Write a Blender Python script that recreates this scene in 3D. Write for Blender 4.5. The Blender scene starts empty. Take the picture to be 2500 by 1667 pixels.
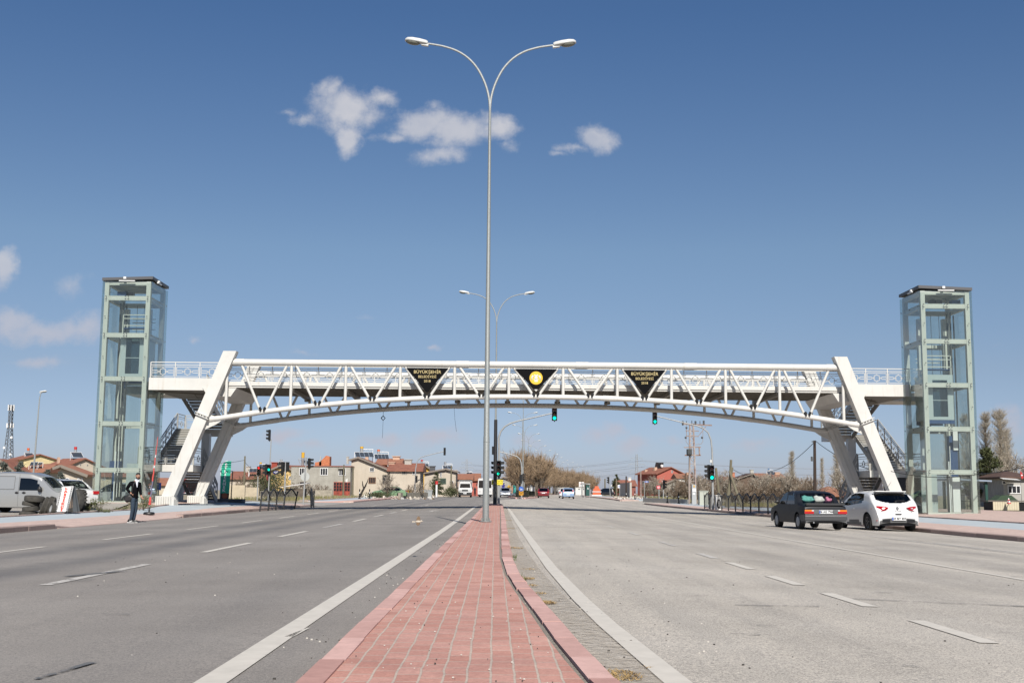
import bpy, bmesh, math, random
from mathutils import Vector, Matrix, noise
S = bpy.context.scene
COL = S.collection
rad = math.radians
# ------------------------------------------------------------------ camera
FPX = 2895.0
CAMZ = 0.95
cd = bpy.data.cameras.new("camera"); cam = bpy.data.objects.new("camera", cd); COL.objects.link(cam)
cd.sensor_width = 36.0; cd.lens = 36.0 * FPX / 2500.0; cd.clip_start = 0.1; cd.clip_end = 6000
CR = Matrix.Rotation(rad(-0.77), 3, 'Z') @ Matrix.Rotation(rad(90 + 7.24), 3, 'X') @ Matrix.Rotation(rad(0.45), 3, 'Z')
cam.matrix_world = Matrix.Translation((0, 0, CAMZ)) @ CR.to_4x4()
S.camera = cam
# ------------------------------------------------------------------ exposure
S.view_settings.view_transform = 'Standard'; S.view_settings.look = 'None'
S.view_settings.exposure = 0.40; S.view_settings.gamma = 1.0
S.cycles.max_bounces = 8; S.cycles.transparent_max_bounces = 24
S.cycles.caustics_reflective = False; S.cycles.caustics_refractive = False
# ------------------------------------------------------------------ sun
SUN_EL, SUN_AZ = 40.0, 8.0          # the sun stands behind the camera, a little to its right
sl = bpy.data.lights.new("sun", 'SUN'); sun = bpy.data.objects.new("sun", sl); COL.objects.link(sun)
sl.energy = 5.0; sl.angle = rad(0.53); sl.color = (1.0, 0.945, 0.86)
toward = Vector((math.sin(rad(SUN_AZ)) * math.cos(rad(SUN_EL)), -math.cos(rad(SUN_AZ)) * math.cos(rad(SUN_EL)), math.sin(rad(SUN_EL))))
sun.rotation_euler = toward.to_track_quat('Z', 'Y').to_euler(); sun.location = toward * 60
# ------------------------------------------------------------------ sky with clouds
def pdir(px, py):
    return CR @ Vector(((px - 1250) / FPX, -(py - 833.5) / FPX, -1.0))
def P(px, py, Y):                    # the point of the place seen at that spot of the photograph, Y metres away along the road
    d = pdir(px, py); return Vector((0, 0, CAMZ)) + d * (Y / d.y)
W = bpy.data.worlds.new("World"); S.world = W; W.use_nodes = True
nt = W.node_tree; nt.nodes.clear()
def N(t, **k):
    n = nt.nodes.new(t)
    for a, v in k.items(): setattr(n, a, v)
    return n
def M(op, a, b=None, c=None, clamp=False):
    n = N('ShaderNodeMath', operation=op, use_clamp=clamp)
    for i, v in enumerate((a, b, c)):
        if v is None: continue
        if hasattr(v, 'links'): nt.links.new(v, n.inputs[i])
        else: n.inputs[i].default_value = v
    return n.outputs[0]
def L(a, b): nt.links.new(a, b)
sky = N('ShaderNodeTexSky', sky_type='NISHITA', sun_disc=False)
sky.sun_elevation = rad(SUN_EL); sky.sun_rotation = rad(180 - SUN_AZ)
sky.altitude = 1000; sky.air_density = 1.0; sky.dust_density = 1.2; sky.ozone_density = 2.2
tc = N('ShaderNodeTexCoord'); sx = N('ShaderNodeSeparateXYZ'); L(tc.outputs['Generated'], sx.inputs[0])
ysafe = M('MAXIMUM', sx.outputs[1], 0.02)
U, V = M('DIVIDE', sx.outputs[0], ysafe), M('DIVIDE', sx.outputs[2], ysafe)
cxy = N('ShaderNodeCombineXYZ'); L(U, cxy.inputs[0]); L(V, cxy.inputs[1])
nz = N('ShaderNodeTexNoise'); nz.inputs['Scale'].default_value = 13; nz.inputs['Detail'].default_value = 9; nz.inputs['Roughness'].default_value = 0.62
L(cxy.outputs[0], nz.inputs['Vector'])
wv = N('ShaderNodeVectorMath', operation='MULTIPLY_ADD'); wv.inputs[1].default_value = (0.05, 0.035, 0); L(nz.outputs['Color'], wv.inputs[0])
wv2 = N('ShaderNodeVectorMath', operation='ADD'); L(cxy.outputs[0], wv.inputs[2]); L(wv.outputs[0], wv2.inputs[0]); wv2.inputs[1].default_value = (-0.025, -0.0175, 0)
CLOUDS = [  # px, py, half width, half height, weight
 (845,262,78,55,1.0),(800,222,34,34,.75),(925,235,48,28,.8),(858,330,38,48,.9),(745,290,55,16,.55),(700,275,35,12,.35),
 (1035,300,85,42,1.0),(1120,325,85,45,1.0),(1215,325,52,36,.95),(1085,375,70,28,.75),(965,330,60,16,.7),(1245,365,30,18,.5),(1050,262,40,20,.5),
 (1452,338,55,36,1.0),(1395,368,55,14,.65),(1350,380,30,8,.4),
 (45,785,70,40,.9),(120,805,110,36,.95),(215,800,60,45,.8),(5,650,30,52,.95),(95,882,85,20,.75),(165,692,70,36,.42),(482,822,24,10,.5),
 (1050,850,24,9,.55),(890,775,45,12,.35),(755,870,30,9,.5),(690,1058,65,20,.75),(760,1085,60,15,.6),(945,1068,85,20,.75),(1075,1068,70,24,.8),
 (1285,1075,60,25,.6),(1470,1060,60,24,.8),(1545,1090,55,22,.7),(1640,1078,35,18,.55),(1845,1073,85,18,.6),(2475,1035,50,60,.6),(2440,840,25,10,.3),(640,1055,30,14,.5)]
tot = None
for px, py, hw, hh, wt in CLOUDS:
    d = pdir(px, py); s = 1.0 / d.y / FPX
    a = N('ShaderNodeVectorMath', operation='SUBTRACT'); L(wv2.outputs[0], a.inputs[0]); a.inputs[1].default_value = (d.x / d.y, d.z / d.y, 0)
    b = N('ShaderNodeVectorMath', operation='MULTIPLY'); L(a.outputs[0], b.inputs[0]); b.inputs[1].default_value = (1 / (hw * s * 1.48), 1 / (hh * s * 1.48), 0)
    c = N('ShaderNodeVectorMath', operation='LENGTH'); L(b.outputs[0], c.inputs[0])
    e = M('MULTIPLY', M('SUBTRACT', 1.0, c.outputs['Value'], clamp=True), wt)
    tot = e if tot is None else M('MAXIMUM', tot, e)
nz2 = N('ShaderNodeTexNoise'); nz2.inputs['Scale'].default_value = 48; nz2.inputs['Detail'].default_value = 13; nz2.inputs['Roughness'].default_value = 0.62
L(cxy.outputs[0], nz2.inputs['Vector'])
dens = M('ADD', tot, M('MULTIPLY', M('SUBTRACT', nz2.outputs[0], 0.5), 0.95))
dens = M('MULTIPLY', dens, M('GREATER_THAN', tot, 0.002))
mr = N('ShaderNodeMapRange', interpolation_type='SMOOTHSTEP'); mr.inputs['From Min'].default_value = 0.13; mr.inputs['From Max'].default_value = 0.78; L(dens, mr.inputs['Value'])
edge = N('ShaderNodeMapRange'); edge.inputs['From Min'].default_value = 0.0; edge.inputs['From Max'].default_value = 0.22; L(tot, edge.inputs['Value'])
low = N('ShaderNodeMapRange'); low.inputs['From Min'].default_value = 0.02; low.inputs['From Max'].default_value = 0.30; low.inputs['To Min'].default_value = 0.50; low.inputs['To Max'].default_value = 0.86; L(V, low.inputs['Value'])
cmask = M('MULTIPLY', M('MULTIPLY', mr.outputs[0], edge.outputs[0]), low.outputs[0])
rp = N('ShaderNodeValToRGB'); els = rp.color_ramp.elements      # sky tint by elevation: a greyer, bluer horizon and a deeper zenith
for i, (ps, c) in enumerate(((.0, (.66, .69, 1.0)), (.04, (.66, .69, .91)), (.10, (.70, .68, .76)), (.20, (.77, .795, .82)), (.385, (.53, .69, .85)), (1.0, (.52, .69, .86)))):
    e = els[i] if i < 2 else els.new(ps)
    e.position = ps; e.color = (*c, 1)
els[1].position = .04
L(sx.outputs[2], rp.inputs[0])
hs = N('ShaderNodeMix', data_type='RGBA', blend_type='MULTIPLY'); hs.inputs['Factor'].default_value = 1.0; L(sky.outputs[0], hs.inputs['A']); L(rp.outputs[0], hs.inputs['B'])
ccol = N('ShaderNodeMix', data_type='RGBA'); ccol.inputs['A'].default_value = (5.6, 4.9, 5.3, 1); ccol.inputs['B'].default_value = (6.3, 6.3, 6.7, 1)
lo2 = N('ShaderNodeMapRange'); lo2.inputs['From Min'].default_value = 0.04; lo2.inputs['From Max'].default_value = 0.2; L(V, lo2.inputs['Value']); L(lo2.outputs[0], ccol.inputs['Factor'])
nz3 = N('ShaderNodeTexNoise'); nz3.inputs['Scale'].default_value = 20; nz3.inputs['Detail'].default_value = 6; L(wv2.outputs[0], nz3.inputs['Vector'])
sh = N('ShaderNodeMapRange'); sh.inputs['From Min'].default_value = .35; sh.inputs['From Max'].default_value = .65; sh.inputs['To Min'].default_value = .72; sh.inputs['To Max'].default_value = 1.08; L(nz3.outputs[0], sh.inputs['Value'])
cmask = M('MULTIPLY', cmask, sh.outputs[0], clamp=True)
mixc = N('ShaderNodeMix', data_type='RGBA'); L(cmask, mixc.inputs['Factor']); L(hs.outputs['Result'], mixc.inputs['A']); L(ccol.outputs['Result'], mixc.inputs['B'])
bg = N('ShaderNodeBackground'); bg.inputs['Strength'].default_value = 0.075; L(mixc.outputs['Result'], bg.inputs['Color'])
wo = N('ShaderNodeOutputWorld'); L(bg.outputs[0], wo.inputs['Surface'])

# ------------------------------------------------------------------ helpers
def smooth(a, b, t):
    t = max(0.0, min(1.0, (t - a) / (b - a))); return t * t * (3 - 2 * t)
def lerp(a, b, t): return a + (b - a) * t
def interp(tab, y):
    if y <= tab[0][0]: return tab[0][1:]
    for p, q in zip(tab, tab[1:]):
        if y <= q[0]:
            t = (y - p[0]) / (q[0] - p[0]); return tuple(lerp(a, b, t) for a, b in zip(p[1:], q[1:]))
    return tab[-1][1:]
# road edges (left kerb, median centre, right kerb) along the road
ROAD = [(-12,-12.6,-.28,15.3),(8,-12.6,-.2,15.3),(110,-12.7,-.1,15.4),(125,-12.7,.8,15.4),(150,-12.8,3.4,15.6),(200,-12.8,4.8,17.2),(244,-12.6,6.1,18.6),(275,-12.4,7.6,20.2),(311,-12,9.3,22.4),
 (347,-10.5,12.3,25.6),(384,-8,15.4,29),(419,-4.5,19.5,33),(450,-1,22.9,36.6),(505,6,31,45),(610,22,47,61),(760,52,78,92),(1000,110,136,150)]
def Lz(Y): return 0.0015 * max(0.0, min(160.0, Y - 40.0))
def zroad(X, Y):
    xm = interp(ROAD, Y)[1]; c = lerp(1.0, .45, smooth(100, 190, Y)); u = X - xm
    return (-.0155 * -u if u < 0 else -.0232 * u) * c * (1 if abs(u) < 16 else 16 / abs(u)) + Lz(Y)
def zpave(X, Y):                     # pavements, plazas and the land beyond the kerbs
    l, m, r = interp(ROAD, Y)
    if X < m:
        d = max(0.0, l - X); s = lerp(0.012, .05, smooth(56, 62, Y)) * lerp(1, .1, smooth(84, 105, Y))
        z = zroad(l, Y) + .115 + s * min(d, 6)
        if d < 1.1: z -= .10 * (1 - d / 1.1) * smooth(34.2, 35.2, Y) * (1 - smooth(47.8, 49.2, Y))
        if d > 4: z += lerp(-.15 * smooth(4, 5.2, d), 0, smooth(59.8, 61.8, Y)) - .40 * smooth(9.0, 10.2, d) * smooth(60, 62, Y) * (1 - smooth(84, 92, Y))
        return z
    d = max(0.0, X - r)
    return zroad(r, Y) + .115 + .03 * min(d, 9) * lerp(1, .2, smooth(84, 105, Y))
def zg(X, Y):
    l, m, r = interp(ROAD, Y)
    return zroad(X, Y) if l <= X <= r else zpave(X, Y)
def G(px, py, lift=0.0):             # where that spot of the photograph meets the ground
    d = pdir(px, py); z = 0.0
    for _ in range(12):
        p = Vector((0, 0, CAMZ)) + d * ((z - CAMZ) / d.z); z = lerp(z, zg(p.x, p.y), .7)
    return p

def props(o, label=None, cat=None, group=None, kind=None):
    for k, v in (('label', label), ('category', cat), ('group', group), ('kind', kind)):
        if v: o[k] = v
    return o
def thing(name, label, cat, loc=(0, 0, 0), rz=0.0, group=None, sc=None):
    o = bpy.data.objects.new(name, None); COL.objects.link(o)
    o.location = loc; o.rotation_euler = (0, 0, rz); o.empty_display_size = .2
    if sc: o.scale = sc if hasattr(sc, '__len__') else (sc, sc, sc)
    return props(o, label, cat, group)
def kids(o): return [c for c in bpy.data.objects if c.parent == o]
_KIDS = {}
def dup(o, loc, rz=None, label=None, group=None, sc=None, parent=None):
    if o.name not in _KIDS: _KIDS[o.name] = kids(o)
    c = o.copy(); COL.objects.link(c)
    if parent is None:
        c.location = loc
        if rz is not None: c.rotation_euler = (0, 0, rz)
        if sc: c.scale = sc if hasattr(sc, '__len__') else (sc, sc, sc)
        if label: c['label'] = label
        if group: c['group'] = group
    else: c.parent = parent
    for k in _KIDS[o.name]: dup(k, None, parent=c)
    return c

class MB:
    def __init__(s): s.v = []; s.f = []; s.m = []; s.mi = 0
    def add(s, vs, fs):
        o = len(s.v); s.v.extend(vs); s.f.extend([tuple(o + i for i in f) for f in fs]); s.m.extend([s.mi] * len(fs)); return s
    def box(s, c, d, R=None):
        x, y, z = d[0] / 2, d[1] / 2, d[2] / 2; c = Vector(c)
        vs = [Vector(p) for p in ((-x,-y,-z),(x,-y,-z),(x,y,-z),(-x,y,-z),(-x,-y,z),(x,-y,z),(x,y,z),(-x,y,z))]
        if R is not None: vs = [R @ p for p in vs]
        return s.add([tuple(p + c) for p in vs], [(3,2,1,0),(4,5,6,7),(0,1,5,4),(1,2,6,5),(2,3,7,6),(3,0,4,7)])
    def box2(s, a, b): return s.box([(a[i] + b[i]) / 2 for i in range(3)], [abs(b[i] - a[i]) for i in range(3)])
    def bar(s, a, b, w, h=None, up=(0, 0, 1)):
        a, b = Vector(a), Vector(b); h = h or w; t = b - a; ln = t.length; t.normalize(); u = Vector(up)
        if abs(t.dot(u)) > .99: u = Vector((0, 1, 0))
        r = t.cross(u).normalized(); u = r.cross(t).normalized()
        R = Matrix((r, t, u)).transposed(); return s.box((a + b) / 2, (w, ln, h), R)
    def tube(s, pts, r, n=10, cap=True):
        pts = [Vector(p) for p in pts]; k = len(pts); rs = r if hasattr(r, '__len__') else [r] * k; vs = []; prev = None
        for i, p in enumerate(pts):
            t = (pts[min(i + 1, k - 1)] - pts[max(i - 1, 0)]).normalized()
            if prev is None:
                u = Vector((0, 0, 1)) if abs(t.z) < .9 else Vector((0, 1, 0)); a = t.cross(u).normalized()
            else: a = (prev - t * prev.dot(t)).normalized()
            prev = a; b = t.cross(a)
            for j in range(n):
                q = 2 * math.pi * j / n; vs.append(tuple(p + (a * math.cos(q) + b * math.sin(q)) * rs[i]))
        fs = [(i * n + j, i * n + (j + 1) % n, (i + 1) * n + (j + 1) % n, (i + 1) * n + j) for i in range(k - 1) for j in range(n)]
        if cap: fs += [tuple(range(n - 1, -1, -1)), tuple((k - 1) * n + j for j in range(n))]
        return s.add(vs, fs)
    def lathe(s, prof, n=20, c=(0, 0, 0), ax='Z', cap=True):    # prof: (radius, height) pairs
        vs = []; k = len(prof)
        for r, h in prof:
            for j in range(n):
                q = 2 * math.pi * j / n; x, y = r * math.cos(q), r * math.sin(q)
                p = (x, y, h) if ax == 'Z' else ((h, x, y) if ax == 'X' else (y, h, x)); vs.append((p[0] + c[0], p[1] + c[1], p[2] + c[2]))
        fs = [(i * n + j, i * n + (j + 1) % n, (i + 1) * n + (j + 1) % n, (i + 1) * n + j) for i in range(k - 1) for j in range(n)]
        if cap: fs += [tuple(range(n - 1, -1, -1)), tuple((k - 1) * n + j for j in range(n))]
        return s.add(vs, fs)
    def prism(s, poly, y0, y1, pl='XZ'):                        # outline extruded from y0 to y1
        n = len(poly)
        def pt(a, b, h): return (a, h, b) if pl == 'XZ' else ((a, b, h) if pl == 'XY' else (h, a, b))
        vs = [pt(a, b, y0) for a, b in poly] + [pt(a, b, y1) for a, b in poly]
        return s.add(vs, [tuple(range(n - 1, -1, -1)), tuple(range(n, 2 * n))] + [(i, (i + 1) % n, n + (i + 1) % n, n + i) for i in range(n)])
    def sph(s, c, r, n=12, k=8):
        r = r if hasattr(r, '__len__') else (r, r, r)
        vs = [(c[0], c[1], c[2] - r[2])]
        for i in range(1, k):
            a = -math.pi / 2 + math.pi * i / k
            for j in range(n):
                q = 2 * math.pi * j / n; vs.append((c[0] + r[0] * math.cos(a) * math.cos(q), c[1] + r[1] * math.cos(a) * math.sin(q), c[2] + r[2] * math.sin(a)))
        vs.append((c[0], c[1], c[2] + r[2])); e = len(vs) - 1
        fs = [(0, 1 + (j + 1) % n, 1 + j) for j in range(n)] + [(e, 1 + (k - 2) * n + j, 1 + (k - 2) * n + (j + 1) % n) for j in range(n)]
        fs += [(1 + i * n + j, 1 + i * n + (j + 1) % n, 1 + (i + 1) * n + (j + 1) % n, 1 + (i + 1) * n + j) for i in range(k - 2) for j in range(n)]
        return s.add(vs, fs)
    def build(s, name, mats, parent=None, world=False, ang=35, fixn=True):
        me = bpy.data.meshes.new(name); vs = s.v
        if world and parent is not None:
            Mi = Matrix.LocRotScale(parent.location, parent.rotation_euler, parent.scale).inverted(); vs = [tuple(Mi @ Vector(v)) for v in vs]
        me.from_pydata([tuple(v) for v in vs], [], s.f)
        for m in (mats if isinstance(mats, (list, tuple)) else [mats]): me.materials.append(m)
        if any(s.m): me.polygons.foreach_set('material_index', s.m)
        if fixn:
            b = bmesh.new(); b.from_mesh(me); bmesh.ops.recalc_face_normals(b, faces=b.faces); b.to_mesh(me); b.free()
        if ang:
            me.polygons.foreach_set('use_smooth', [True] * len(me.polygons)); me.set_sharp_from_angle(angle=rad(ang))
        me.update(); o = bpy.data.objects.new(name, me); COL.objects.link(o); o.parent = parent
        return o

# ------------------------------------------------------------------ materials
MATS = {}; ALB = .84                     # one reflectance scale for every colour below
def mat(name, c, rough=.6, metal=0.0, var=0.0, scale=3.0, c2=None, bump=0.0, bscale=40.0, emit=None, spec=.5, coat=0.0, stretch=None):
    if name in MATS: return MATS[name]
    c = tuple(x * ALB for x in c); c2 = tuple(x * ALB for x in c2) if c2 else None
    m = bpy.data.materials.new(name); m.use_nodes = True; t = m.node_tree; b = t.nodes['Principled BSDF']
    b.inputs['Roughness'].default_value = rough; b.inputs['Metallic'].default_value = metal; b.inputs['Specular IOR Level'].default_value = spec
    b.inputs['Coat Weight'].default_value = coat; b.inputs['Coat Roughness'].default_value = .05
    b.inputs['Base Color'].default_value = (*c, 1)
    if var or c2:
        tcn = t.nodes.new('ShaderNodeTexCoord'); n = t.nodes.new('ShaderNodeTexNoise'); n.inputs['Scale'].default_value = scale; n.inputs['Detail'].default_value = 6; n.inputs['Roughness'].default_value = .65
        src = tcn.outputs['Object']
        if stretch:
            mp = t.nodes.new('ShaderNodeMapping'); mp.inputs['Scale'].default_value = stretch; t.links.new(src, mp.inputs[0]); src = mp.outputs[0]
        t.links.new(src, n.inputs['Vector'])
        r = t.nodes.new('ShaderNodeValToRGB'); e = r.color_ramp.elements; e[0].position = .32; e[1].position = .68
        if c2: e[0].color = (*c2, 1); e[1].color = (*c, 1)
        else:
            e[0].color = (*[x * (1 - var) for x in c], 1); e[1].color = (*[min(1, x * (1 + var)) for x in c], 1)
        t.links.new(n.outputs[0], r.inputs[0]); t.links.new(r.outputs[0], b.inputs['Base Color'])
    if bump:
        tcn = t.nodes.new('ShaderNodeTexCoord'); n = t.nodes.new('ShaderNodeTexNoise'); n.inputs['Scale'].default_value = bscale; n.inputs['Detail'].default_value = 4
        t.links.new(tcn.outputs['Object'], n.inputs['Vector']); bp = t.nodes.new('ShaderNodeBump'); bp.inputs['Strength'].default_value = bump; bp.inputs['Distance'].default_value = .02
        t.links.new(n.outputs[0], bp.inputs['Height']); t.links.new(bp.outputs[0], b.inputs['Normal'])
    if emit: b.inputs['Emission Color'].default_value = (*emit[:3], 1); b.inputs['Emission Strength'].default_value = emit[3]
    MATS[name] = m; return m
def glass(name, tint, gloss=.9, rough=.02, base=.05, dirt=0.0):
    if name in MATS: return MATS[name]
    m = bpy.data.materials.new(name); m.use_nodes = True; t = m.node_tree; t.nodes.clear()
    o = t.nodes.new('ShaderNodeOutputMaterial'); tr = t.nodes.new('ShaderNodeBsdfTransparent'); tr.inputs[0].default_value = (*tint, 1)
    g = t.nodes.new('ShaderNodeBsdfGlossy'); g.inputs['Roughness'].default_value = rough; g.inputs[0].default_value = (gloss, gloss, gloss, 1)
    lw = t.nodes.new('ShaderNodeLayerWeight'); lw.inputs[0].default_value = .5; pw = t.nodes.new('ShaderNodeMath'); pw.operation = 'POWER'; pw.inputs[1].default_value = 5.0; t.links.new(lw.outputs['Facing'], pw.inputs[0])
    ma = t.nodes.new('ShaderNodeMath'); ma.operation = 'MULTIPLY_ADD'; ma.inputs[1].default_value = .85; ma.inputs[2].default_value = .02 + base; t.links.new(pw.outputs[0], ma.inputs[0])
    x = t.nodes.new('ShaderNodeMixShader'); t.links.new(ma.outputs[0], x.inputs[0]); t.links.new(tr.outputs[0], x.inputs[1]); t.links.new(g.outputs[0], x.inputs[2]); out = x.outputs[0]
    if dirt:
        df = t.nodes.new('ShaderNodeBsdfDiffuse'); df.inputs[0].default_value = (.62, .72, .70, 1)
        tcn = t.nodes.new('ShaderNodeTexCoord'); n = t.nodes.new('ShaderNodeTexNoise'); n.inputs['Scale'].default_value = .8; n.inputs['Detail'].default_value = 5; t.links.new(tcn.outputs['Object'], n.inputs['Vector'])
        mm = t.nodes.new('ShaderNodeMath'); mm.operation = 'MULTIPLY'; mm.inputs[1].default_value = dirt * 2; t.links.new(n.outputs[0], mm.inputs[0])
        y = t.nodes.new('ShaderNodeMixShader'); t.links.new(mm.outputs[0], y.inputs[0]); t.links.new(out, y.inputs[1]); t.links.new(df.outputs[0], y.inputs[2]); out = y.outputs[0]
    t.links.new(out, o.inputs[0]); MATS[name] = m; return m
def text_mesh(s, size, ext=.004, align='CENTER', bold=0.0, spacing=1.0):
    c = bpy.data.curves.new('lettering', 'FONT'); c.body = s; c.size = size; c.extrude = ext; c.align_x = align; c.align_y = 'CENTER'; c.offset = bold; c.space_character = spacing; c.resolution_u = 3
    o = bpy.data.objects.new('lettering', c); me = bpy.data.meshes.new_from_object(o); bpy.data.objects.remove(o); bpy.data.curves.remove(c); return me
def text(s, size, m, parent, loc, rot=(rad(90), 0, 0), name='lettering', **k):   # stands in the XZ plane, read from -Y
    me = text_mesh(s, size, **k); me.materials.append(m); o = bpy.data.objects.new(name, me); COL.objects.link(o); o.parent = parent; o.location = loc; o.rotation_euler = rot; return o
WHITE = mat('white_painted_steel', (.63, .622, .588), .4, var=.05, scale=1.3)
def grime(m, col, amt, st=(4, 4, .35), lo=.56, hi=.78):           # rain streaks and rust runs
    t = m.node_tree; b = t.nodes['Principled BSDF']; A = t.nodes.new; K = t.links.new; co = A('ShaderNodeTexCoord'); mp = A('ShaderNodeMapping'); mp.inputs['Scale'].default_value = st; K(co.outputs['Object'], mp.inputs[0]); n = A('ShaderNodeTexNoise'); n.inputs['Scale'].default_value = 1.2; n.inputs['Detail'].default_value = 8; n.inputs['Roughness'].default_value = .7; K(mp.outputs[0], n.inputs['Vector'])
    r = A('ShaderNodeMapRange'); r.inputs['From Min'].default_value = lo; r.inputs['From Max'].default_value = hi; r.inputs['To Max'].default_value = amt; K(n.outputs[0], r.inputs['Value']); x = A('ShaderNodeMix'); x.data_type = 'RGBA'; K(r.outputs[0], x.inputs['Factor']); l = b.inputs['Base Color'].links; K(l[0].from_socket, x.inputs['A']); x.inputs['B'].default_value = (*col, 1); K(x.outputs['Result'], b.inputs['Base Color'])
grime(WHITE, (.36, .30, .22), .55)
GALV = mat('galvanised_steel', (.28, .30, .30), .5, .3, c2=(.40, .42, .42), scale=22)
DARK = mat('dark_grey_steel', (.07, .075, .08), .5)
BLACK = mat('black_plastic', (.009, .009, .010), .55, spec=.25)
RUBBER = mat('tyre_rubber', (.022, .021, .02), .85, var=.4, scale=9)
CONC = mat('concrete', (.42, .40, .36), .85, var=.15, scale=4)
# ================================================================== setting: ground, roads, pavements
rng = random.Random(7)
def nodes(m): return m.node_tree, m.node_tree.nodes['Principled BSDF']
def asphalt(name, lo, hi, speck, tint, bandx=None, streak=0.25):
    hi_ = tuple(v * ALB for v in hi); lo = tuple(v * ALB for v in lo)
    m = mat(name, hi, .9); t, b = nodes(m); b.inputs['Specular IOR Level'].default_value = .25
    A = t.nodes.new; K = t.links.new
    co = A('ShaderNodeTexCoord')
    def noise(sc, det, st=None, ro=.6):
        n = A('ShaderNodeTexNoise'); n.inputs['Scale'].default_value = sc; n.inputs['Detail'].default_value = det; n.inputs['Roughness'].default_value = ro; s = co.outputs['Object']
        if st: mp = A('ShaderNodeMapping'); mp.inputs['Scale'].default_value = st; K(s, mp.inputs[0]); s = mp.outputs[0]
        K(s, n.inputs['Vector']); return n.outputs[0]
    def rmp(src, stops):
        r = A('ShaderNodeValToRGB'); e = r.color_ramp.elements
        for i, (p, c) in enumerate(stops):
            if i > 1: e.new(p)
            e[i].position = p; e[i].color = (*c, 1)
        K(src, r.inputs[0]); return r.outputs[0]
    def mix(a, bb, f, mode='MIX'):
        x = A('ShaderNodeMix'); x.data_type = 'RGBA'; x.blend_type = mode
        for v, s in ((f, x.inputs['Factor']), (a, x.inputs['A']), (bb, x.inputs['B'])):
            if hasattr(v, 'links'): K(v, s)
            else: s.default_value = v if not hasattr(v, '__len__') else (*v, 1)
        return x.outputs['Result']
    base = rmp(noise(.35, 6), [(.3, lo), (.7, hi_)])
    base = mix(base, rmp(noise(1.2, 7, (1.6, .12, 1)), [(.35, (.88, .88, .885)), (.62, (1.04, 1.03, 1.02))]), streak * 2, 'MULTIPLY')
    base = mix(base, rmp(noise(26, 5, None, .8), [(.34, (.70, .70, .71)), (.5, (1, 1, 1)), (.68, (1.16, 1.15, 1.12))]), speck, 'MULTIPLY')
    base = mix(base, rmp(noise(2.2, 6, (.16, 2.2, 1), .7), [(.30, (.84, .84, .85)), (.45, (1, 1, 1))]), .45, 'MULTIPLY')
    if bandx:                                                    # rubbed-dark wheel tracks of the lanes
        sp = A('ShaderNodeSeparateXYZ'); K(co.outputs['Object'], sp.inputs[0])
        wb = noise(.5, 3)
        for x0, w, dk in bandx:
            q = A('ShaderNodeMath'); q.operation = 'SUBTRACT'; K(sp.outputs[0], q.inputs[0]); q.inputs[1].default_value = x0
            a = A('ShaderNodeMath'); a.operation = 'ABSOLUTE'; K(q.outputs[0], a.inputs[0])
            mrn = A('ShaderNodeMapRange'); mrn.interpolation_type = 'SMOOTHSTEP'; mrn.inputs['From Min'].default_value = w; mrn.inputs['From Max'].default_value = 0; mrn.inputs['To Max'].default_value = dk; K(a.outputs[0], mrn.inputs['Value'])
            q2 = A('ShaderNodeMath'); q2.operation = 'MULTIPLY'; q2.use_clamp = True; K(mrn.outputs[0], q2.inputs[0]); K(wb, q2.inputs[1])
            base = mix(base, (.10, .10, .105), q2.outputs[0])
    sp1 = rmp(noise(75, 3, None, .8), [(.38, (.45, .45, .46)), (.5, (1, 1, 1)), (.62, (1.4, 1.37, 1.32))])
    base = mix(base, sp1, speck, 'MULTIPLY')
    sp2 = rmp(noise(210, 2, None, .7), [(.36, (.62, .62, .63)), (.62, (1.25, 1.24, 1.2))])
    base = mix(base, sp2, speck, 'MULTIPLY')
    K(base, b.inputs['Base Color'])
    bp = A('ShaderNodeBump'); bp.inputs['Strength'].default_value = .35; bp.inputs['Distance'].default_value = .006; K(noise(120, 3), bp.inputs['Height']); K(bp.outputs[0], b.inputs['Normal'])
    return m
ASPH_L = asphalt('worn_grey_asphalt', (.255, .236, .22), (.325, .304, .285), .55, None, [(-6.0, .8, 1.0), (-7.55, .8, 1.0), (-9.6, .8, .35), (-11.3, .8, .3), (-2.2, .8, .25)], .25)
ASPH_R = asphalt('pale_worn_asphalt', (.44, .41, .37), (.57, .535, .49), .85, None, [(4.6, 1.0, .30), (6.1, .9, .35), (8.3, 1.0, .42), (9.9, 1.0, .42), (12.5, 1.2, .3)], .45)
ASPH_S = asphalt('side_street_asphalt', (.34, .32, .30), (.44, .42, .39), .5, None)
def paint_mat(name, c, wear, sc=5, soft=.06):
    m = mat(name, c, .7, var=.08, scale=6); t, b = nodes(m)
    n = t.nodes.new('ShaderNodeTexNoise'); n.inputs['Scale'].default_value = sc; n.inputs['Detail'].default_value = 9; n.inputs['Roughness'].default_value = .75
    tcn = t.nodes.new('ShaderNodeTexCoord'); t.links.new(tcn.outputs['Object'], n.inputs['Vector'])
    r = t.nodes.new('ShaderNodeMapRange'); r.inputs['From Min'].default_value = wear - soft; r.inputs['From Max'].default_value = wear + soft; t.links.new(n.outputs[0], r.inputs['Value']); t.links.new(r.outputs[0], b.inputs['Alpha']); return m
PAINT = paint_mat('road_paint', (.62, .58, .515), .30)
PAINT_OLD = paint_mat('faded_road_paint', (.55, .52, .48), .43)
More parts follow.
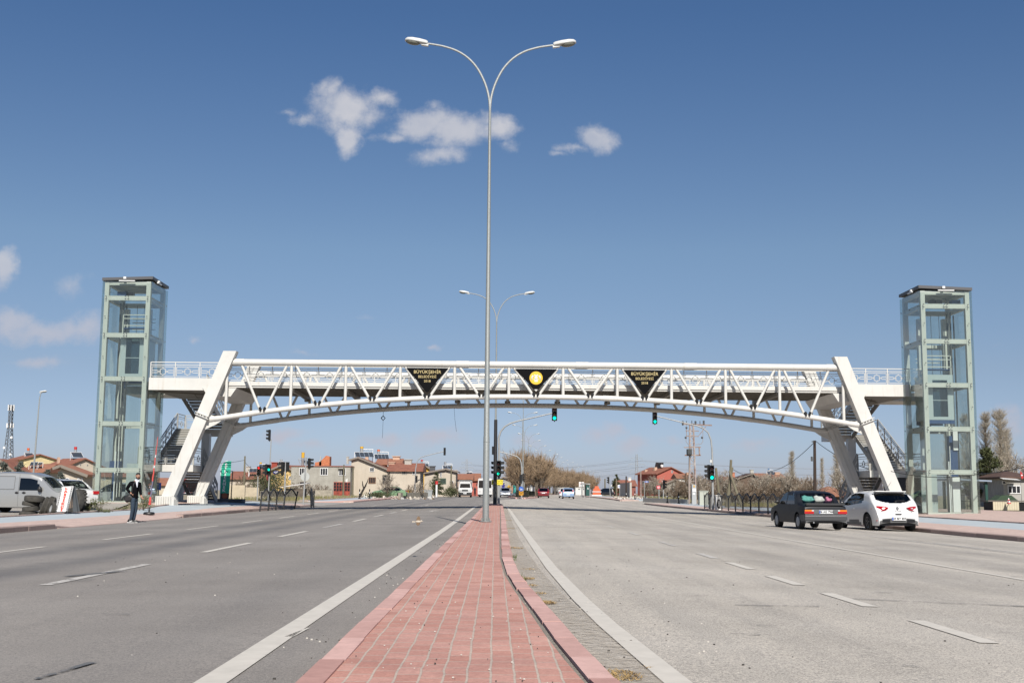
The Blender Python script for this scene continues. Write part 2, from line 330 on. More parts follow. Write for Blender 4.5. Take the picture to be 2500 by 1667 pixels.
def brick_mat(name, c1, c2, mortar, bw, bh, ms, rot, rough=.85, wear=.5, cross=True):
    m = mat(name, c1, rough); c1, c2, mortar = [tuple(v * ALB for v in q) for q in (c1, c2, mortar)]; t, b = nodes(m); A = t.nodes.new; K = t.links.new; b.inputs['Specular IOR Level'].default_value = .25
    co = A('ShaderNodeTexCoord'); mp = A('ShaderNodeMapping'); mp.inputs['Rotation'].default_value = (0, 0, rad(rot)); K(co.outputs['Object'], mp.inputs[0])
    wob = A('ShaderNodeTexNoise'); wob.inputs['Scale'].default_value = 3.0; K(co.outputs['Object'], wob.inputs['Vector'])
    va = A('ShaderNodeVectorMath'); va.operation = 'MULTIPLY_ADD'; va.inputs[1].default_value = (.02, .02, 0); K(wob.outputs['Color'], va.inputs[0]); K(mp.outputs[0], va.inputs[2])
    br = A('ShaderNodeTexBrick'); br.inputs['Scale'].default_value = 1; br.inputs['Brick Width'].default_value = bw; br.inputs['Row Height'].default_value = bh; br.inputs['Mortar Size'].default_value = ms; br.inputs['Mortar Smooth'].default_value = .3; br.inputs['Bias'].default_value = 0
    br.inputs['Color1'].default_value = (*c1, 1); br.inputs['Color2'].default_value = (*c2, 1); br.inputs['Mortar'].default_value = (*mortar, 1); br.offset = .5; K(va.outputs[0], br.inputs['Vector'])
    n = A('ShaderNodeTexNoise'); n.inputs['Scale'].default_value = 2.5; n.inputs['Detail'].default_value = 8; n.inputs['Roughness'].default_value = .7; K(co.outputs['Object'], n.inputs['Vector'])
    r = A('ShaderNodeValToRGB'); e = r.color_ramp.elements; e[0].position = .3; e[0].color = (.78, .78, .80, 1); e[1].position = .7; e[1].color = (1.12, 1.1, 1.08, 1); K(n.outputs[0], r.inputs[0])
    x = A('ShaderNodeMix'); x.data_type = 'RGBA'; x.blend_type = 'MULTIPLY'; x.inputs['Factor'].default_value = wear * 1.6 if wear < .6 else 1; K(br.outputs['Color'], x.inputs['A']); K(r.outputs[0], x.inputs['B'])
    n2 = A('ShaderNodeTexNoise'); n2.inputs['Scale'].default_value = 60; n2.inputs['Detail'].default_value = 4; K(co.outputs['Object'], n2.inputs['Vector'])
    r2 = A('ShaderNodeValToRGB'); e = r2.color_ramp.elements; e[0].position = .3; e[0].color = (.82, .82, .82, 1); e[1].position = .7; e[1].color = (1.15, 1.15, 1.15, 1); K(n2.outputs[0], r2.inputs[0])
    y = A('ShaderNodeMix'); y.data_type = 'RGBA'; y.blend_type = 'MULTIPLY'; y.inputs['Factor'].default_value = .8; K(x.outputs['Result'], y.inputs['A']); K(r2.outputs[0], y.inputs['B'])
    n3 = A('ShaderNodeTexNoise'); n3.inputs['Scale'].default_value = 7; n3.inputs['Detail'].default_value = 10; n3.inputs['Roughness'].default_value = .8; K(va.outputs[0], n3.inputs['Vector'])
    r3 = A('ShaderNodeValToRGB'); e = r3.color_ramp.elements; e[0].position = .58; e[0].color = (0, 0, 0, 1); e[1].position = .75; e[1].color = (.7, .7, .7, 1); K(n3.outputs[0], r3.inputs[0])
    z = A('ShaderNodeMix'); z.data_type = 'RGBA'; K(r3.outputs[0], z.inputs['Factor']); K(y.outputs['Result'], z.inputs['A']); z.inputs['B'].default_value = (*[.5 * a + .5 * q for a, q in zip(c2, mortar)], 1)
    K(z.outputs['Result'], b.inputs['Base Color'])
    bp = A('ShaderNodeBump'); bp.inputs['Strength'].default_value = .5; bp.inputs['Distance'].default_value = .008
    ad = A('ShaderNodeMath'); ad.operation = 'MULTIPLY_ADD'; ad.inputs[1].default_value = -1.0; K(br.outputs['Fac'], ad.inputs[0]); K(n2.outputs[0], ad.inputs[2]); K(ad.outputs[0], bp.inputs['Height']); K(bp.outputs[0], b.inputs['Normal'])
    return m
PAVER = brick_mat('red_median_pavers', (.50, .255, .205), (.585, .33, .275), (.53, .44, .37), .205, .105, .0065, 90)
PINK = brick_mat('pink_pavement_blocks', (.58, .43, .375), (.65, .50, .44), (.56, .46, .41), .2, .1, .006, 0)
def island_mat(name, c, amt, rough=.8, extra=None):
    m = mat(name, c, rough); c = tuple(v * ALB for v in c); extra = tuple(v * ALB for v in extra) if extra else None; t, b = nodes(m); A = t.nodes.new; K = t.links.new; b.inputs['Specular IOR Level'].default_value = .3
    g = A('ShaderNodeNewGeometry'); r = A('ShaderNodeValToRGB'); e = r.color_ramp.elements
    e[0].color = (*[v * (1 - amt) for v in c], 1); e[1].color = (*[min(1, v * (1 + amt)) for v in (extra or c)], 1); K(g.outputs['Random Per Island'], r.inputs[0])
    co = A('ShaderNodeTexCoord'); n = A('ShaderNodeTexNoise'); n.inputs['Scale'].default_value = 9; n.inputs['Detail'].default_value = 10; n.inputs['Roughness'].default_value = .75; K(co.outputs['Object'], n.inputs['Vector'])
    r2 = A('ShaderNodeValToRGB'); e = r2.color_ramp.elements; e[0].position = .3; e[0].color = (.8, .79, .78, 1); e[1].position = .66; e[1].color = (1.1, 1.1, 1.1, 1); K(n.outputs[0], r2.inputs[0])
    x = A('ShaderNodeMix'); x.data_type = 'RGBA'; x.blend_type = 'MULTIPLY'; x.inputs['Factor'].default_value = .9; K(r.outputs[0], x.inputs['A']); K(r2.outputs[0], x.inputs['B']); K(x.outputs['Result'], b.inputs['Base Color'])
    bp = A('ShaderNodeBump'); bp.inputs['Strength'].default_value = .25; bp.inputs['Distance'].default_value = .01; K(n.outputs[0], bp.inputs['Height']); K(bp.outputs[0], b.inputs['Normal']); return m
KERB = island_mat('pink_kerbstone', (.53, .30, .26), .13, extra=(.60, .39, .35))
KERB_OLD = island_mat('weathered_kerbstone', (.36, .27, .24), .22)
BLUE = mat('blue_bike_path', (.40, .465, .505), .85, c2=(.50, .535, .55), scale=.8, bump=.15)
EARTH = mat('dry_earth', (.36, .30, .22), .95, c2=(.25, .23, .15), scale=.35, bump=.4, bscale=6)
def ys(a, b, n=None):
    out = []; y = a
    while y < b - .01: out.append(y); y += 1.0 if y < 20 else (2.0 if y < 130 else (8 if y < 420 else 20))
    out.append(b); return out
def drape(name, mats, Y, cols, lift, zf, kind='structure', mi=None, thick=0.0, parent=None):
    mb = MB(); n = None
    for y in Y:
        xs = cols(y); n = len(xs)
        for x in xs: mb.v.append((x, y, zf(x, y) + lift))
    for i in range(len(Y) - 1):
        for j in range(n - 1):
            mb.f.append((i * n + j, i * n + j + 1, (i + 1) * n + j + 1, (i + 1) * n + j)); mb.m.append(mi(j, Y[i]) if mi else 0)
    if thick:                                                    # closed rim
        k = len(Y); ring = [j for j in range(n)] + [i * n + n - 1 for i in range(1, k)] + [(k - 1) * n + j for j in range(n - 2, -1, -1)] + [i * n for i in range(k - 2, 0, -1)]
        o = len(mb.v); mb.v += [(mb.v[q][0], mb.v[q][1], mb.v[q][2] - thick) for q in ring]; r = len(ring)
        for q in range(r): mb.f.append((ring[q], o + q, o + (q + 1) % r, ring[(q + 1) % r])); mb.m.append(0)
    ob = mb.build(name, mats, ang=40, fixn=bool(thick)); 
    return props(ob, kind=kind)
def span(a, b, n): return [lerp(a, b, i / (n - 1)) for i in range(n)]
# the land: one sheet out to the horizon
XS = [-3000, -1500, -700, -350, -180, -110, -80, -60, -45, -36, -30, -26, -23, -20.5, -18.5, -17, -14.8, -12, -8, -4, 0, 4, 8, 12, 15, 17.5, 20, 22, 25, 28, 32, 38, 46, 60, 80, 110, 180, 350, 700, 1500, 3000]
YS = [-200, -60, -20, 0, 10, 20, 28, 34, 40, 45, 50, 54, 56, 58, 60, 62, 65, 70, 75, 80, 84, 90, 96, 102, 108, 115, 125, 140, 160, 180, 200, 240, 300, 380, 480, 600, 800, 1200, 2000, 3500, 5500]
def zland(X, Y):
    l, m, r = interp(ROAD, Y)
    if l - 4.2 < X < r + 5: return min(zroad(max(l, min(r, X)), Y) - .1, zg(X, Y) - .08)
    return zpave(X, Y) - .02
mb = MB()
for y in YS:
    for x in XS: mb.v.append((x, y, zland(x, y)))
n = len(XS)
for i in range(len(YS) - 1):
    for j in range(n - 1): mb.f.append((i * n + j, i * n + j + 1, (i + 1) * n + j + 1, (i + 1) * n + j)); mb.m.append(0)
props(mb.build('ground', EARTH, fixn=False), kind='structure')
# carriageways
def road_cols(y):
    l, m, r = interp(ROAD, y); return span(l, m - .3, 8) + span(m - .3, r, 10)[1:]
drape('road', [ASPH_L, ASPH_R], ys(-12, 1000), road_cols, 0.0, zroad, mi=lambda j, y: 0 if j < 7 else 1)
# side streets at the crossing
def zside(X, Y): return min(zg(X, Y), zpave(X, Y)) + .0
drape('side_street', ASPH_S, span(84.5, 106.5, 8), lambda y: span(-95, -12.4, 18), .012, lambda X, Y: lerp(zroad(-12.6, Y), zpave(X, Y) - .1, smooth(-13, -17, X)))
drape('side_street', ASPH_R, span(124.5, 147, 8), lambda y: span(15.2, 60, 14), .012, lambda X, Y: lerp(zroad(15.4, Y), zpave(X, Y) - .06, smooth(15.4, 18, X)))
drape('parking_lot', mat('gravelly_asphalt', (.40, .37, .33), .9, c2=(.30, .28, .25), scale=.8), span(30, 61.5, 15), lambda y: [-60, -45, -34, -28, -24, -21.3, -18.6], .012, zpave)
drape('parking_lot', mat('gravelly_asphalt', (.40, .37, .33), .9), span(64, 84, 9), lambda y: [-60, -45, -34, -28, -24, -22.6], .012, zpave)
# the median: paved strip between two kerbs
MEDL = [(-10, -.87), (5, -.85), (35, -.73), (76, -.62), (78.6, -.45), (79.6, -.15)]
MEDR = [(-10, 1.6), (2, .84), (5.3, .55), (6.8, .47), (8.5, .405), (10.2, .33), (12, .27), (15, .235), (20, .25), (35, .33), (76, .50), (78.6, .38), (79.6, .10)]
def medz(X, Y): return .142 + Lz(Y)
drape('median', PAVER, [y for y in ys(-8, 79)], lambda y: span(interp(MEDL, y)[0] + .10, interp(MEDR, y)[0] - .168, 8), 0, medz)
drape('gravel_joint', mat('gravel_joint', (.42, .38, .33), .95, c2=(.10, .085, .07), scale=55, bump=.8, bscale=60), ys(-8, 79), lambda y: [interp(MEDR, y)[0] - .20, interp(MEDR, y)[0] - .11], -.014, medz, kind='stuff')
def kerb(name, m, pts, w, top, seg, side, h=.2, ch=.018, jit=.006):  # pts: (x, y); the stones lie to the inside (side) of the line
    mb = MB(); acc = []
    for a, b in zip(pts, pts[1:]):
        d = (Vector(b) - Vector(a)).length; k = max(1, int(round(d / seg)))
        acc += [Vector(a).lerp(Vector(b), i / k) for i in range(k)]
    acc.append(Vector(pts[-1]))
    for a, b in zip(acc, acc[1:]):
        t = (b - a).normalized(); nn = Vector((-t.y, t.x)) * side; a2, b2 = a + t * .003, b - t * .003; o = nn * rng.uniform(-jit, jit)
        vs = []
        for p in (a2 + o, b2 + o):
            z = top(p.x, p.y) + rng.uniform(-jit, jit) * .6; q = p + nn * w
            vs += [(p.x, p.y, z - h), (p.x, p.y, z - ch), (p.x + nn.x * ch, p.y + nn.y * ch, z), (q.x, q.y, z), (q.x, q.y, z - h)]
        mb.add(vs, [(i, (i + 1) % 5, 5 + (i + 1) % 5, 5 + i) for i in range(5)] + [(4, 3, 2, 1, 0), (5, 6, 7, 8, 9)])
    return props(mb.build(name, m, ang=30), kind='structure')
kerb('kerb', KERB, [(interp(MEDL, y)[0], y) for y in [-8, 5, 15, 25, 35, 55, 76, 78.6, 79.6]] , .135, lambda x, y: medz(x, y) + .008, .85, -1)
kerb('kerb', KERB, [(interp(MEDR, y)[0], y) for y in [-8, 2, 4, 5.3, 6, 6.8, 7.6, 8.5, 9.4, 10.2, 11, 12, 13.5, 15, 17.5, 20, 25, 35, 55, 76, 78.6, 79.6]], .135, lambda x, y: medz(x, y) + .008, .85, 1)
# far median beyond the crossing
FY = [148, 150, 154, 162, 175, 190, 205, 225, 244, 275, 311, 347, 384, 419, 450, 505, 610, 760]
def fmw(y): return lerp(.3, 1.9, smooth(147, 170, y)) if y < 170 else 1.9
SOIL = mat('planting_soil', (.16, .11, .07), .95, c2=(.09, .065, .045), scale=1.5)
drape('median', PINK, FY[:6], lambda y: span(interp(ROAD, y)[1] - fmw(y), interp(ROAD, y)[1] + fmw(y), 4), .13, zroad, thick=.2)
drape('planting_bed', SOIL, FY[4:], lambda y: span(interp(ROAD, y)[1] - 1.7, interp(ROAD, y)[1] + 1.7, 4), .15, zroad, thick=.2)
for sgn in (-1, 1):
    kerb('kerb', KERB, [(interp(ROAD, y)[1] + sgn * (fmw(y) + .12), y) for y in FY], .2, lambda x, y: zroad(x, y) + .15, 4, -sgn)
# pavements: pink strip, blue bike path, pink plaza
LY1, LY2 = ys(20, 83), ys(108, 330)
lk = lambda y: interp(ROAD, y)[0]
rk = lambda y: interp(ROAD, y)[2]
for LY in (LY1, LY2):
    drape('pavement', PINK, LY, lambda y: span(lk(y) - 1.75, lk(y) - .02, 4), .004, zpave, thick=.15)
    drape('bike_path', BLUE, LY, lambda y: span(lk(y) - 4.1, lk(y) - 1.75, 4), .0, zpave, thick=.15)
    drape('pavement', PINK, [y for y in LY if y > 60.5], lambda y: span(lk(y) - (10.5 if y < 84 else 5.0), lk(y) - 4.1, 6), .006, zpave, thick=.15)
    kerb('kerb', KERB_OLD, [(lk(y) - 4.1, y) for y in LY[::6] + [LY[-1]]], .16, lambda x, y: zpave(x, y) + .05, 1.0, 1)
RY1, RY2 = ys(14, 123), ys(149, 330)
for RY in (RY1, RY2):
    drape('pavement', PINK, RY, lambda y: span(rk(y) + .02, rk(y) + 2.4, 4), .004, zpave, thick=.15)
    drape('bike_path', BLUE, RY, lambda y: span(rk(y) + 2.4, rk(y) + 4.9, 4), .0, zpave, thick=.15)
    kerb('kerb', KERB_OLD, [(rk(y) + 4.9, y) for y in RY[::6] + [RY[-1]]], .16, lambda x, y: zpave(x, y) + .05, 1.0, -1)
drape('pavement', PINK, ys(40, 80), lambda y: span(rk(y) + 5.06, rk(y) + 15, 6), .012, zpave, thick=.15)
rh = lambda h: (lambda x, y: zroad(x, y) + h)
kerb('kerb', KERB_OLD, [(-12.6, 20), (-12.6, 34.6)], .3, rh(.14), 1.0, 1)
kerb('kerb', KERB_OLD, [(-12.6, 34.9), (-12.62, 48.6)], .3, rh(.02), 1.0, 1, h=.3, jit=.002)
kerb('kerb', KERB_OLD, [(-12.62, 48.8), (-12.7, 70), (-12.75, 78), (-13.4, 81.2), (-15, 83), (-17, 83.4)], .3, rh(.14), 1.0, 1)
kerb('kerb', KERB, [(-60, 107), (-16, 107), (-13.6, 108), (-12.75, 110.5), (-12.7, 150), (-12.8, 200), (-12.4, 275), (-11, 330)], .3, rh(.15), 2.0, 1)
kerb('kerb', KERB_OLD, [(15.3, 14), (15.36, 60), (15.4, 123)], .3, rh(.14), 1.0, -1)
kerb('kerb', KERB_OLD, [(15.6, 149), (17.2, 200), (18.6, 244), (22.4, 311)], .3, rh(.14), 2.0, -1)
# painted lines
mbA, mbB = MB(), MB()
def line(mb, xa, ya, xb, yb, w, w2=None, lift=.006, step=2.0):
    k = max(1, int(abs(yb - ya) / step)); w2 = w2 or w; o = len(mb.v)
    for i in range(k + 1):
        t = i / k; x, y, h = lerp(xa, xb, t), lerp(ya, yb, t), lerp(w, w2, t) / 2
        for dx in (-h, h): mb.v.append((x + dx, y, zroad(x + dx, y) + lift))
    for i in range(k): mb.f.append((o + 2 * i, o + 2 * i + 1, o + 2 * i + 3, o + 2 * i + 2)); mb.m.append(0)
def pline(mb, pts, w):
    for a, b in zip(pts, pts[1:]): line(mb, a[0], a[1], b[0], b[1], w)
pline(mbA, [(-1.48, -8), (-1.42, 8), (-1.30, 30), (-1.2, 79)], .17)
line(mbA, -1.36, 8.1, -1.31, 8.6, .06, .02)
pline(mbA, [(1.5, -6), (1.12, 4.5), (.97, 6.1), (.85, 9), (.80, 11), (.745, 15.5), (.74, 22), (.76, 42), (.79, 67), (.76, 78)], .155)
for k in range(-1, 12):
    y0 = 12.9 + 6.95 * k
    if y0 < 84: line(mbA if k % 3 else mbB, -4.78, y0, -4.76, y0 + 3.7, .14)
    if y0 < 84: line(mbA, -8.36, y0 - 1.0, -8.38, y0 + 2.7, .12)
for y0 in (5.0, 7.6, 10.05, 12.75, 15.35): line(mbA if y0 > 7 else mbB, 3.52, y0 - 1.5, 3.52, y0, .15)
for y0 in (18.3, 21.0): line(mbA if y0 < 19 else mbB, 3.58, y0 - 1.6, 3.58, y0, .14)
for k in range(8): line(mbB, 3.6, 24 + 6 * k, 3.6, 26 + 6 * k, .12)
pline(mbA, [(6.9, 5), (7.15, 15.8), (7.4, 36), (7.5, 60)], .125)
pline(mbB, [(10.9, 10), (11.1, 24), (11.25, 40), (11.4, 60)], .125)
line(mbB, 11.35, 20, 11.42, 31, .10, .16)
for Y0, X0, s in ((58, -3.1, 1), (1.2, 1.9, -1)):               # turn arrows
    for poly in ([(-.07, 0), (.07, 0), (.07, 2.2), (-.07, 2.2)], [(-.35, 2.2), (.35, 2.2), (0, 4.2)], [(-.07, 1.2), (-.07, 1.6), (-.7, 2.1), (-.7, 1.7)]):
        o = len(mbB.v)
        for a, b in poly: mbB.v.append((X0 + a * s, Y0 + b, zroad(X0 + a * s, Y0 + b) + .006))
        mbB.f.append(tuple(range(o, o + len(poly)))); mbB.m.append(0)
line(mbA, 1.2, 146, 2.6, 170, .14)
for k in range(6): line(mbB, -7.5, 112 + 12 * k, -7.5, 116 + 12 * k, .15); line(mbB, 10, 152 + 12 * k, 10.6, 156 + 12 * k, .15)
props(mbA.build('road_markings', PAINT, fixn=False), kind='structure'); props(mbB.build('road_markings', PAINT_OLD, fixn=False), kind='structure')
# cracks, skid marks and oil dashes on the carriageway
STAIN = paint_mat('tyre_rubber_stain', (.14, .14, .14), .47)
mb = MB()
def streak(x0, y0, x1, y1, w, m=mb):
    a, b = Vector((x0, y0)), Vector((x1, y1)); t = (b - a).normalized(); nn = Vector((-t.y, t.x)) * w / 2; k = max(1, int((b - a).length / .6)); o = len(m.v)
    for i in range(k + 1):
        p = a.lerp(b, i / k) + nn * rng.uniform(-.8, .8)
        for s in (-1, 1): q = p + nn * s * rng.uniform(.5, 1.2); m.v.append((q.x, q.y, zroad(q.x, q.y) + .009))
    for i in range(k): m.f.append((o + 2 * i, o + 2 * i + 1, o + 2 * i + 3, o + 2 * i + 2)); m.m.append(0)
streak(2.2, 11.0, 3.0, 11.1, .05); streak(3.6, 12.1, 9.5, 10.9, .05);
streak(-2.36, 6.35, -2.28, 6.95, .05); streak(-5.0, 14.2, -4.6, 15.1, .16); streak(-12, 27, -8, 30, .06); streak(-11.5, 33, -6.5, 40, .05)
for k in range(46):
    x = rng.choice([rng.uniform(-9, -2), rng.uniform(1.5, 9)]); y = rng.uniform(6.5, 26); streak(x, y, x + rng.uniform(.08, .25), y + rng.uniform(-.06, .06), .014 + .001 * y)
props(mb.build('road_stains', STAIN, fixn=False), kind='structure')
# sand blown along the right kerb of the median
SANDM = paint_mat('wind_blown_sand', (.53, .47, .39), .56, 11, .16)
drape('sand', SANDM, ys(3, 79), lambda y: [interp(MEDR, y)[0] - .01, interp(MEDR, y)[0] + lerp(.42, .24, smooth(5, 30, y))], .004, zroad, kind='stuff')
def clump(px, py, k, r, hh, mb, flat):
    c = G(px, py)
    for _ in range(k):
        a = rng.uniform(0, 6.28); d = r * math.sqrt(rng.random()); x, y = c.x + d * math.cos(a), c.y + d * math.sin(a) * 1.6; z = zg(x, y) + .006
        q = rng.uniform(0, 6.28); ln = rng.uniform(.3, 1) * hh; up = rng.uniform(.0, .35) if flat else rng.uniform(.6, 1.0)
        dx, dy = math.cos(q) * ln * (1 - up * .6), math.sin(q) * ln * (1 - up * .6); wx, wy = -math.sin(q) * .004, math.cos(q) * .004
        mb.add([(x - wx, y - wy, z), (x + wx, y + wy, z), (x + dx, y + dy, z + ln * up + .004)], [(0, 1, 2)])
mb = MB()
for px, py, k, r, h in ((1259,1338,160,.13,.09),(1286,1413,160,.09,.07),(1314,1449,90,.08,.05),(1329,1472,300,.10,.06),(1514,1650,420,.12,.05),(1245,1290,90,.15,.08),(1240,1270,90,.15,.08),(1300,1430,60,.06,.05),(1290,1390,60,.1,.05),(1575,1630,12,.03,.05)):
    clump(px, py, k, r, h, mb, True)
props(mb.build('dry_leaves', mat('straw', (.40, .27, .11), .9, var=.35, scale=30), ang=0, fixn=False), kind='stuff')
mb = MB()
for px, py, k, r, h in ((1254,1362,40,.05,.10),(1268,1414,26,.03,.09),(1281,1420,22,.02,.08),(1257,1368,12,.03,.06)): clump(px, py, k, r, h, mb, False)
props(mb.build('weeds', mat('weed_green', (.10, .14, .035), .8, var=.4, scale=30), ang=0, fixn=False), kind='stuff')
mb = MB()
for k in range(330):                                             # grit
    if rng.random() < .6: x = rng.choice([rng.uniform(-1.25, -.86), rng.uniform(.45, 1.6)]); y = 5 + 20 * rng.random() ** 2
    else: x = rng.uniform(-6, 7); y = rng.uniform(5, 22)
    if -.9 < x < interp(MEDR, y)[0]: continue
    s = rng.uniform(.003, .009); mb.mi = rng.choice([0, 0, 1]); mb.box((x, y, zroad(x, y) + s * .5), (s * 1.6, s * 1.3, s))
for k in range(90):
    y = 5.2 + 9 * rng.random() ** 1.5; x = rng.uniform(-.7, .3); s = rng.uniform(.002, .006); mb.mi = rng.choice([0, 1, 1]); mb.box((x, y, .146 + s * .4), (s * 1.5, s * 1.5, s))
props(mb.build('gravel', [mat('dark_grit', (.05, .045, .04), .9), mat('pale_grit', (.55, .52, .47), .9)], ang=0), kind='stuff')
# ================================================================== the footbridge
XC = 2.12; YF, YB = 62.35, 68.75
br = thing('pedestrian_bridge', 'long white steel truss footbridge spanning the whole road on four slanted legs', 'footbridge', (XC, 65.5, 0))
B = lambda mb, name, m=WHITE, ang=35: mb.build(name, m, br, world=True, ang=ang)
def mir(x, s): return x if s < 0 else 2 * XC - x
def zlow(x): return 5.94 - 1.36 * (abs(x - XC) / 17.1) ** 2.25
for fy, nm in ((YF, 'front'), (YB, 'back')):
    for s in (-1, 1):
        zb = zg(mir(-17, s), fy) - .05; k = .3735
        xa = lambda z: -14.32 - (8.19 - z) * .3822
        xb = lambda z: -13.64 - (8.19 - z) * .3875
        mb = MB(); mb.prism([(mir(x, s), z) for x, z in ((xa(zb), zb), (xb(zb), zb), (xb(8.19), 8.19), (xa(8.19), 8.19))], fy - .32, fy + .27)
        if nm == 'back':
            for q in (.22, .55, .62): mb.bar((mir(lerp(xa(.5), xb(.5), q), s), fy - .33, .5), (mir(lerp(xa(8), xb(8), q), s), fy - .33, 8.0), .05, .03)
        leg = B(mb, 'leg')
        mb = MB(); x0, x1 = sorted((mir(xa(zb) - .08, s), mir(xb(zb) + .12, s)))
        mb.box2((x0, fy - .47, zb), (x1, fy + .47, zb + .5))
        for q in range(7):
            x = lerp(x0, x1, (q + .5) / 7); mb.box2((x - .02, fy - .56, zb), (x + .02, fy - .47, zb + .46))
        for q in range(5):
            xe = mir(xb(zb) + .12, s) + (.05 if s < 0 else -.05); y = fy - .4 + q * .2; mb.box2((xe - .06, y - .02, zb), (xe + .06, y + .02, zb + .46))
        o = mb.build('base_block', WHITE, br, world=True); o.parent = leg
        mb = MB(); zc = 4.78
        a, b = Vector((mir(xa(zc + .12) - .06, s), fy, zc + .15)), Vector((mir(xb(zc - .12) + .06, s), fy, zc - .12))
        for dz in (-.06, .06): mb.bar(a + Vector((0, 0, dz)), b + Vector((0, 0, dz)), .86, .035)
        for q in (.15, .4, .6, .85):
            p = a.lerp(b, q); mb.bar(p + Vector((0, -.38, -.09)), p + Vector((0, -.38, .09)), .05, .05)
        o = mb.build('clamp_plate', WHITE, br, world=True); o.parent = leg
        mb = MB(); xi = xb(4.62)
        mb.prism([(mir(x, s), z) for x, z in ((xi - .12, 4.92), (xi + .45, 4.74), (xi + .75, 4.60), (xi + .42, 4.36), (xi - .28, 4.02))], fy - .05, fy + .05)
        mb.tube([(mir(xi - .05, s), fy, 4.60), (mir(xi + .55, s), fy, zlow(xi + .55))], .15, 14)
        o = mb.build('gusset', WHITE, br, world=True); o.parent = leg
    mb = MB(); mb.tube([(mir(-13.95, -1), fy, 7.635), (mir(-13.95, 1), fy, 7.635)], .172, 20)
    for x in (-13.6, -1.75, 4.55, 10.3, 17.85): mb.tube([(x - .33, fy, 7.635), (x + .33, fy, 7.635)], .186, 20)
    B(mb, 'top_chord')
    xs = span(-14.95, 2 * XC + 14.95, 41); mb = MB(); mb.tube([(x, fy, zlow(x)) for x in xs], .138, 16)
    for x in (-12.9, -1.9, 6.0, 14.6): mb.tube([(x - .35, fy, zlow(x - .35)), (x + .35, fy, zlow(x + .35))], .15, 16)
    B(mb, 'bottom_chord')
    VX = [XC + 2.865 * (i - 4.5) for i in range(10)]
    for x in VX + [-14.15, 2 * XC + 14.15]:
        mb = MB(); zt = 7.5 if abs(x - XC) < 14 else 6.9; mb.tube([(x, fy, zlow(x)), (x, fy, zt)], .08, 12); B(mb, 'vertical')
    VB = [XC + 2.865 * (i - 5) for i in range(11)]
    for i, x in enumerate(VB):
        for d in (-1, 1):
            mb = MB(); tx = x + d * (2.865 / 2 - .21); tx = max(-13.75, min(2 * XC + 13.75, tx))
            a, b = Vector((x + d * .13, fy, zlow(x + d * .13) + .06)), Vector((tx, fy, 7.56)); mb.tube([a, b], .072, 12); B(mb, 'diagonal')
    if nm == 'front':
        for x in VB:
            for d in (-1, 1):
                mb = MB(); p = Vector((x + d * .115, fy - .16, zlow(x) + .17)); R = Matrix.Rotation(d * rad(28), 3, 'Y')
                mb.box(p, (.11, .12, .15), R); mb.box(p + Vector((-d * .03, -.02, -.11)), (.10, .10, .03), R); B(mb, 'floodlight', BLACK, 0)
# deck with its ribs and cross beams
DY0, DY1 = 62.78, 68.35
SOFF = mat('shade_darkened_steel', (.21, .195, .165), .55, var=.12, scale=2)  # shade under the deck is put into this steel colour
mb = MB(); mb.box2((-14.6, DY0 + .1, 6.45), (18.84, DY1 - .1, 6.655)); B(mb, 'deck_slab', SOFF)
mb = MB(); mb.box2((-14.6, DY0, 6.44), (18.84, DY0 + .1, 6.66)); mb.box2((-14.6, DY1 - .1, 6.44), (18.84, DY1, 6.66)); mb.box2((-14.6, DY0 + .1, 6.655), (-14.5, DY1 - .1, 6.66)); mb.box2((-14.6, DY0 + .06, 6.34), (18.84, DY0 + .2, 6.44)); mb.box2((-14.6, DY1 - .2, 6.34), (18.84, DY1 - .06, 6.44))
B(mb, 'deck')
mb = MB()
for i in range(11):
    y = DY0 + .35 + i * (DY1 - DY0 - .7) / 10; mb.box2((-14.2, y - .03, 6.30), (18.4, y + .03, 6.44))
B(mb, 'deck_rib', SOFF)
for x in VX:
    mb = MB(); mb.box2((x - .08, YF + .1, 6.12), (x + .08, YB - .1, 6.30)); mb.bar((x - .02, YF + .5, 6.27), (x - .02, YB - .8, 6.06), .07, .07); mb.box2((x - .16, DY1 - .5, 6.0), (x + .16, DY1 - .1, 6.14))
    B(mb, 'cross_beam', SOFF)
for s in (-1, 1):                                                 # approach spans out to the lift towers
    mb = MB(); x0, x1 = (-18.35, -14.3) if s < 0 else (18.54, 22.15)
    mb.box2((x0, DY0 - .02, 6.17), (x1, DY0 + .12, 6.82)); mb.box2((x0, DY1 + .5, 6.17), (x1, DY1 + .64, 6.82)); mb.box2((x0, DY0 + .12, 6.50), (x1, DY1 + .5, 6.66)); so_ = MB(); so_.box2((x0, DY0 + .12, 6.20), (x1, DY1 + .5, 6.24)); B(so_, 'soffit', SOFF)  # soffit sheet takes the steel darkened for underside shade
    xo = (-20.7, -18.35) if s < 0 else (22.15, 24.5); mb.box2((xo[0], 66.2, 6.2), (xo[1], DY1 + .64, 6.66))
    B(mb, 'approach_span')
    mb = MB(); xm = (x0 + x1) / 2; mb.bar((x0 + .3, 63.5, 6.15), (xm + .9, 66, 6.15), .08, .06); mb.bar((xm - .5, 64.5, 6.15), (x1 - .3, 67.5, 6.15), .08, .06); mb.tube([(xm - .2, 65, 6.2), (xm, 65, 5.95), (xm + .25, 65, 5.9), (xm + .4, 65, 6.2)], .02, 6)
    B(mb, 'bracing', SOFF)
    mb = MB(); xq = mir(-14.6, s); mb.prism([(xq - .9, 6.3), (xq + .9, 6.3), (xq + .6, 5.85), (xq - .6, 5.85)], YF + .35, YB - .35); B(mb, 'cross_girder')
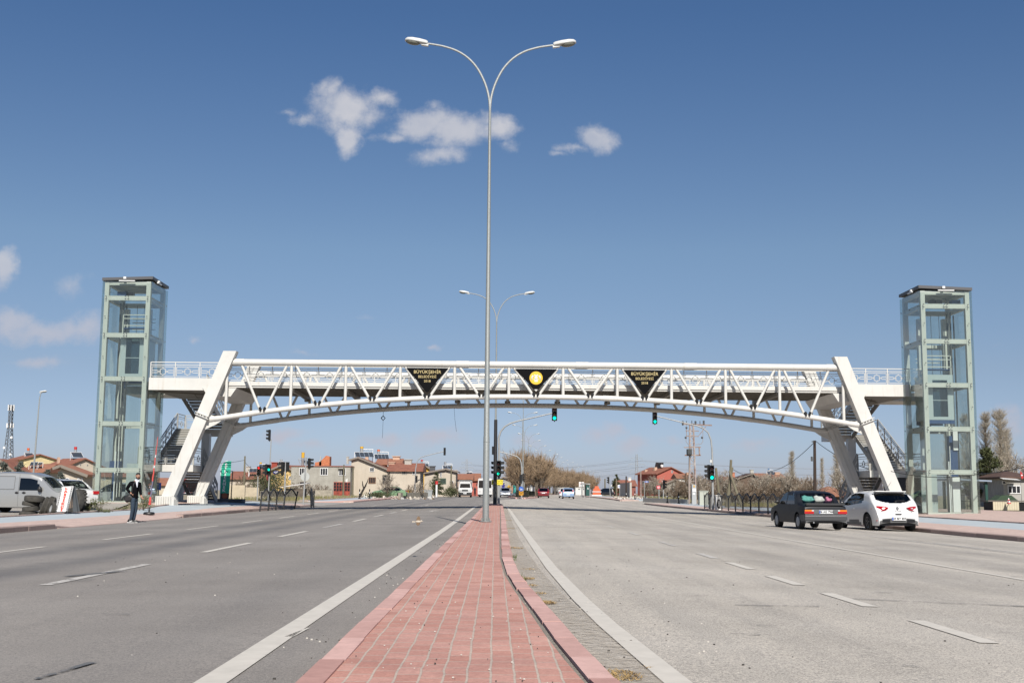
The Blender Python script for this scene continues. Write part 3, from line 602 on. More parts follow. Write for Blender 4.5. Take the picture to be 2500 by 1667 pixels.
def rail_panels(mb, p0, p1, npan, h=.83, r=.032, motif=True):      # railing panels between two points, level or sloping
    p0, p1 = Vector(p0), Vector(p1); d = (p1 - p0) / npan; up = Vector((0, 0, 1)); w = d.length
    f = lambda k, u, v: p0 + d * (k + u / w) + up * v
    for k in range(npan + 1): mb.bar(f(k, 0, 0), f(k, 0, h), r * 1.35, r * 1.35)
    mb.bar(p0 + up * h, p1 + up * h, r * 1.5, r * 1.3); mb.bar(p0 + up * (h * .83), p1 + up * (h * .83), r, r)
    if not motif:
        for v in (.2, .42, .62): mb.bar(p0 + up * (h * v), p1 + up * (h * v), r * .8, r * .8)
        return
    for k in range(npan):
        a, b, lo, hi = .07, w - .07, .07, h * .71; c = w / 2; m = (lo + hi) / 2; q = .135; t = .02
        L1 = [((a, lo), (b, lo)), ((a, hi), (b, hi)), ((a, lo), (a, hi)), ((b, lo), (b, hi))]
        L1 += [((c - q, m - q), (c - q, m + q)), ((c + q, m - q), (c + q, m + q)), ((c - q, m + q), (c - .06, m + q)), ((c + q, m + q), (c + .06, m + q)), ((c - q, m - q), (c - .06, m - q)), ((c + q, m - q), (c + .06, m - q)),
               ((c - .06, m + q), (c, m + q + .06)), ((c + .06, m + q), (c, m + q + .06)), ((c - .06, m - q), (c, m - q - .06)), ((c + .06, m - q), (c, m - q - .06))]
        for s in (-1, 1):
            e = c + s * (c - a)
            for v in (-.06, .06): L1 += [((e, m + v), (c + s * .30, m + v)), ((c + s * .30, m + v), (c + s * q, m - v * .9))]
        for (u1, v1), (u2, v2) in L1: mb.bar(f(k, u1, v1), f(k, u2, v2), t * 1.3, t * 1.3)
for y in (DY0 + .05, DY1 - .05):
    mb = MB(); rail_panels(mb, (-14.3, y, 6.66), (18.54, y, 6.66), 27); B(mb, 'railing', WHITE, 0)
for s in (-1, 1):
    mb = MB(); a, b = (-18.3, -14.4) if s < 0 else (18.6, 22.1); rail_panels(mb, (a, DY0 + .05, 6.82), (b, DY0 + .05, 6.82), 3); B(mb, 'railing', WHITE, 0)
mb = MB(); mb.tube([(-6.5, YB, zlow(-6.5) - .1), (-6.5, YB, 5.2)], .012, 5); mb.tube([(-6.62, YB, 5.15), (-6.5, YB, 5.28), (-6.38, YB, 5.15), (-6.5, YB, 5.02), (-6.62, YB, 5.15)], .03, 6); mb.tube([(-6.5, YB, 5.0), (-6.52, YB, 4.0)], .008, 5)
mb.tube([(1.6 - 4, YB, 5.75), (-2.35, YB, 5.1), (-2.25, YB, 4.4)], .008, 5); B(mb, 'hanging_cable', BLACK)
# the three black triangular name boards
GOLD = mat('gilt_lettering', (.62, .50, .24), .45); BBOARD = mat('black_board', (.005, .005, .006), .75, spec=.08)
def tri_board(i, label, lines, emblem=False):
    x = VB[i]; hw = 2.865 / 2 - .33; zt, zb = 7.40, zlow(x) + .32
    t = thing('name_board', label, 'sign', (x, YF - .08, 0), group='black triangular boards on the bridge truss')
    mb = MB(); mb.prism([(-hw, zt), (hw, zt), (.05, zb), (-.05, zb)], -.03, .03); mb.build('board', BBOARD, t, ang=0)
    for s, z, h in lines: text(s, h, GOLD, t, (0, -.045, z), bold=.0)
    if emblem:
        YEL = mat('emblem_yellow', (.80, .50, .03), .5); EW = mat('emblem_pale_grey', (.72, .72, .78), .5); EG = mat('emblem_grey', (.33, .33, .40), .5)
        z0 = 6.93; mb = MB(); mb.lathe([(.345, -.055), (.345, -.03)], 40, (0, 0, z0), 'Y'); em = mb.build('emblem', YEL, t)
        mb = MB()
        for s in (-1, 1):
            for poly in ([(0, -.06), (.055, -.05), (.07, .02), (.10, .05), (.06, .07), (0, .06)], [(.0, .06), (.03, .07), (.045, .12), (.10, .12), (.115, .155), (.07, .185), (.02, .165), (.0, .13)],
                         [(.12, .08), (.16, .14), (.20, .135), (.235, .07), (.24, -.06), (.215, -.12), (.20, -.05), (.19, .0), (.155, .06)], [(.0, -.06), (.04, -.06), (.12, -.05), (.14, -.075), (.085, -.11), (0, -.13)], [(0, -.15), (.09, -.14), (.105, -.165), (.06, -.2), (0, -.205)]):
                mb.prism([(s * a, b + z0) for a, b in poly], -.062, -.056)
        mb.build('eagle', EW, em)
        mb = MB()
        for s in (-1, 1):
            for q in range(4): mb.bar((s * (.20 + .012 * q), -.064, z0 - .01 - .035 * q), (s * (.262 - .01 * q), -.064, z0 - .04 - .035 * q), .012, .014)
            mb.box((s * .035, -.064, z0 + .15), (.02, .01, .012)); mb.bar((s * .15, -.064, z0 + .10), (s * .21, -.064, z0 + .02), .012, .014); mb.bar((s * .02, -.064, z0 - .02), (s * .06, -.064, z0 - .075), .012, .02)
        mb.box((0, -.064, z0 - .06), (.03, .01, .04)); mb.build('eagle_detail', EG, em)
        mb = MB(); mb.box((0, -.06, 6.30), (.15, .05, .05)); mb.box((0, -.07, 6.25), (.05, .06, .06)); mb.build('camera_bracket', WHITE, t)
LINES = [('BÜYÜKŞEHİR', 7.19, .235), ('BELEDİYESİ', 6.94, .185), ('2018', 6.71, .18)]
tri_board(3, 'black triangular board with gilt lettering, on the bridge truss left of the near lamp post', LINES)
tri_board(5, 'black triangular board carrying a round yellow emblem at the middle of the bridge', [], True)
tri_board(7, 'black triangular board with gilt lettering, right of the emblem board on the bridge', LINES)

# ================================================================== staircases behind the legs
STEEL = mat('stair_grey_steel', (.40, .40, .38), .5, var=.1, scale=3)
def staircase(s, label):
    t = thing('staircase', label, 'staircase', (mir(-18.3, s), 70.5, 0), group='staircases behind the bridge legs')
    Bs = lambda mb, name, m=WHITE, ang=0: mb.build(name, m, t, world=True, ang=ang)
    zb = zg(mir(-17.5, s), 71); X = lambda x: mir(x, s)
    A0, A1, B0, B1 = -18.3, -16.85, -19.95, -18.5
    def flight(x0, x1, ya, za, yb, zb_, nst):
        mb = MB(); dy, dz = (yb - ya) / nst, (zb_ - za) / nst; xa, xb = sorted((X(x0), X(x1)))
        for i in range(nst):
            y, z = ya + i * dy, za + (i + 1) * dz
            if zb_ < za: z = za + i * dz
            mb.box(((xa + xb) / 2, y + dy / 2, z - .02), (xb - xa, abs(dy) + .03, .04)); yr = y if zb_ > za else y + dy; mb.box(((xa + xb) / 2, yr + .04, z - abs(dz) * .55), (xb - xa - .02, .02, abs(dz) * .6))
        for x in (xa - .03, xb + .03): mb.bar((x, ya, za - .12), (x, yb, zb_ - .12), .05, .32)
        f = Bs(mb, 'flight', mat('stair_tread_grey', (.36, .35, .32), .5))
        for x in ((X(A1 + .03),) if x0 == A0 else (X(B0 - .03),)):
            mb = MB(); rail_panels(mb, (x, ya, za + .05), (x, yb, zb_ + .05), 4, .95, .035, True); o = Bs(mb, 'railing', STEEL); o.parent = f
    flight(A0, A1, 69.0, 2.33, 72.7, zb + .1, 13); flight(B0, B1, 70.0, 2.33, 74.8, 4.72, 15); flight(A0, A1, 69.0, 6.62, 74.8, 4.72, 12)
    for x0, x1, y0, y1, z in ((B0, A1, 66.8, 69.0, 2.33), (B0, A1, 74.8, 76.6, 4.72)):
        mb = MB(); xa, xb = sorted((X(x0), X(x1))); mb.box2((xa, y0, z - .38), (xb, y0 + .08, z)); mb.box2((xa, y1 - .08, z - .38), (xb, y1, z)); mb.box2((xa, y0 + .08, z - .38), (xa + .08, y1 - .08, z)); mb.box2((xb - .08, y0 + .08, z - .38), (xb, y1 - .08, z)); mb.box2((xa + .08, y0 + .08, z - .3), (xb - .08, y1 - .08, z - .02))
        l = Bs(mb, 'landing')
        mb = MB(); yy = y0 + .05 if z < 4 else y1 - .05; rail_panels(mb, (xa + .05, yy, z), (xb - .05, yy, z), 2, .95, .035); xe = X(A1); rail_panels(mb, (xe, y0 + .05, z), (xe, y1 - .05, z), 1, .95, .035); xe = X(B0); rail_panels(mb, (xe, y0 + .05, z), (xe, y1 - .05, z), 1, .95, .035)
        o = Bs(mb, 'railing', STEEL); o.parent = l
    if 1:
        mb = MB(); xa, xb = sorted((X(A0), X(A1))); mb.box2((xa, 68.2, 6.3), (xb, 69.1, 6.62)); xa, xb = sorted((X(-18.35), X(-14.3))); Bs(mb, 'deck_link')
    for x, y in ((-17.65, 72.9), (-19.2, 72.9)):
        mb = MB(); mb.box2((X(x) - .24, y - .24, zb - .1), (X(x) + .24, y + .24, 4.36 if x > -18 else 3.2)); Bs(mb, 'column')
    if s > 0:
        mb = MB(); mb.box2((22.55, 66.9, zb - .05), (24.0, 68.9, 1.93)); Bs(mb, 'machine_cupboard', mat('dark_grey_door', (.05, .052, .06), .5))
    return t
staircase(-1, 'white steel switchback staircase behind the left bridge legs, with patterned grey railings')
staircase(1, 'white steel switchback staircase behind the right bridge legs, over a dark cupboard')

# ================================================================== glass lift towers
FRAME = mat('pale_green_white_steel', (.56, .575, .53), .42, var=.05, scale=1.0); grime(FRAME, (.30, .29, .22), .5)
TGL = glass('tower_glass', (.885, .915, .90), .95, .012, .018, .010)
CARM = mat('lift_car_steel', (.50, .57, .57), .35, .3); BLUEM = mat('machine_blue', (.02, .06, .17), .5)
def lift_tower(x0, x1, y0, y1, label, levels, ztop, carz, s):
    zb = zg((x0 + x1) / 2, y0) - .02; t = thing('lift_tower', label, 'lift tower', ((x0 + x1) / 2, y0, zb), group='glass lift towers at the bridge ends')
    Bt = lambda mb, name, m, ang=0: mb.build(name, m, t, world=True, ang=ang)
    c = .115; mb = MB()
    for x in (x0 + c, x1 - c):
        for y in (y0 + c, y1 - c): mb.box2((x - c, y - c, zb), (x + c, y + c, ztop))
    for z in levels + [ztop - .1]:
        hh = .12 if z < ztop - .2 else .1
        for y in (y0 + c, y1 - c): mb.box2((x0 + 2 * c, y - c * .8, z - hh), (x1 - 2 * c, y + c * .8, z + hh))
        for x in (x0 + c, x1 - c): mb.box2((x - c * .8, y0 + 2 * c, z - hh), (x + c * .8, y1 - 2 * c, z + hh))
    for y in (y0 + c, y1 - c): mb.box2((x0 + 2 * c, y - .09, zb), (x1 - 2 * c, y + .09, zb + .1))
    Bt(mb, 'frame', FRAME)
    zs = [zb + .05] + levels + [ztop]; g = .10
    for za, zc in zip(zs, zs[1:]):
        for a, b in (((x0 - g, y0 - g), (x1 + g, y0 - g + .018)), ((x0 - g, y1 + g - .018), (x1 + g, y1 + g)), ((x0 - g, y0 - g + .03), (x0 - g + .018, y1 + g - .03)), ((x1 + g - .018, y0 - g + .03), (x1 + g, y1 + g - .03))):
            mb = MB(); 
            if b[0] - a[0] > 1:
                xm = (a[0] + b[0]) / 2; mb.box2((a[0], a[1], za + .01), (xm - .008, b[1], zc - .01)); mb.box2((xm + .008, a[1], za + .01), (b[0], b[1], zc - .01))
            else: mb.box2((a[0], a[1], za + .01), (b[0], b[1], zc - .01))
            Bt(mb, 'glass_pane', TGL)
    mb = MB(); xm = (x0 + x1) / 2
    for z in levels:
        for x in (x0 + c, x1 - c, xm - .07, xm + .07):
            for dz in (-.07, .07): mb.box((x, y0 - g - .012, z + dz), (.045, .03, .045)); mb.box((x, y0 - g + .05, z + dz), (.02, .09, .02))
        for y in (y0 + c, y1 - c, (y0 + y1) / 2): 
            xx = x1 + g + .012 if s < 0 else x0 - g - .012; mb.box((xx, y, z), (.03, .05, .05))
    for za, zc in zip(levels, levels[1:]):
        for x in (x0 + c, x1 - c): mb.box((x, y0 - g - .012, (za + zc) / 2), (.045, .03, .045))
    Bt(mb, 'glass_fittings', DARK)
    mb = MB(); o = .125; lo, hi = (ztop + .02, ztop + .12) if s < 0 else (ztop + .12, ztop + .02)
    vs = []
    for x, z in ((x0 - o, lo), (x1 + o, hi)):
        for y in (y0 - o, y1 + o): vs += [(x, y, z), (x, y, z + .15)]
    mb.add(vs, [(0, 1, 3, 2), (4, 6, 7, 5), (0, 4, 5, 1), (2, 3, 7, 6), (0, 2, 6, 4), (1, 5, 7, 3)])
    mb.box2((x0 + .02, y0 + .02, ztop - .005), (x1 - .02, y1 - .02, ztop + .03)); Bt(mb, 'roof', mat('roof_grey_metal', (.085, .085, .09), .5))
    mb = MB()
    for i in range(9): y = y0 + .3 + i * (y1 - y0 - .6) / 8; mb.box2((x0 + .2, y - .05, ztop - .05), (x1 - .2, y + .05, ztop - .012))
    mb.bar((x0 + .3, y0 + .4, ztop - .09), (x1 - .3, y1 - .4, ztop - .09), .07, .05); Bt(mb, 'ceiling_ribs', FRAME)
    mb = MB(); mb.box((xm, y0 - o - .06, ztop + .0), (.85, .07, .05)); mb.box((xm - .12, y0 - o - .05, ztop + .16), (.14, .1, .12)); xx = x1 + o + .05 if s < 0 else x0 - o - .05
    mb.box((xx, y0 + 1.0, ztop + .05), (.08, .7, .05)); mb.box((xx, y0 + .9, ztop + .14), (.1, .2, .1)); Bt(mb, 'floodlight', mat('white_fitting', (.75, .76, .76), .4))
    # inside: guide rails, cables, counterweight, motor, car
    gx = x0 + .62 if s < 0 else x1 - .62; mb = MB()
    for dx in (-.12, .05, .22): mb.box2((gx + dx - .03, y0 + 1.2, zb + .2), (gx + dx + .03, y0 + 1.26, ztop - .9 - abs(dx)))
    mb.box2((xm + .35, y0 + 1.9, carz + 2.2), (xm + .37, y0 + 1.92, ztop - 1)); mb.box2((xm - .05, y0 + 2.0, carz + 2.2), (xm - .03, y0 + 2.02, ztop - 1)); Bt(mb, 'guide_rail', DARK)
    mb = MB(); mb.box2((x0 + .5, y1 - .9, zb), (x0 + .72, y1 - .6, ztop - 1.2)); mb.box2((x1 - .72, y1 - .9, zb), (x1 - .5, y1 - .6, ztop - 1.2)); Bt(mb, 'inner_post', FRAME)
    mb = MB()
    if s < 0: mb.box2((gx - .25, y0 + 1.1, levels[0] + .14), (gx + .3, y0 + 1.5, levels[0] + .5)); mb.box2((gx - .1, y0 + 1.2, zb), (gx + .02, y0 + 1.4, levels[0]))
    else: mb.box2((gx - .3, y0 + 1.1, zb + 1.9), (gx + .12, y0 + 1.4, levels[1] - .3)); 
    mb.box2((gx - .1, y0 + .5, levels[-1] + .13), (gx + .35, y0 + .9, levels[-1] + .42)); Bt(mb, 'counterweight', BLUEM)
    mb = MB(); mb.lathe([(.17, 0), (.17, .2)], 16, (xm - .35, y0 + .8, levels[-1] + .33), 'Y'); mb.box((xm - .05, y0 + .8, levels[-1] + .28), (.3, .3, .3)); Bt(mb, 'winch', mat('winch_brown', (.09, .06, .04), .5))
    cx0, cx1, cy0, cy1 = (xm - .38, xm + .95, y0 + .45, y1 - .6) if s < 0 else (xm - .95, xm + .42, y0 + .45, y1 - .6)
    mb = MB(); z0, z1 = carz, carz + 2.35
    for a, b in (((cx0, z0), (cx0 + .3, z1)), ((cx1 - .3, z0), (cx1, z1)), ((cx0 + .3, z0), (cx1 - .3, z0 + .16)), ((cx0 + .3, z1 - .28), (cx1 - .3, z1)), ((cx0 + .3, z0 + 1.0), (cx1 - .3, z0 + 1.03))):
        mb.box2((a[0], cy0, a[1]), (b[0], cy0 + .04, b[1]))
    mb.box2((cx0, cy0 + .05, z0), (cx0 + .03, cy1, z1)); mb.box2((cx1 - .03, cy0 + .05, z0), (cx1, cy1, z1)); mb.box2((cx0 + .04, cy0 + .05, z0), (cx1 - .04, cy1, z0 + .06)); mb.box2((cx0 + .04, cy0 + .05, z1 - .06), (cx1 - .04, cy1, z1))
    car = Bt(mb, 'lift_car', CARM)
    mb = MB(); mb.box2((cx0 + .3, cy0 + .01, z0 + .16), (cx1 - .3, cy0 + .03, z1 - .28)); o2 = Bt(mb, 'car_window', glass('car_window_glass', (.35, .42, .42), .8, .03, .08)); o2.parent = car
    mb = MB(); mb.box2((cx0 - .03, cy0, z0 - .2), (cx1 + .03, cy0 + .12, z0 - .01)); mb.box2((cx0, cy1 - .15, z0 - .2), (cx1, cy1 - .03, z0 - .01)); mb.box2((cx0, cy0 + .3, z1 + .25), (cx1, cy0 + .4, z1 + .33)); mb.box2((cx0 + .2, cy0 + .3, z0 - .6), (cx0 + .26, cy0 + .36, z0 - .2)); o2 = Bt(mb, 'car_sling', BLUEM); o2.parent = car
    mb = MB()
    for z in (z1 + .42, z1 + .8, z1 + 1.0): mb.bar((cx0 + .05, cy0 + .1, z), (cx1 - .02, cy0 + .1, z), .05, .04); mb.bar((cx0 + .05, cy1 - .1, z), (cx1 - .02, cy1 - .1, z), .05, .04)
    for x in (cx0 + .05, cx1 - .04): mb.bar((x, cy0 + .1, z1), (x, cy0 + .1, z1 + 1.0), .05, .05)
    o2 = Bt(mb, 'car_top_rail', FRAME); o2.parent = car
    mb = MB(); dx = xm + .3 if s < 0 else xm - .55
    mb.box2((dx - .42, y0 + 1.7, zb + .05), (dx + .42, y0 + 1.76, zb + 2.1)); mb.box2((dx - .02, y0 + 1.66, zb + .05), (dx + .02, y0 + 1.7, zb + 2.1)); Bt(mb, 'landing_door', CARM)
    mb = MB(); dx = dx - .7 if s < 0 else dx + .65
    mb.bar((dx, y0 + .6, zb + .05), (dx, y0 + .6, zb + 2.7), .05, .05); mb.bar((dx + .12, y0 + .7, zb + .3), (dx + .12, y0 + .7, zb + 3.5), .03, .03)
    if s > 0: mb.box2((gx - .28, y0 + .9, zb + .1), (gx + .1, y0 + 1.05, zb + 1.9)); mb.box2((gx - .12, y0 + 1.0, zb + 3.3), (gx + .12, y0 + 1.05, zb + 4.3))
    Bt(mb, 'control_post', mat('white_fitting', (.75, .76, .76), .4))
    return t
lift_tower(-21.0, -18.55, 63.0, 65.9, 'glass lift tower left of the road with its lift car near the top', [1.95, 4.39, 6.77, 9.1, 11.1], 12.0, 6.92, -1)
lift_tower(22.12, 24.68, 60.8, 63.6, 'glass lift tower right of the road with its lift car at bridge level', [2.15, 4.36, 6.62, 8.9, 10.75], 11.55, 4.85, 1)

# ================================================================== lamps
HEADW = mat('lamp_shell_white', (.60, .61, .60), .35); LENS = mat('frosted_lamp_glass', (.17, .175, .15), .2)
def lamp_head(parent, x, z, s):
    R = Matrix.Rotation(-s * rad(9), 4, 'Y'); mb = MB(); n = 16
    prof = [(0, .02, .0), (.0, .075, .06), (.06, .10, .085), (.25, .125, .10), (.45, .135, .10), (.58, .115, .08), (.645, .06, .04), (.655, .02, .01)]
    vs = []
    for L0, w, h in prof:
        for j in range(n):
            q = 2 * math.pi * j / n; c, sn = math.cos(q), math.sin(q); e = lambda v: math.copysign(abs(v) ** .7, v)
            vs.append((s * L0, w * e(c), (h if sn > 0 else .035) * e(sn)))
    mb.add(vs, [(i * n + j, i * n + (j + 1) % n, (i + 1) * n + (j + 1) % n, (i + 1) * n + j) for i in range(len(prof) - 1) for j in range(n)])
    mb.box((s * .07, 0, -.05), (.2, .1, .06))
    mb.v = [tuple(R @ Vector(v) + Vector((x, 0, z))) for v in mb.v]; o = mb.build('lamp_head', HEADW, parent, ang=40)
    mb = MB(); mb.sph((s * .42, 0, -.035), (.21, .115, .075), 16, 8); mb.v = [tuple(R @ Vector(v) + Vector((x, 0, z))) for v in mb.v]; mb.build('lens', LENS, o, ang=60)
def double_lamp(label, loc, base=True):
    t = thing('street_lamp', label, 'street lamp', loc); mb = MB()
    mb.tube([(0, 0, 0), (0, 0, 2.3), (0, 0, 2.32), (0, 0, 11.75)], [.088, .085, .079, .034], 20); mb.tube([(0, 0, 2.15), (0, 0, 2.17)], .088, 20)
    for q in range(8):
        a = q * math.pi / 4 + .3; mb.bar((math.cos(a) * .08, math.sin(a) * .08, .05), (math.cos(a) * .125, math.sin(a) * .125, .05), .012, .1)
    mb.lathe([(.17, 0), (.17, .02)], 16); mb.build('pole', mat('spangled_galvanised_steel', (.33, .35, .345), .5, .3, c2=(.23, .245, .24), scale=34), t)
    for s in (-1, 1):
        mb = MB(); k = .00287
        ac = [Vector((s * dx * k, 0, 11.75 + dz * k * 1.15)) for dx, dz in ((0, -160), (0, -90), (4, 0), (22, 95), (62, 200), (130, 312), (222, 402), (335, 466), (460, 503), (560, 520), (640, 530), (720, 540))]; sp_ = []
        for i in range(1, len(ac) - 2):
            for q in range(5): u = q / 5; a_, b_, c_, d_ = ac[i - 1:i + 3]; sp_.append(.5 * (2 * b_ + (c_ - a_) * u + (2 * a_ - 5 * b_ + 4 * c_ - d_) * u * u + (3 * b_ - a_ - 3 * c_ + d_) * u ** 3))
        mb.tube(sp_, [lerp(.035, .029, i / len(sp_)) for i in range(len(sp_))], 10)
        mb.build('arm', GALV, t); lamp_head(t, s * 1.80, 13.495, s)
    return t
lamp = double_lamp('nearest tall double-arm street lamp, standing in the brick median', (-.24, 32.6, .15))
lamp2 = dup(lamp, (.02, 75.6, medz(0, 75) - .02), label='double-arm street lamp wrapped in black at its foot, behind the bridge', group='double-arm lamps along the road')
lamp['group'] = 'double-arm lamps along the road'
mb = MB(); mb.tube([(0, 0, .02), (0, 0, 3.1), (0, 0, 5.35)], [.125, .115, .105], 18); mb.build('wrapping', mat('torn_black_wrap', (.022, .022, .024), .5), lamp2)
FARL = [(1278,950,155),(1276,1030,192),(1281,1052,228),(1290.7,1069,262),(1296,1084,296),(1312.6,1096,330),(1326,1106,365),(1344.5,1114,402),(1357,1120,438),(1372,1125,475),(1387,1129,508),(1398,1133.5,545),(1412,1137,580),(1422,1140.5,620),(1431,1144,655),(1441,1147,690),(1449,1149.5,725),(1457,1152,765),(1464,1155,810),(1471,1157.5,850),(1478,1160,900),(1486,1163,950),(1495,1166,1010),(1504,1168,1080)]
for px, py, Y in FARL:
    p = P(px, py, Y); zb_ = max(zroad(p.x, Y) if Y < 990 else .3, p.z - 13.6)
    dup(lamp, (p.x, Y, zb_), label='distant double-arm street lamp in the row curving away along the far median', group='double-arm lamps along the road')

# ================================================================== traffic lights
def lit(name, c, k): return mat(name, c, .4, emit=(*c, k))
GREEN_ON, RED_ON = lit('green_signal_lit', (.0, .75, .48), 1.6), lit('red_signal_lit', (.9, .03, .02), 1.5)
LOFF = [mat('red_lens_dark', (.03, .004, .004), .3), mat('amber_lens_dark', (.03, .012, .002), .3), mat('green_lens_dark', (.002, .02, .014), .3)]
def signal_head(parent, loc, rz=0, on=None, arrow=False, h=.9, back=None, board=False):
    R = Matrix.Rotation(rz, 4, 'Z'); T = Matrix.Translation(loc) @ R; w = .31; r = h / 3 * .36
    mb = MB(); mb.box((0, 0, 0), (w, .17, h)); mb.box((0, -.0, 0), (w + .03, .05, h + .04)); mb.box((0, 0, -h / 2 - .05), (.06, .06, .08))
    for i in range(3):
        z = h / 3 * (1 - i); n = 10; vs = []
        for k in range(n + 1):
            q = rad(-25) + rad(230) * k / n
            for rr, y, dz in ((r * 1.18, -.085, 0), (r * 1.18, -.29, .0), ): vs.append((rr * math.cos(q), y + (.10 * max(0, -math.sin(q)) if y < -.1 else 0), z + rr * math.sin(q)))
        mb.add(vs, [(2 * k, 2 * k + 1, 2 * k + 3, 2 * k + 2) for k in range(n)])
    mb.v = [tuple(T @ Vector(v)) for v in mb.v]; o = mb.build('signal_head', back or BLACK, parent, ang=30)
    for i in range(3):
        z = h / 3 * (1 - i); mb = MB(); isn = on is not None and on[0] == i
        if isn and arrow:
            mb.bar((-.075, -.095, z), (.09, -.095, z), .02, .03); mb.bar((-.085, -.095, z - .005), (0, -.095, z + .08), .02, .03); mb.bar((-.085, -.095, z + .005), (0, -.095, z - .08), .02, .03)
        else: mb.lathe([(r * .35, -.108), (r * .8, -.101), (r, -.088)], 16, (0, 0, z), 'Y')
        mb.v = [tuple(T @ Vector(v)) for v in mb.v]; mb.build('lens', on[1] if isn else LOFF[i], o, ang=60)
    return o
SIGP = mat('signal_pole_grey', (.36, .37, .37), .5, .2, var=.08, scale=4)
def cantilever(label, Y, path, r0=.085, r1=.04, joint=None):
    pts = [P(px, py, Y) for px, py in path]; b = pts[0]; z0 = zg(b.x, Y); z0 = medz(b.x, Y) if abs(b.x) < .5 and Y < 80 else z0
    t = thing('traffic_light', label, 'traffic light', (b.x, Y, z0), group='traffic lights at the crossing'); L_ = [(0, 0, 0)] + [(p.x - b.x, 0, p.z - z0) for p in pts[1:]]
    L_[1] = (0.0, 0, L_[1][2]); n = len(L_); mb = MB(); mb.tube(L_, [lerp(r0, r1, (i / (n - 1)) ** .6) for i in range(n)], 12); mb.lathe([(.16, 0), (.16, .02)], 12); mb.build('pole', SIGP, t); return t, (b.x, Y, z0)
def rel(px, py, Y, o, dy=0): p = P(px, py, Y); return (p.x - o[0], dy, p.z - o[2])
Z4 = lambda x, y: (x / 3.825 + 880, y / 3.825 + 860)
t, o = cantilever('traffic light on the near median with a long arm to the right, green arrow lit', 77.4, [Z4(1290,1420), Z4(1287,900), Z4(1290,800), Z4(1310,738), Z4(1345,695), Z4(1400,662), Z4(1480,638), Z4(1600,612), Z4(1800,566)])
signal_head(t, rel(*Z4(1812, 571), 77.4, o), 0, (2, GREEN_ON)); signal_head(t, rel(*Z4(1288, 1085), 77.4, o, -.2), 0, (2, GREEN_ON), True, .98); signal_head(t, rel(*Z4(1262, 1080), 77.4, o, .12), rad(-90), h=.9); signal_head(t, rel(*Z4(1302, 1080), 77.4, o, .12), rad(90), h=.9)
mb = MB(); p = rel(1214, 1177, 77.4, o, -.12); mb.box(p, (.74, .03, .32)); s_ = mb.build('direction_plate', mat('sign_yellow', (.85, .70, .04), .5), t)
mb = MB(); mb.prism([(p[0] - .32, p[2]), (p[0] - .2, p[2] + .12), (p[0] - .1, p[2] + .12), (p[0] - .2, p[2]), (p[0] - .1, p[2] - .12), (p[0] - .2, p[2] - .12)], p[1] - .022, p[1] - .017); mb.build('arrow', BLACK, s_)
for k, tx in enumerate(('NİT HAF MAR', 'BULUT LOJİS')): text(tx, .10, BLACK, s_, (p[0] + .12, p[1] - .02, p[2] + .06 - .12 * k))
Z5 = lambda x, y: (x / 3.646 + 1360, y / 3.646 + 860)
t, o = cantilever('traffic light with an arched arm reaching left from the right pavement, two green lamps lit', 85.5, [Z5(1388,1392), Z5(1384,1000), Z5(1379,860), Z5(1370,780), Z5(1346,715), Z5(1300,674), Z5(1240,652), Z5(1110,622), Z5(890,568)])
signal_head(t, rel(*Z5(870, 581), 85.5, o), 0, (2, GREEN_ON), h=.86); signal_head(t, rel(*Z5(1372, 1071), 85.5, o, -.2), 0, (2, GREEN_ON), h=1.02); signal_head(t, rel(*Z5(1352, 1060), 85.5, o, .1), rad(-90), h=.95)
mb = MB(); p = rel(*Z5(1366, 968), 85.5, o, -.1); mb.box(p, (.14, .12, .2)); mb.bar(p, (0, 0, p[2]), .03, .03); mb.build('sensor', HEADW, t)
Z3 = lambda x, y: (x / 7.84 + 850, y / 7.84 + 1050)
t, o = cantilever('far traffic light on the left kerb seen from behind, arm over the road', 182, [Z3(1280,1275), Z3(1300,760), Z3(1303,680), Z3(1315,610), Z3(1345,560), Z3(1395,520), Z3(1480,490), Z3(1850,400)], .1, .06)
signal_head(t, rel(*Z3(1847, 405), 182, o), rad(180), h=1.1, back=BLACK); signal_head(t, rel(*Z3(1307, 935), 182, o, -.1), rad(180), h=1.0)
t, o = cantilever('far median traffic light with an arm to the left, seen from behind', 152, [Z4(1505,1325), Z4(1503,1080), Z4(1500,1030), Z4(1488,995), Z4(1460,970), Z4(1400,952), Z4(1285,924)], .09, .06)
signal_head(t, rel(*Z4(1240, 915), 152, o), rad(180), h=1.0); signal_head(t, rel(*Z4(1497, 1178), 152, o, -.2), rad(180), h=1.0); signal_head(t, rel(*Z4(1518, 1165), 152, o, .1), rad(90), h=.9)
def post_light(label, px, Y, top, heads, r=.055, lean=0):
    x = P(px, 1200, Y).x; z0 = zg(x, Y); zt = P(px, top, Y).z - z0
    t = thing('traffic_light', label, 'traffic light', (x, Y, z0), group='traffic lights at the crossing'); mb = MB(); mb.tube([(0, 0, 0), (lean * .5, 0, zt * .5), (lean, 0, zt)], [r, r * .95, r * .85], 10); mb.lathe([(.13, 0), (.13, .02)], 12); mb.build('pole', SIGP, t)
    for hx, hy, rz, on, h, dy in heads: p = P(hx, hy, Y); signal_head(t, (p.x - x, dy, p.z - z0), rad(rz), on, h=h)
    return t, (x, Y, z0)
t, o = post_light('tallest post traffic light beyond the side street with a head on top and no-entry disc', 655, 106, 1072, [(658, 1062, -90, None, .95, 0), (649.5, 1146, -90, None, .95, 0), (657.5, 1146, 0, (1, GREEN_ON), .85, -.15)], lean=.1)
mb = MB(); mb.lathe([(.30, -.012), (.30, .012)], 24, (-.12, 0, 2.05), 'X'); p = mb.build('no_entry_disc', mat('sign_red', (.55, .02, .025), .5), t)
t, o = post_light('post traffic light showing red, beyond the side street', 628.5, 106.5, 1158, [(632.5, 1149, 0, (0, RED_ON), .75, -.1)])
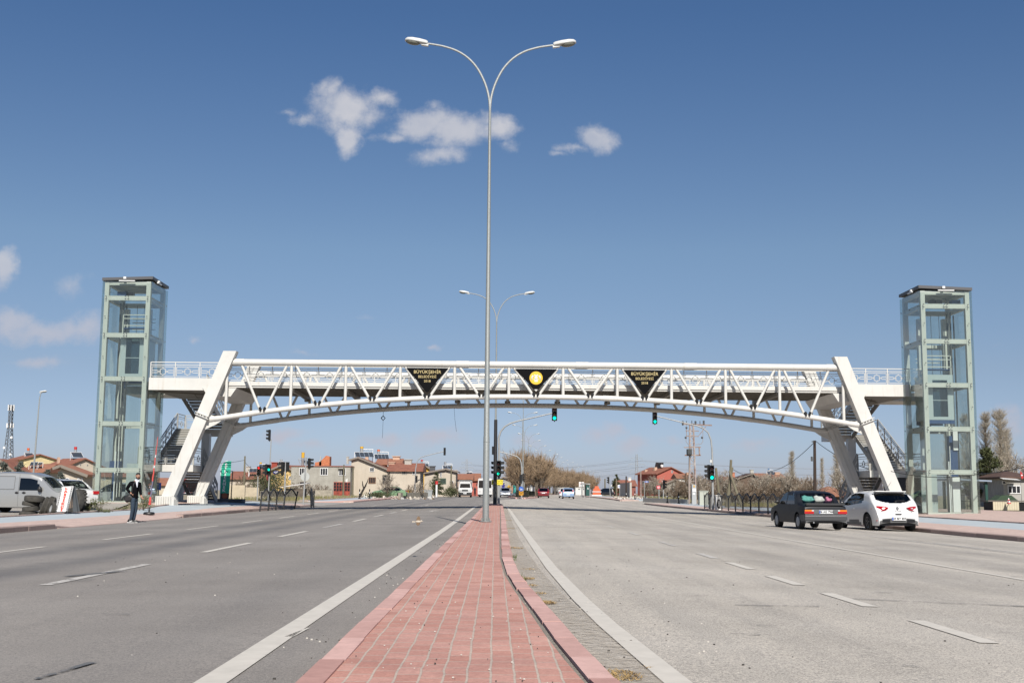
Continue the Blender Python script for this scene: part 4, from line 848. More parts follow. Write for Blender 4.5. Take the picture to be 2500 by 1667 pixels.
t, o = post_light('post traffic light with two back-to-back black heads at the side street corner', 695, 81.3, 1126, [(690, 1143, -90, None, .85, 0), (700, 1139, 180, None, .6, .05)])
t, o = post_light('slightly leaning post traffic light with a round sign seen from behind', 741, 81.6, 1116, [(755, 1131, 90, None, .68, 0)], lean=.12)
mb = MB(); mb.lathe([(.30, 0), (.30, .02)], 28, (.07, .07, P(744, 1163, 81.6).z - o[2]), 'Y'); mb.build('round_sign', mat('sign_back_grey', (.46, .48, .47), .5, .1), t)
t, o = post_light('lone post traffic light in front of the hedge on the right pavement', 1619.5, 131, 1170, [(1621, 1182, 60, None, .95, 0)])
t, o = post_light('slim leaning post traffic light far along the right pavement', 1490, 185, 1161, [(1486, 1172, -90, None, 1.0, 0)], lean=-.2)
mb = MB(); p = P(1492.5, 1185, 185); mb.box((p.x - o[0], -.1, p.z - o[2]), (.2, .15, .2)); mb.build('push_button', HEADW, t)

# ================================================================== pedestrian railings
RAILM = mat('black_railing_paint', (.025, .026, .028), .45, var=.3, scale=5); RAILG = mat('worn_grey_railing', (.12, .12, .12), .5, .3, var=.3, scale=5)
def railing(label, pts, hp=.95, m=RAILM, tilt=None, mesh=.007, cat='railing'):
    b = pts[0]; z0 = zg(*b); t = thing('pedestrian_railing', label, cat, (b[0], b[1], z0), group='arched pedestrian railings by the kerb')
    zz = [zg(*p) for p in pts]; tl = tilt or [0] * len(pts)
    top = lambda i: Vector((pts[i][0] + tl[i], pts[i][1], zz[i] + hp))
    for i, p in enumerate(pts):
        mb = MB(); mb.bar((p[0], p[1], zz[i]), top(i), .07, .07); mb.lathe([(.055, 0), (.055, .05), (.02, .08)], 8, tuple(top(i) - Vector((0, 0, .01)))); mb.build('post', m, t, world=True)
    for i in range(len(pts) - 1):
        a, b2 = Vector((*pts[i], zz[i])), Vector((*pts[i + 1], zz[i + 1])); ta, tb = top(i), top(i + 1); mb = MB()
        def arc(u): return hp - .20 + .40 * max(0.0, math.sin(math.pi * u)) ** .8 * (1 - .25 * abs(math.cos(math.pi * u)))
        q = [a.lerp(b2, u) + (ta - a).normalized() * arc(u) + (tb - ta - b2 + a) * 0 for u in span(0.02, .98, 15)]
        for r_, s_ in zip(q, q[1:]): mb.bar(r_, s_, .055, .06)
        nb = max(6, int((b2 - a).length / .11))
        for k in range(1, nb):
            u = k / nb; c = a.lerp(b2, u); mb.bar(c + Vector((0, 0, .12)), c + Vector((tl[i], 0, arc(u))), mesh, mesh)
        mb.bar(a + Vector((0, 0, .12)), b2 + Vector((0, 0, .12)), .03, .03); mb.build('arch_panel', m, t, world=True, ang=0)
    return t
lx = lambda px, Y: (P(px, 1230, Y).x, Y)
railing('black arched railing with bent posts along the left kerb', [lx(635, 63), lx(655.5, 65.3), lx(674, 67.2), lx(692, 69.3), lx(719, 70.6)], .98, tilt=[.07, .05, .05, .1, .16])
railing('short black railing panel seen edge-on at the left street corner', [lx(760, 76.2), (P(766, 1230, 78.4).x, 78.4)], 1.0, tilt=[-.08, 0], mesh=.03)
rp = [1719.8, 1733.5, 1746.7, 1761.8, 1778, 1794.7, 1813, 1831.7, 1852, 1874, 1899, 1927]
railing('long row of black arched railing panels along the right kerb', [(15.75, 15.75 / ((x - 1211) / 2895)) for x in rp], .97, mesh=.009)
# ================================================================== vehicles
CGL = glass('car_glass', (.20, .22, .23), .9, .02, .06); CGL_D = glass('dark_car_glass', (.05, .055, .06), .9, .02, .05)
CLEAR = glass('clear_car_glass', (.42, .46, .48), .9, .02, .05)
RIM = mat('alloy_wheel', (.25, .25, .26), .35, .7); RIMP = mat('plastic_wheel_cover', (.33, .34, .35), .5); TRIM = mat('black_trim', (.018, .018, .02), .5); TRIMG = mat('grey_bumper_plastic', (.13, .132, .135), .6)
REDL = mat('red_tail_lens', (.45, .008, .012), .15, coat=.5); ORL = mat('orange_lens', (.75, .22, .01), .2, coat=.5); CLL = mat('clear_lens', (.55, .55, .55), .12, coat=.5); PLATE = mat('number_plate_white', (.78, .79, .80), .5); PBLUE = mat('plate_blue', (.04, .12, .5), .5); INK = mat('plate_ink', (.02, .02, .02), .6); CHROME = mat('bright_trim', (.62, .62, .62), .2, .9); SEAT = mat('seat_cloth', (.03, .03, .035), .9)
def car(name, label, loc, rz, L, Wd, prof, belt, tumble, paint, wy, wr=.31, sill=.22, classify=None, mats=None, NS=110, MT=28, group='cars', rim=RIM, plate=None, zbelt=None, glassm=None, bowl=.12, roofr=.09, flare=.0, tilt=None, rimstyle=5, tall=False):
    """body of a vehicle lofted along its length; local +Y is forward"""
    t = thing(name, label, 'van' if 'van' in name else 'car', loc, rz, group)
    if tilt: t.rotation_euler = (tilt[0], tilt[1], rz)
    # resample the centreline silhouette
    pr = [Vector(p) for p in prof]; ac = [0]
    for a, b in zip(pr, pr[1:]): ac.append(ac[-1] + (b - a).length)
    P_ = []; j = 0
    for i in range(NS):
        s = ac[-1] * i / (NS - 1)
        while j < len(ac) - 2 and ac[j + 1] < s: j += 1
        P_.append(pr[j].lerp(pr[j + 1], (s - ac[j]) / (ac[j + 1] - ac[j])))
    for _ in range(2): P_ = [P_[0]] + [(a + 2 * b + c) / 4 for a, b, c in zip(P_, P_[1:], P_[2:])] + [P_[-1]]
    ra = wr + .055
    def zbot(y):
        for c in wy:
            if abs(y - c) < ra: return max(sill, wr + math.sqrt(max(0, ra * ra - (y - c) ** 2)))
        return sill
    def plan(y):
        e = max(0, (abs(y) - (L / 2 - .75)) / .75); return Wd / 2 * (1 - bowl * e ** 2.2)
    def half(y, z):
        h = plan(y); b = belt if zbelt is None else zbelt(y)
        if z < b: return h * (1 - .055 * ((z - .62 * b) / (.62 * b)) ** 2) if z < .62 * b else h * (1 - .02 * ((z - .62 * b) / (.38 * b)) ** 2)
        return h * .98 - tumble * (z - b) ** 1.15
    side_rows = 8; V = []; F = []; tags = []
    ring = 2 * (side_rows + 5) + MT + 1
    for p in P_:
        y, zt = p.x, p.y; b = belt if zbelt is None else zbelt(y); zb = min(zbot(y), zt - .03); ze = max(zb + .01, zt - roofr); left = []
        zm = min(b, ze - .004) if zb < b else zb + (ze - zb) * .5
        for k in range(side_rows + 1): left.append(lerp(zb, zm, k / side_rows))
        for k in range(1, 5): left.append(lerp(zm, ze, k / 4))
        xs = [half(y, z) for z in left]; xe = xs[-1]
        V += [(-x, y, z) for x, z in zip(xs, left)]
        for k in range(MT + 1 - 1):
            u = -1 + 2 * (k + .5) / MT; x = u * xe; q = abs(u); V.append((x * (1 - .0), y, ze + roofr * (1 - q ** 3.2) ** .6))
        V += [(x, y, z) for x, z in zip(reversed(xs), reversed(left))]
    n = len(V) // NS
    parts = {}
    for i in range(NS - 1):
        for j in range(n - 1):
            f = (i * n + j, i * n + j + 1, (i + 1) * n + j + 1, (i + 1) * n + j); c = [sum(V[q][k] for q in f) / 4 for k in range(3)]
            isd = j < side_rows + 4 or j >= n - 1 - (side_rows + 4)
            if abs(V[f[0]][1] - V[f[3]][1]) < 1e-6 and isd: pass
            tg = classify(c[0], c[1], c[2], isd) or 'body'; tg = tg if tg == 'body' or not (isd or tg in ('bump', 'trim')) else (tg + ('|r' if c[0] > 0 else '|l') if tg in ('win', 'tail', 'strip') else tg + ('|f' if c[1] > 0 else '|b') if tg in ('bump', 'trim') else tg); parts.setdefault(tg, []).append(f)
    bodyo = None
    for tg in ['body'] + [k for k in parts if k != 'body']:
        me = bpy.data.meshes.new(tg); used = {}; fs = []; vs = []
        for f in parts[tg]:
            g = []
            for q in f:
                if q not in used: used[q] = len(vs); vs.append(V[q])
                g.append(used[q])
            fs.append(tuple(g))
        me.from_pydata(vs, [], fs); nm, m = (('body', paint) if tg == 'body' else mats[tg.split('|')[0]]); me.materials.append(m)
        me.polygons.foreach_set('use_smooth', [True] * len(fs)); me.set_sharp_from_angle(angle=rad(50)); me.update()
        o = bpy.data.objects.new(nm, me); COL.objects.link(o); o.parent = t
    mb = MB(); mb.box((0, 0, sill + .08), (Wd * .72, L * .93, .16)); mb.box((0, (wy[0] + wy[1]) / 2, .40), (Wd * .86, abs(wy[1] - wy[0]) - 2 * ra - .05, .34))
    mb.box((0, wy[0], .6), (Wd * .60, 2 * ra, .45)); mb.box((0, wy[1], .6), (Wd * .60, 2 * ra, .3)); mb.build('underbody', TRIM, t, ang=0)
    if not tall: mb = MB(); mb.box((0, -L * .09, .6), (Wd * .8, L * .36, .3)); mb.box((-.36, .15, .93), (.46, .14, .55)); mb.box((.36, .15, .93), (.46, .14, .55)); mb.box((0, -L * .22, .9), (Wd * .74, .14, .42)); mb.build('seats', SEAT, t, ang=0)
    for c in wy:
        for s in (-1, 1):
            w = .20; x0 = s * (Wd / 2 - w / 2 - .015); mb = MB(); mb.lathe([(wr * .62, -w / 2 + .02), (wr * .95, -w / 2), (wr, -w / 2 + .03), (wr, w / 2 - .03), (wr * .95, w / 2), (wr * .62, w / 2 - .02)], 28, (x0, c, wr), 'X'); wo_ = mb.build('wheel', RUBBER, t)
            mb = MB(); xo = x0 + s * (w / 2 - .03); r = wr * .63
            if rimstyle:
                mb.lathe([(r * .99, 0), (r * .99, s * .02), (r * .86, s * .012), (r * .86, s * -.03)], 24, (xo, c, wr), 'X', cap=False); mb.lathe([(r * .25, s * -.01), (r * .22, s * .012)], 12, (xo, c, wr), 'X')
                for k in range(rimstyle):
                    a = 2 * math.pi * k / rimstyle + .4; mb.bar((xo, c + math.cos(a) * r * .2, wr + math.sin(a) * r * .2), (xo, c + math.cos(a) * r * .92, wr + math.sin(a) * r * .92), .03, .05, up=(1, 0, 0))
            else: mb.lathe([(r * .99, 0), (r * .93, s * .025), (r * .5, s * .035), (r * .2, s * .03)], 24, (xo, c, wr), 'X')
            mb.build('rim', rim, wo_)
            if rimstyle: mb = MB(); mb.lathe([(r * .9, s * -.06), (r * .9, s * -.055)], 20, (xo, c, wr), 'X'); mb.build('brake', TRIM, wo_)
    if plate:
        tx, py, pz, w = plate; mb = MB(); mb.box((0, py, pz), (.52, .012, .115)); p_ = mb.build('number_plate', PLATE, t, ang=0); s = -1 if py < 0 else 1
        mb = MB(); mb.box((-.235 * -s, py + s * .008, pz), (.045, .004, .1)); mb.build('plate_band', PBLUE, p_, ang=0)
        text(tx, .105, INK, p_, (.02 * -s, py + s * .009, pz), rot=(rad(90), 0, 0 if s < 0 else rad(180)), bold=.003, ext=.002)
    return t
def mirrors(t, y, z, x, m, s=(.13, .09, .13)):
    for q in (-1, 1):
        mb = MB(); mb.sph((q * (x + .1), y, z), (s[0], s[1], s[2]), 10, 6); mb.bar((q * x, y, z - .05), (q * (x + .1), y, z - .03), .05, .04); mb.build('wing_mirror', m, t)
def pin(y, z, poly):                                             # inside test for side windows and lamps
    r = False; n = len(poly); j = n - 1
    for i in range(n):
        (yi, zi), (yj, zj) = poly[i], poly[j]
        if (zi > z) != (zj > z) and y < (yj - yi) * (z - zi) / (zj - zi) + yi: r = not r
        j = i
    return r
# ---- dark notchback of the eighties, driving away on the right
def cl_sedan(x, y, z, sd):
    a = abs(x)
    if sd:
        if pin(y, z, [(-.98, .93), (-.10, .93), (-.10, 1.27), (-.72, 1.27)]) or pin(y, z, [(-.02, .93), (.98, .93), (.30, 1.28), (-.02, 1.28)]): return 'win'
        if .30 < z < .50 and y < -1.55: return 'bump'
        if .30 < z < .50 and y > 1.6: return 'bump'
        return None
    if -1.36 < y < -.98 and a < .60 and .92 < z < 1.325: return 'rwin'
    if .40 < y < 1.0 and a < .58 and z > .94: return 'wind'
    if y < -1.7 and z < .50: return 'bump'
    if y > 1.7 and z < .5: return 'bump'
    return None
NAVY = mat('faded_dark_navy_paint', (.010, .012, .017), .45, spec=.22, var=.25, scale=2)
sp = G(2006, 1289)
dk = car('old_sedan', 'old dark navy four-door sedan driving away, bundles behind its rear window', (11.25, 43.0, zg(11.25, 43)), rad(4.5), 4.07, 1.64,
    [(-2.03, .32), (-2.035, .5), (-2.02, .72), (-1.985, .89), (-1.42, .925), (-1.30, .97), (-.98, 1.31), (-.6, 1.385), (0, 1.40), (.35, 1.36), (1.02, .93), (1.5, .86), (1.98, .74), (2.03, .5), (2.03, .3)],
    .90, .28, NAVY, (-1.28, 1.2), .29, .24, cl_sedan, {'win': ('side_window', CGL), 'rwin': ('rear_window', CLEAR), 'wind': ('windscreen', CGL), 'bump': ('bumper', TRIMG)}, rim=RIMP, rimstyle=0, plate=('06 AG 7968', -2.055, .645, 1), bowl=.07, roofr=.06)
mb = MB()
for z in (.545, .49): mb.box((0, -2.075, z), (1.56, .02, .022))
mb.build('bumper_strip', CHROME, dk, ang=0)
mb = MB(); mb.box((0, -2.0, .45), (1.58, .14, .20)); mb.box((-.78, -1.75, .45), (.06, .5, .18)); mb.box((.78, -1.75, .45), (.06, .5, .18)); mb.build('bumper', mat('sedan_bumper', (.05, .052, .055), .5), dk)
mb = MB(); mb.box((0, -1.93, .915), (1.42, .2, .035), Matrix.Rotation(rad(-8), 3, 'X')); mb.box((0, -2.02, .895), (1.44, .04, .05)); mb.build('boot_spoiler', TRIM, dk)
for s in (-1, 1):
    mb = MB(); mb.mi = 0; mb.box((s * .62, -2.035, .62), (.34, .03, .085)); mb.mi = 1; mb.box((s * .655, -2.035, .69), (.26, .03, .05)); mb.mi = 2; mb.box((s * .485, -2.035, .69), (.075, .03, .05)); mb.build('tail_light', [REDL, ORL, CLL], dk, ang=0)
mb = MB(); mb.box((0, -2.025, .655), (.90, .02, .15)); mb.build('rear_panel', mat('grey_rear_panel', (.11, .115, .12), .5), dk, ang=0)
mb = MB(); mb.lathe([(.03, -.02), (.03, .1)], 10, (-.45, -2.0, .27), 'Y'); mb.build('exhaust', CHROME, dk)
dk.scale = (.95, .95, .97)
mirrors(dk, .72, .98, .80, TRIM, (.10, .06, .07))
mb = MB(); mb.box((0, -1.12, .90), (1.2, .62, .03)); mb.build('parcel_shelf', SEAT, dk, ang=0)
def bundle(label, x, y, z, r, m, sx=1):
    c, sn = math.cos(rad(4.5)), math.sin(rad(4.5)); o = dk.location; t = thing('cloth_bundle', label, 'bundle', (o.x + x * c - y * sn, o.y + x * sn + y * c, o.z + z), group='bundles behind the rear window')
    mb = MB(); mb.sph((0, 0, r * .55), (r * sx, r * .8, r * .62), 14, 9); mb.sph((r * .35, -.03, r * .75), (r * .5, r * .5, r * .4), 10, 7); mb.sph((-r * .4, .02, r * .6), (r * .55, r * .55, r * .4), 10, 7)
    mb.v = [tuple(Vector(v) * (1 + .34 * noise.noise(Vector(v) * 11))) for v in mb.v]; mb.build('bundle_cloth', m, t, ang=70)
bundle('teal cloth bundle behind the rear window of the dark sedan', -.34, -1.05, .915, .20, mat('teal_cloth', (.08, .26, .23), .9, var=.3, scale=12), 1.3); bundle('off-white cloth bundle in the middle of the dark sedan rear window', .06, -1.08, .915, .20, mat('offwhite_cloth', (.42, .44, .41), .9, var=.25, scale=12), 1.1); bundle('pink cloth bundle on the right behind the dark sedan rear window', .40, -1.05, .915, .17, mat('pink_cloth', (.38, .13, .20), .9, var=.4, scale=14), 1.0)
# ---- white hatchback parked half on the pavement
def cl_hatch(x, y, z, sd):
    a = abs(x)
    if sd:
        if pin(y, z, [(-.96, 1.08), (-.78, 1.02), (-.18, .95), (-.18, 1.36), (-.45, 1.38), (-.86, 1.30)]) or pin(y, z, [(-.11, .945), (.98, .90), (.62, 1.10), (.18, 1.36), (-.11, 1.37)]): return 'win'
        if -.18 <= y <= -.11 and .95 < z < 1.36: return 'trim'
        if y < -1.45 and z > .74 + .0 and z < .90 - .1 * (y + 2.0) and y > -2.0: return 'tail'
        if -.72 < y < .62 and z < .30 + .10 * max(0, 1 - ((y + .1) / .6) ** 2): return 'grey'
        return None
    if .55 < y < 1.25 and z > .98 and a < .62: return 'wind'
    if y < -1.15:
        if 1.0 + .10 * (a / .6) ** 2.5 < z < 1.355 - .03 * a and a < .66: return 'rwin'
        if z < .36 + .12 * (1 - min(1, (a / .70) ** 4)) and a < .70: return 'grey'
    return None
HWHITE = mat('white_car_paint', (.66, .66, .655), .25, coat=.6)
hb = car('parked_hatchback', 'white hatchback parked half on the right pavement with red swept tail lights', (14.3, 44.8, zg(14.6, 44.8) + .0), rad(5.5), 4.06, 1.75,
    [(-2.0, .30), (-2.03, .42), (-2.015, .60), (-1.93, .80), (-1.80, .99), (-1.56, 1.20), (-1.36, 1.355), (-1.1, 1.42), (-.4, 1.455), (.1, 1.44), (.52, 1.36), (1.22, .98), (1.7, .84), (1.95, .68), (2.03, .5), (2.02, .28)],
    .94, .34, HWHITE, (-1.27, 1.30), .315, .20, cl_hatch, {'win': ('side_window', CGL_D), 'rwin': ('rear_window', CGL_D), 'wind': ('windscreen', CGL), 'grey': ('bumper_insert', TRIMG), 'tail': ('lamp_surround', HWHITE), 'trim': ('pillar_trim', TRIM)}, NS=150, MT=36,
    zbelt=lambda y: .90 + .10 * smooth(.6, -1.0, y), rim=mat('dark_alloy', (.12, .12, .125), .35, .7), plate=('34 BIT 859', -2.055, .455, 1), bowl=.15, roofr=.10, tilt=(0, 0))
for s in (-1, 1):
    mb = MB(); pl = [(-1.97, .775), (-1.925, .86), (-1.66, .885), (-1.52, .88), (-1.62, .80), (-1.80, .76)]
    pts = [(.34, -1.965, .845), (.50, -1.955, .885), (.72, -1.86, .90), (.835, -1.62, .895), (.855, -1.60, .79), (.80, -1.82, .725), (.60, -1.975, .73), (.45, -1.985, .76)]
    ins = [(.36, -1.90, .845), (.50, -1.88, .885), (.68, -1.80, .90), (.79, -1.60, .895), (.80, -1.58, .79), (.74, -1.76, .725), (.56, -1.90, .73), (.44, -1.92, .76)]
    k = len(pts); q = [(s * a, b - .012, c) for a, b, c in pts] + [(s * a, b, c) for a, b, c in ins]; mb.add(q, [tuple(range(k)), tuple(range(2 * k - 1, k - 1, -1))] + [(i, (i + 1) % k, k + (i + 1) % k, k + i) for i in range(k)])
    tl = mb.build('tail_light', REDL, hb, ang=30)
    mb = MB(); mb.add([(s * a, b - .02, c) for a, b, c in ((.47, -1.972, .83), (.57, -1.95, .835), (.57, -1.962, .805), (.50, -1.978, .805))], [(0, 1, 2, 3)]); mb.build('reversing_lamp', CLL, tl, ang=0)
    mb = MB(); mb.box((s * .70, -1.955, .385), (.19, .03, .028), Matrix.Rotation(s * rad(16), 3, 'Z')); mb.build('reflector', REDL, hb, ang=0)
mb = MB()
for s in (-1, 1):
    mb = MB(); [mb.box((s * .46, -2.03, z), (.30, .03, .012)) for z in (.345, .375, .405, .435)]; mb.build('bumper_slats', TRIM, hb, ang=0)
mb = MB(); mb.box((0, -1.30, 1.395), (1.16, .26, .03), Matrix.Rotation(rad(-14), 3, 'X')); mb.build('roof_spoiler', HWHITE, hb); mb = MB(); mb.bar((.05, -1.72, 1.085), (.38, -1.70, 1.10), .02, .02); mb.box((.03, -1.74, 1.06), (.06, .05, .05)); mb.build('wiper', TRIM, hb)
mb = MB(); mb.tube([(0, -.95, 1.44), (0, -1.05, 1.50), (0, -1.45, 1.75)], .006, 6); mb.box((0, -.95, 1.445), (.05, .08, .03)); mb.build('aerial', TRIM, hb)
mb = MB()
for a, b in (((0, .05), (.034, 0)), ((.034, 0), (0, -.05)), ((0, -.05), (-.034, 0)), ((-.034, 0), (0, .05))): mb.bar((a[0], -1.962 + a[1] * .55, .83 + a[1]), (b[0], -1.962 + b[1] * .55, .83 + b[1]), .02, .02)
mb.build('badge', CHROME, hb, ang=0); text('C L I O', .075, mat('badge_grey', (.25, .25, .26), .3, .6), hb, (0, -1.985, .725), rot=(rad(72), 0, 0), ext=.003); text('dCi', .04, MATS['badge_grey'], hb, (.52, -1.975, .695), rot=(rad(74), 0, 0), ext=.003)
mb = MB(); mb.box((0, -2.03, .62), (.22, .03, .03)); mb.build('boot_handle', TRIM, hb, ang=0); mirrors(hb, .82, .98, .86, mat('dark_mirror', (.03, .03, .033), .2, coat=.5), (.11, .08, .08))
mb = MB()
for s in (-1, 1): mb.box((s * .865, -.02, .78), (.03, .16, .03))
mb.build('door_handle', HWHITE, hb)
# ---- silver van at the tyre shop
def cl_van(x, y, z, sd):
    if sd:
        if pin(y, z, [(.02, 1.05), (.10, 1.0), (.95, .99), (1.02, 1.06), (.72, 1.50), (.40, 1.62), (.06, 1.62)]): return 'win'
        if -1.3 < y < 1.1 and .50 < z < .56: return 'strip'
        if y > 1.72 and z < .55: return 'grey'
        return None
    if 1.0 < y < 1.48 and abs(x) < .68 and z > 1.08: return 'wind'
    if y > 1.9 and z < .55: return 'grey'
    return None
SILV = mat('silver_paint', (.44, .44, .43), .32, .55, coat=.4)
vz = zg(-21.4, 53.5)
van = car('silver_van', 'silver panel van parked side-on behind the tyre stack, cut by the left frame edge', (-21.1, 54.2, vz), rad(-93), 4.2, 1.72,
    [(-2.08, .3), (-2.1, .7), (-2.08, 1.2), (-2.02, 1.72), (-1.9, 1.80), (-.5, 1.83), (.5, 1.79), (.95, 1.64), (1.5, 1.12), (1.62, 1.05), (2.0, .86), (2.08, .6), (2.08, .28)],
    1.0, .16, SILV, (-1.29, 1.28), .31, .26, cl_van, {'win': ('side_window', CGL_D), 'wind': ('windscreen', CGL), 'strip': ('rubbing_strip', TRIM), 'grey': ('bumper', TRIMG)}, rim=RIMP, rimstyle=0, bowl=.14, roofr=.08)
mb = MB()
for y in (-.06, .26): mb.sph((.862, y, .90), (.015, .08, .055), 10, 6); mb.box((.862, y, .90), (.03, .17, .03))
mb.build('door_handle', TRIM, van)
mb = MB()
for y, a, b in ((-.72, -1.2, -.2),):
    for p, q in (((a, 1.05), (b, 1.05)), ((b, 1.05), (b, 1.62)), ((b, 1.62), (a, 1.62)), ((a, 1.62), (a, 1.05))):
        f = lambda y, z: (.845 - .16 * max(0, z - 1.0) ** 1.15 + .0, y, z); mb.bar(f(*p), f(*q), .02, .025)
mb.build('panel_seam', mat('silver_shadow_gap', (.2, .2, .2), .4, .4), van); mb = MB(); mb.bar((.855, 0, .3), (.86, 0, .97), .01, .012); mb.bar((.86, 0, .97), (.755, 0, 1.7), .012, .012); mb.bar((.855, 1.06, .45), (.86, 1.06, .98), .012, .012); mb.bar((.845, -1.24, .3), (.75, -1.24, 1.7), .012, .012); mb.build('panel_seam', mat('silver_shadow_gap', (.2, .2, .2), .4, .4), van)
mirrors(van, 1.0, 1.06, .84, TRIM, (.09, .10, .14))
# ---- simpler traffic, small in the picture
def cl_far(kind, L, zt):
    def f(x, y, z, sd):
        a = abs(x); b = .9
        if sd:
            if z > b + .03 and z < zt - .12 and -L * .36 < y < L * .26: return 'win'
            return None
        if kind == 'hatch':
            if y < -L * .36 and 1.0 < z < zt - .13 and a < .58: return 'rwin'
        elif y < -L * .20 and y > -L * .40 and b + .06 < z < zt - .06 and a < .60: return 'rwin'
        if L * .1 < y < L * .32 and b + .08 < z < zt - .06 and a < .62: return 'wind'
        if (y < -L * .47 or y > L * .46) and z < .33: return 'trim'
        return None
    return f
SED = lambda L: [(-L/2 + .02, .3), (-L/2, .6), (-L/2 + .05, .93), (-L/2 + .55, 1.0), (-L/2 + 1.05, 1.36), (-L/2 + 1.4, 1.44), (.1, 1.45), (.45, 1.38), (L/2 - 1.15, .98), (L/2 - .3, .82), (L/2, .62), (L/2, .28)]
HAT = lambda L, h: [(-L/2 + .02, .3), (-L/2, .6), (-L/2 + .06, .95), (-L/2 + .22, 1.12), (-L/2 + .42, h - .08), (-L/2 + .7, h), (0, h + .01), (.5, h - .1), (L/2 - .95, .98), (L/2 - .25, .8), (L/2, .6), (L/2, .28)]
CM = {'win': ('side_window', CGL_D), 'rwin': ('rear_window', CGL_D), 'wind': ('windscreen', CGL_D), 'trim': ('bumper_trim', TRIM)}
def far_car(name, label, x, y, rz, kind, paint, L=4.3, h=1.45, rear=True, lamps='low', plate=None):
    t = car(name, label, (x, y, zg(x, y)), rad(rz), L, 1.74, SED(L) if kind == 'sedan' else HAT(L, h), .9, .30, paint, (-L * .31, L * .31), .31, .22, cl_far(kind, L, h), CM, NS=60, MT=20, bowl=.12)
    for s in (-1, 1):
        mb = MB()
        if lamps == 'high': mb.box((s * .66, -L / 2 + .16, 1.06), (.13, .06, .34), Matrix.Rotation(rad(-20), 3, 'X'))
        else: mb.box((s * .66, -L / 2 + .02, .82), (.30, .06, .15))
        mb.build('tail_light', REDL, t); mb = MB(); mb.box((s * .62, L / 2 - .09, .70), (.34, .14, .14)); mb.build('headlight', CLL, t)
    mb = MB(); mb.box((0, L / 2 - .02, .66), (.5, .06, .10)); mb.box((0, L / 2 + .0, .36), (.7, .05, .12)); mb.build('grille', TRIM, t)
    mb = MB(); mb.box((0, -L / 2 - .02, .70 if lamps == 'low' else .58), (.5, .02, .11)); mb.box((0, L / 2 + .03, .48), (.5, .02, .11)); mb.build('number_plate', PLATE, t)
    mirrors(t, L * .16, .98, .84, paint, (.09, .07, .07)); return t
FP = lambda px, Y: (P(px, 1212, Y).x, Y)
far_car('red_sedan', 'dark red sedan driving away just right of the far median', *FP(1326.5, 176), -2, 'sedan', mat('dark_red_paint', (.16, .008, .012), .3, coat=.6))
far_car('white_sedan', 'white sedan half hidden behind the pale blue hatchback in the distance', *FP(1378, 184), -3, 'sedan', HWHITE)
far_car('blue_hatchback', 'pale blue hatchback with high red tail lights driving away', *FP(1387, 168), -3, 'hatch', mat('pale_blue_paint', (.30, .42, .60), .3, .3, coat=.6), 4.0, 1.5, lamps='high')
far_car('silver_sedan', 'silver grey sedan facing the camera right of the black-wrapped post', *FP(1233.5, 186), 180, 'sedan', mat('silver_blue_paint', (.30, .33, .38), .3, .4, coat=.5))
ws = far_car('white_saloon', 'white saloon seen from behind, parked left of the glass lift tower', -21.3, 58.6, 50, 'sedan', HWHITE, 4.6, 1.45)
far_car('grey_hatchback', 'pale hatchback seen through the glass of the left lift tower', -25.2, 80.5, 70, 'hatch', mat('pale_grey_paint', (.45, .46, .47), .3, .3), 4.0, 1.5)
far_car('green_car', 'old pale green car with a white roof beside the bare garden trees', *FP(951, 160), 88, 'sedan', mat('old_green_paint', (.16, .27, .15), .5), 4.6)
# delivery truck and bus coming towards the camera
def boxy(name, label, cat, px, Y, parts):
    x = P(px, 1210, Y).x; t = thing(name, label, cat, (x, Y, zg(x, Y)), group='oncoming traffic')
    for nm, m, fn, sub in parts:
        mb = MB(); fn(mb); o = mb.build(nm, m, t)
    for sx in (-1, 1):
        for y in (.9, 4.0):
            mb = MB(); mb.lathe([(.2, -.12), (.36, -.12), (.38, -.08), (.38, .08), (.36, .12), (.2, .12)], 18, (sx * .84, y, .38), 'X'); mb.build('wheel', RUBBER, t)
    return t
def cab(mb): mb.prism([(-.98, .45), (.98, .45), (.99, 1.05), (.93, 1.45), (.80, 2.15), (.70, 2.28), (-.70, 2.28), (-.80, 2.15), (-.93, 1.45), (-.99, 1.05)], .45, 2.2); mb.prism([(-.9, .5), (.9, .5), (.88, 1.22), (-.88, 1.22)], -.02, .45); mb.prism([(.45, 1.22), (.02, 1.18), (.45, 1.45)], -.82, .82, 'YZ')
boxy('delivery_truck', 'white flatbed truck driving towards the camera on the left carriageway', 'truck', 1135, 178, [('cab', HWHITE, cab, 0), ('windscreen', CGL_D, lambda mb: mb.prism([(-.80, 1.42), (.80, 1.42), (.70, 2.02), (-.70, 2.02)], .40, .455), 0), ('grille', TRIM, lambda mb: mb.prism([(-.52, .92), (.52, .92), (.42, 1.14), (-.42, 1.14)], -.06, -.02), 0), ('bumper', TRIM, lambda mb: mb.box2((-.98, -.10, .28), (.98, .5, .74)), 0), ('headlight', CLL, lambda mb: (mb.box((-.74, -.0, 1.02), (.3, .1, .2)), mb.box((.74, 0, 1.02), (.3, .1, .2))), 0), ('number_plate', PLATE, lambda mb: mb.box((0, -.115, .58), (.5, .02, .12)), 0),
    ('load_frame', HWHITE, lambda mb: (mb.box2((-1.05, 2.2, .95), (1.05, 5.2, 1.1)), mb.bar((-.98, 2.3, 1.1), (-.98, 2.3, 2.5), .06, .06), mb.bar((.98, 2.3, 1.1), (.98, 2.3, 2.5), .06, .06), mb.bar((-1, 2.3, 2.48), (1, 2.3, 2.48), .06, .06), mb.bar((-1, 2.3, 2.32), (1, 2.3, 2.32), .05, .05)), 0), ('wing_mirror', TRIM, lambda mb: (mb.box((-1.12, .6, 1.4), (.16, .08, .32)), mb.box((1.12, .6, 1.4), (.16, .08, .32))), 0)])
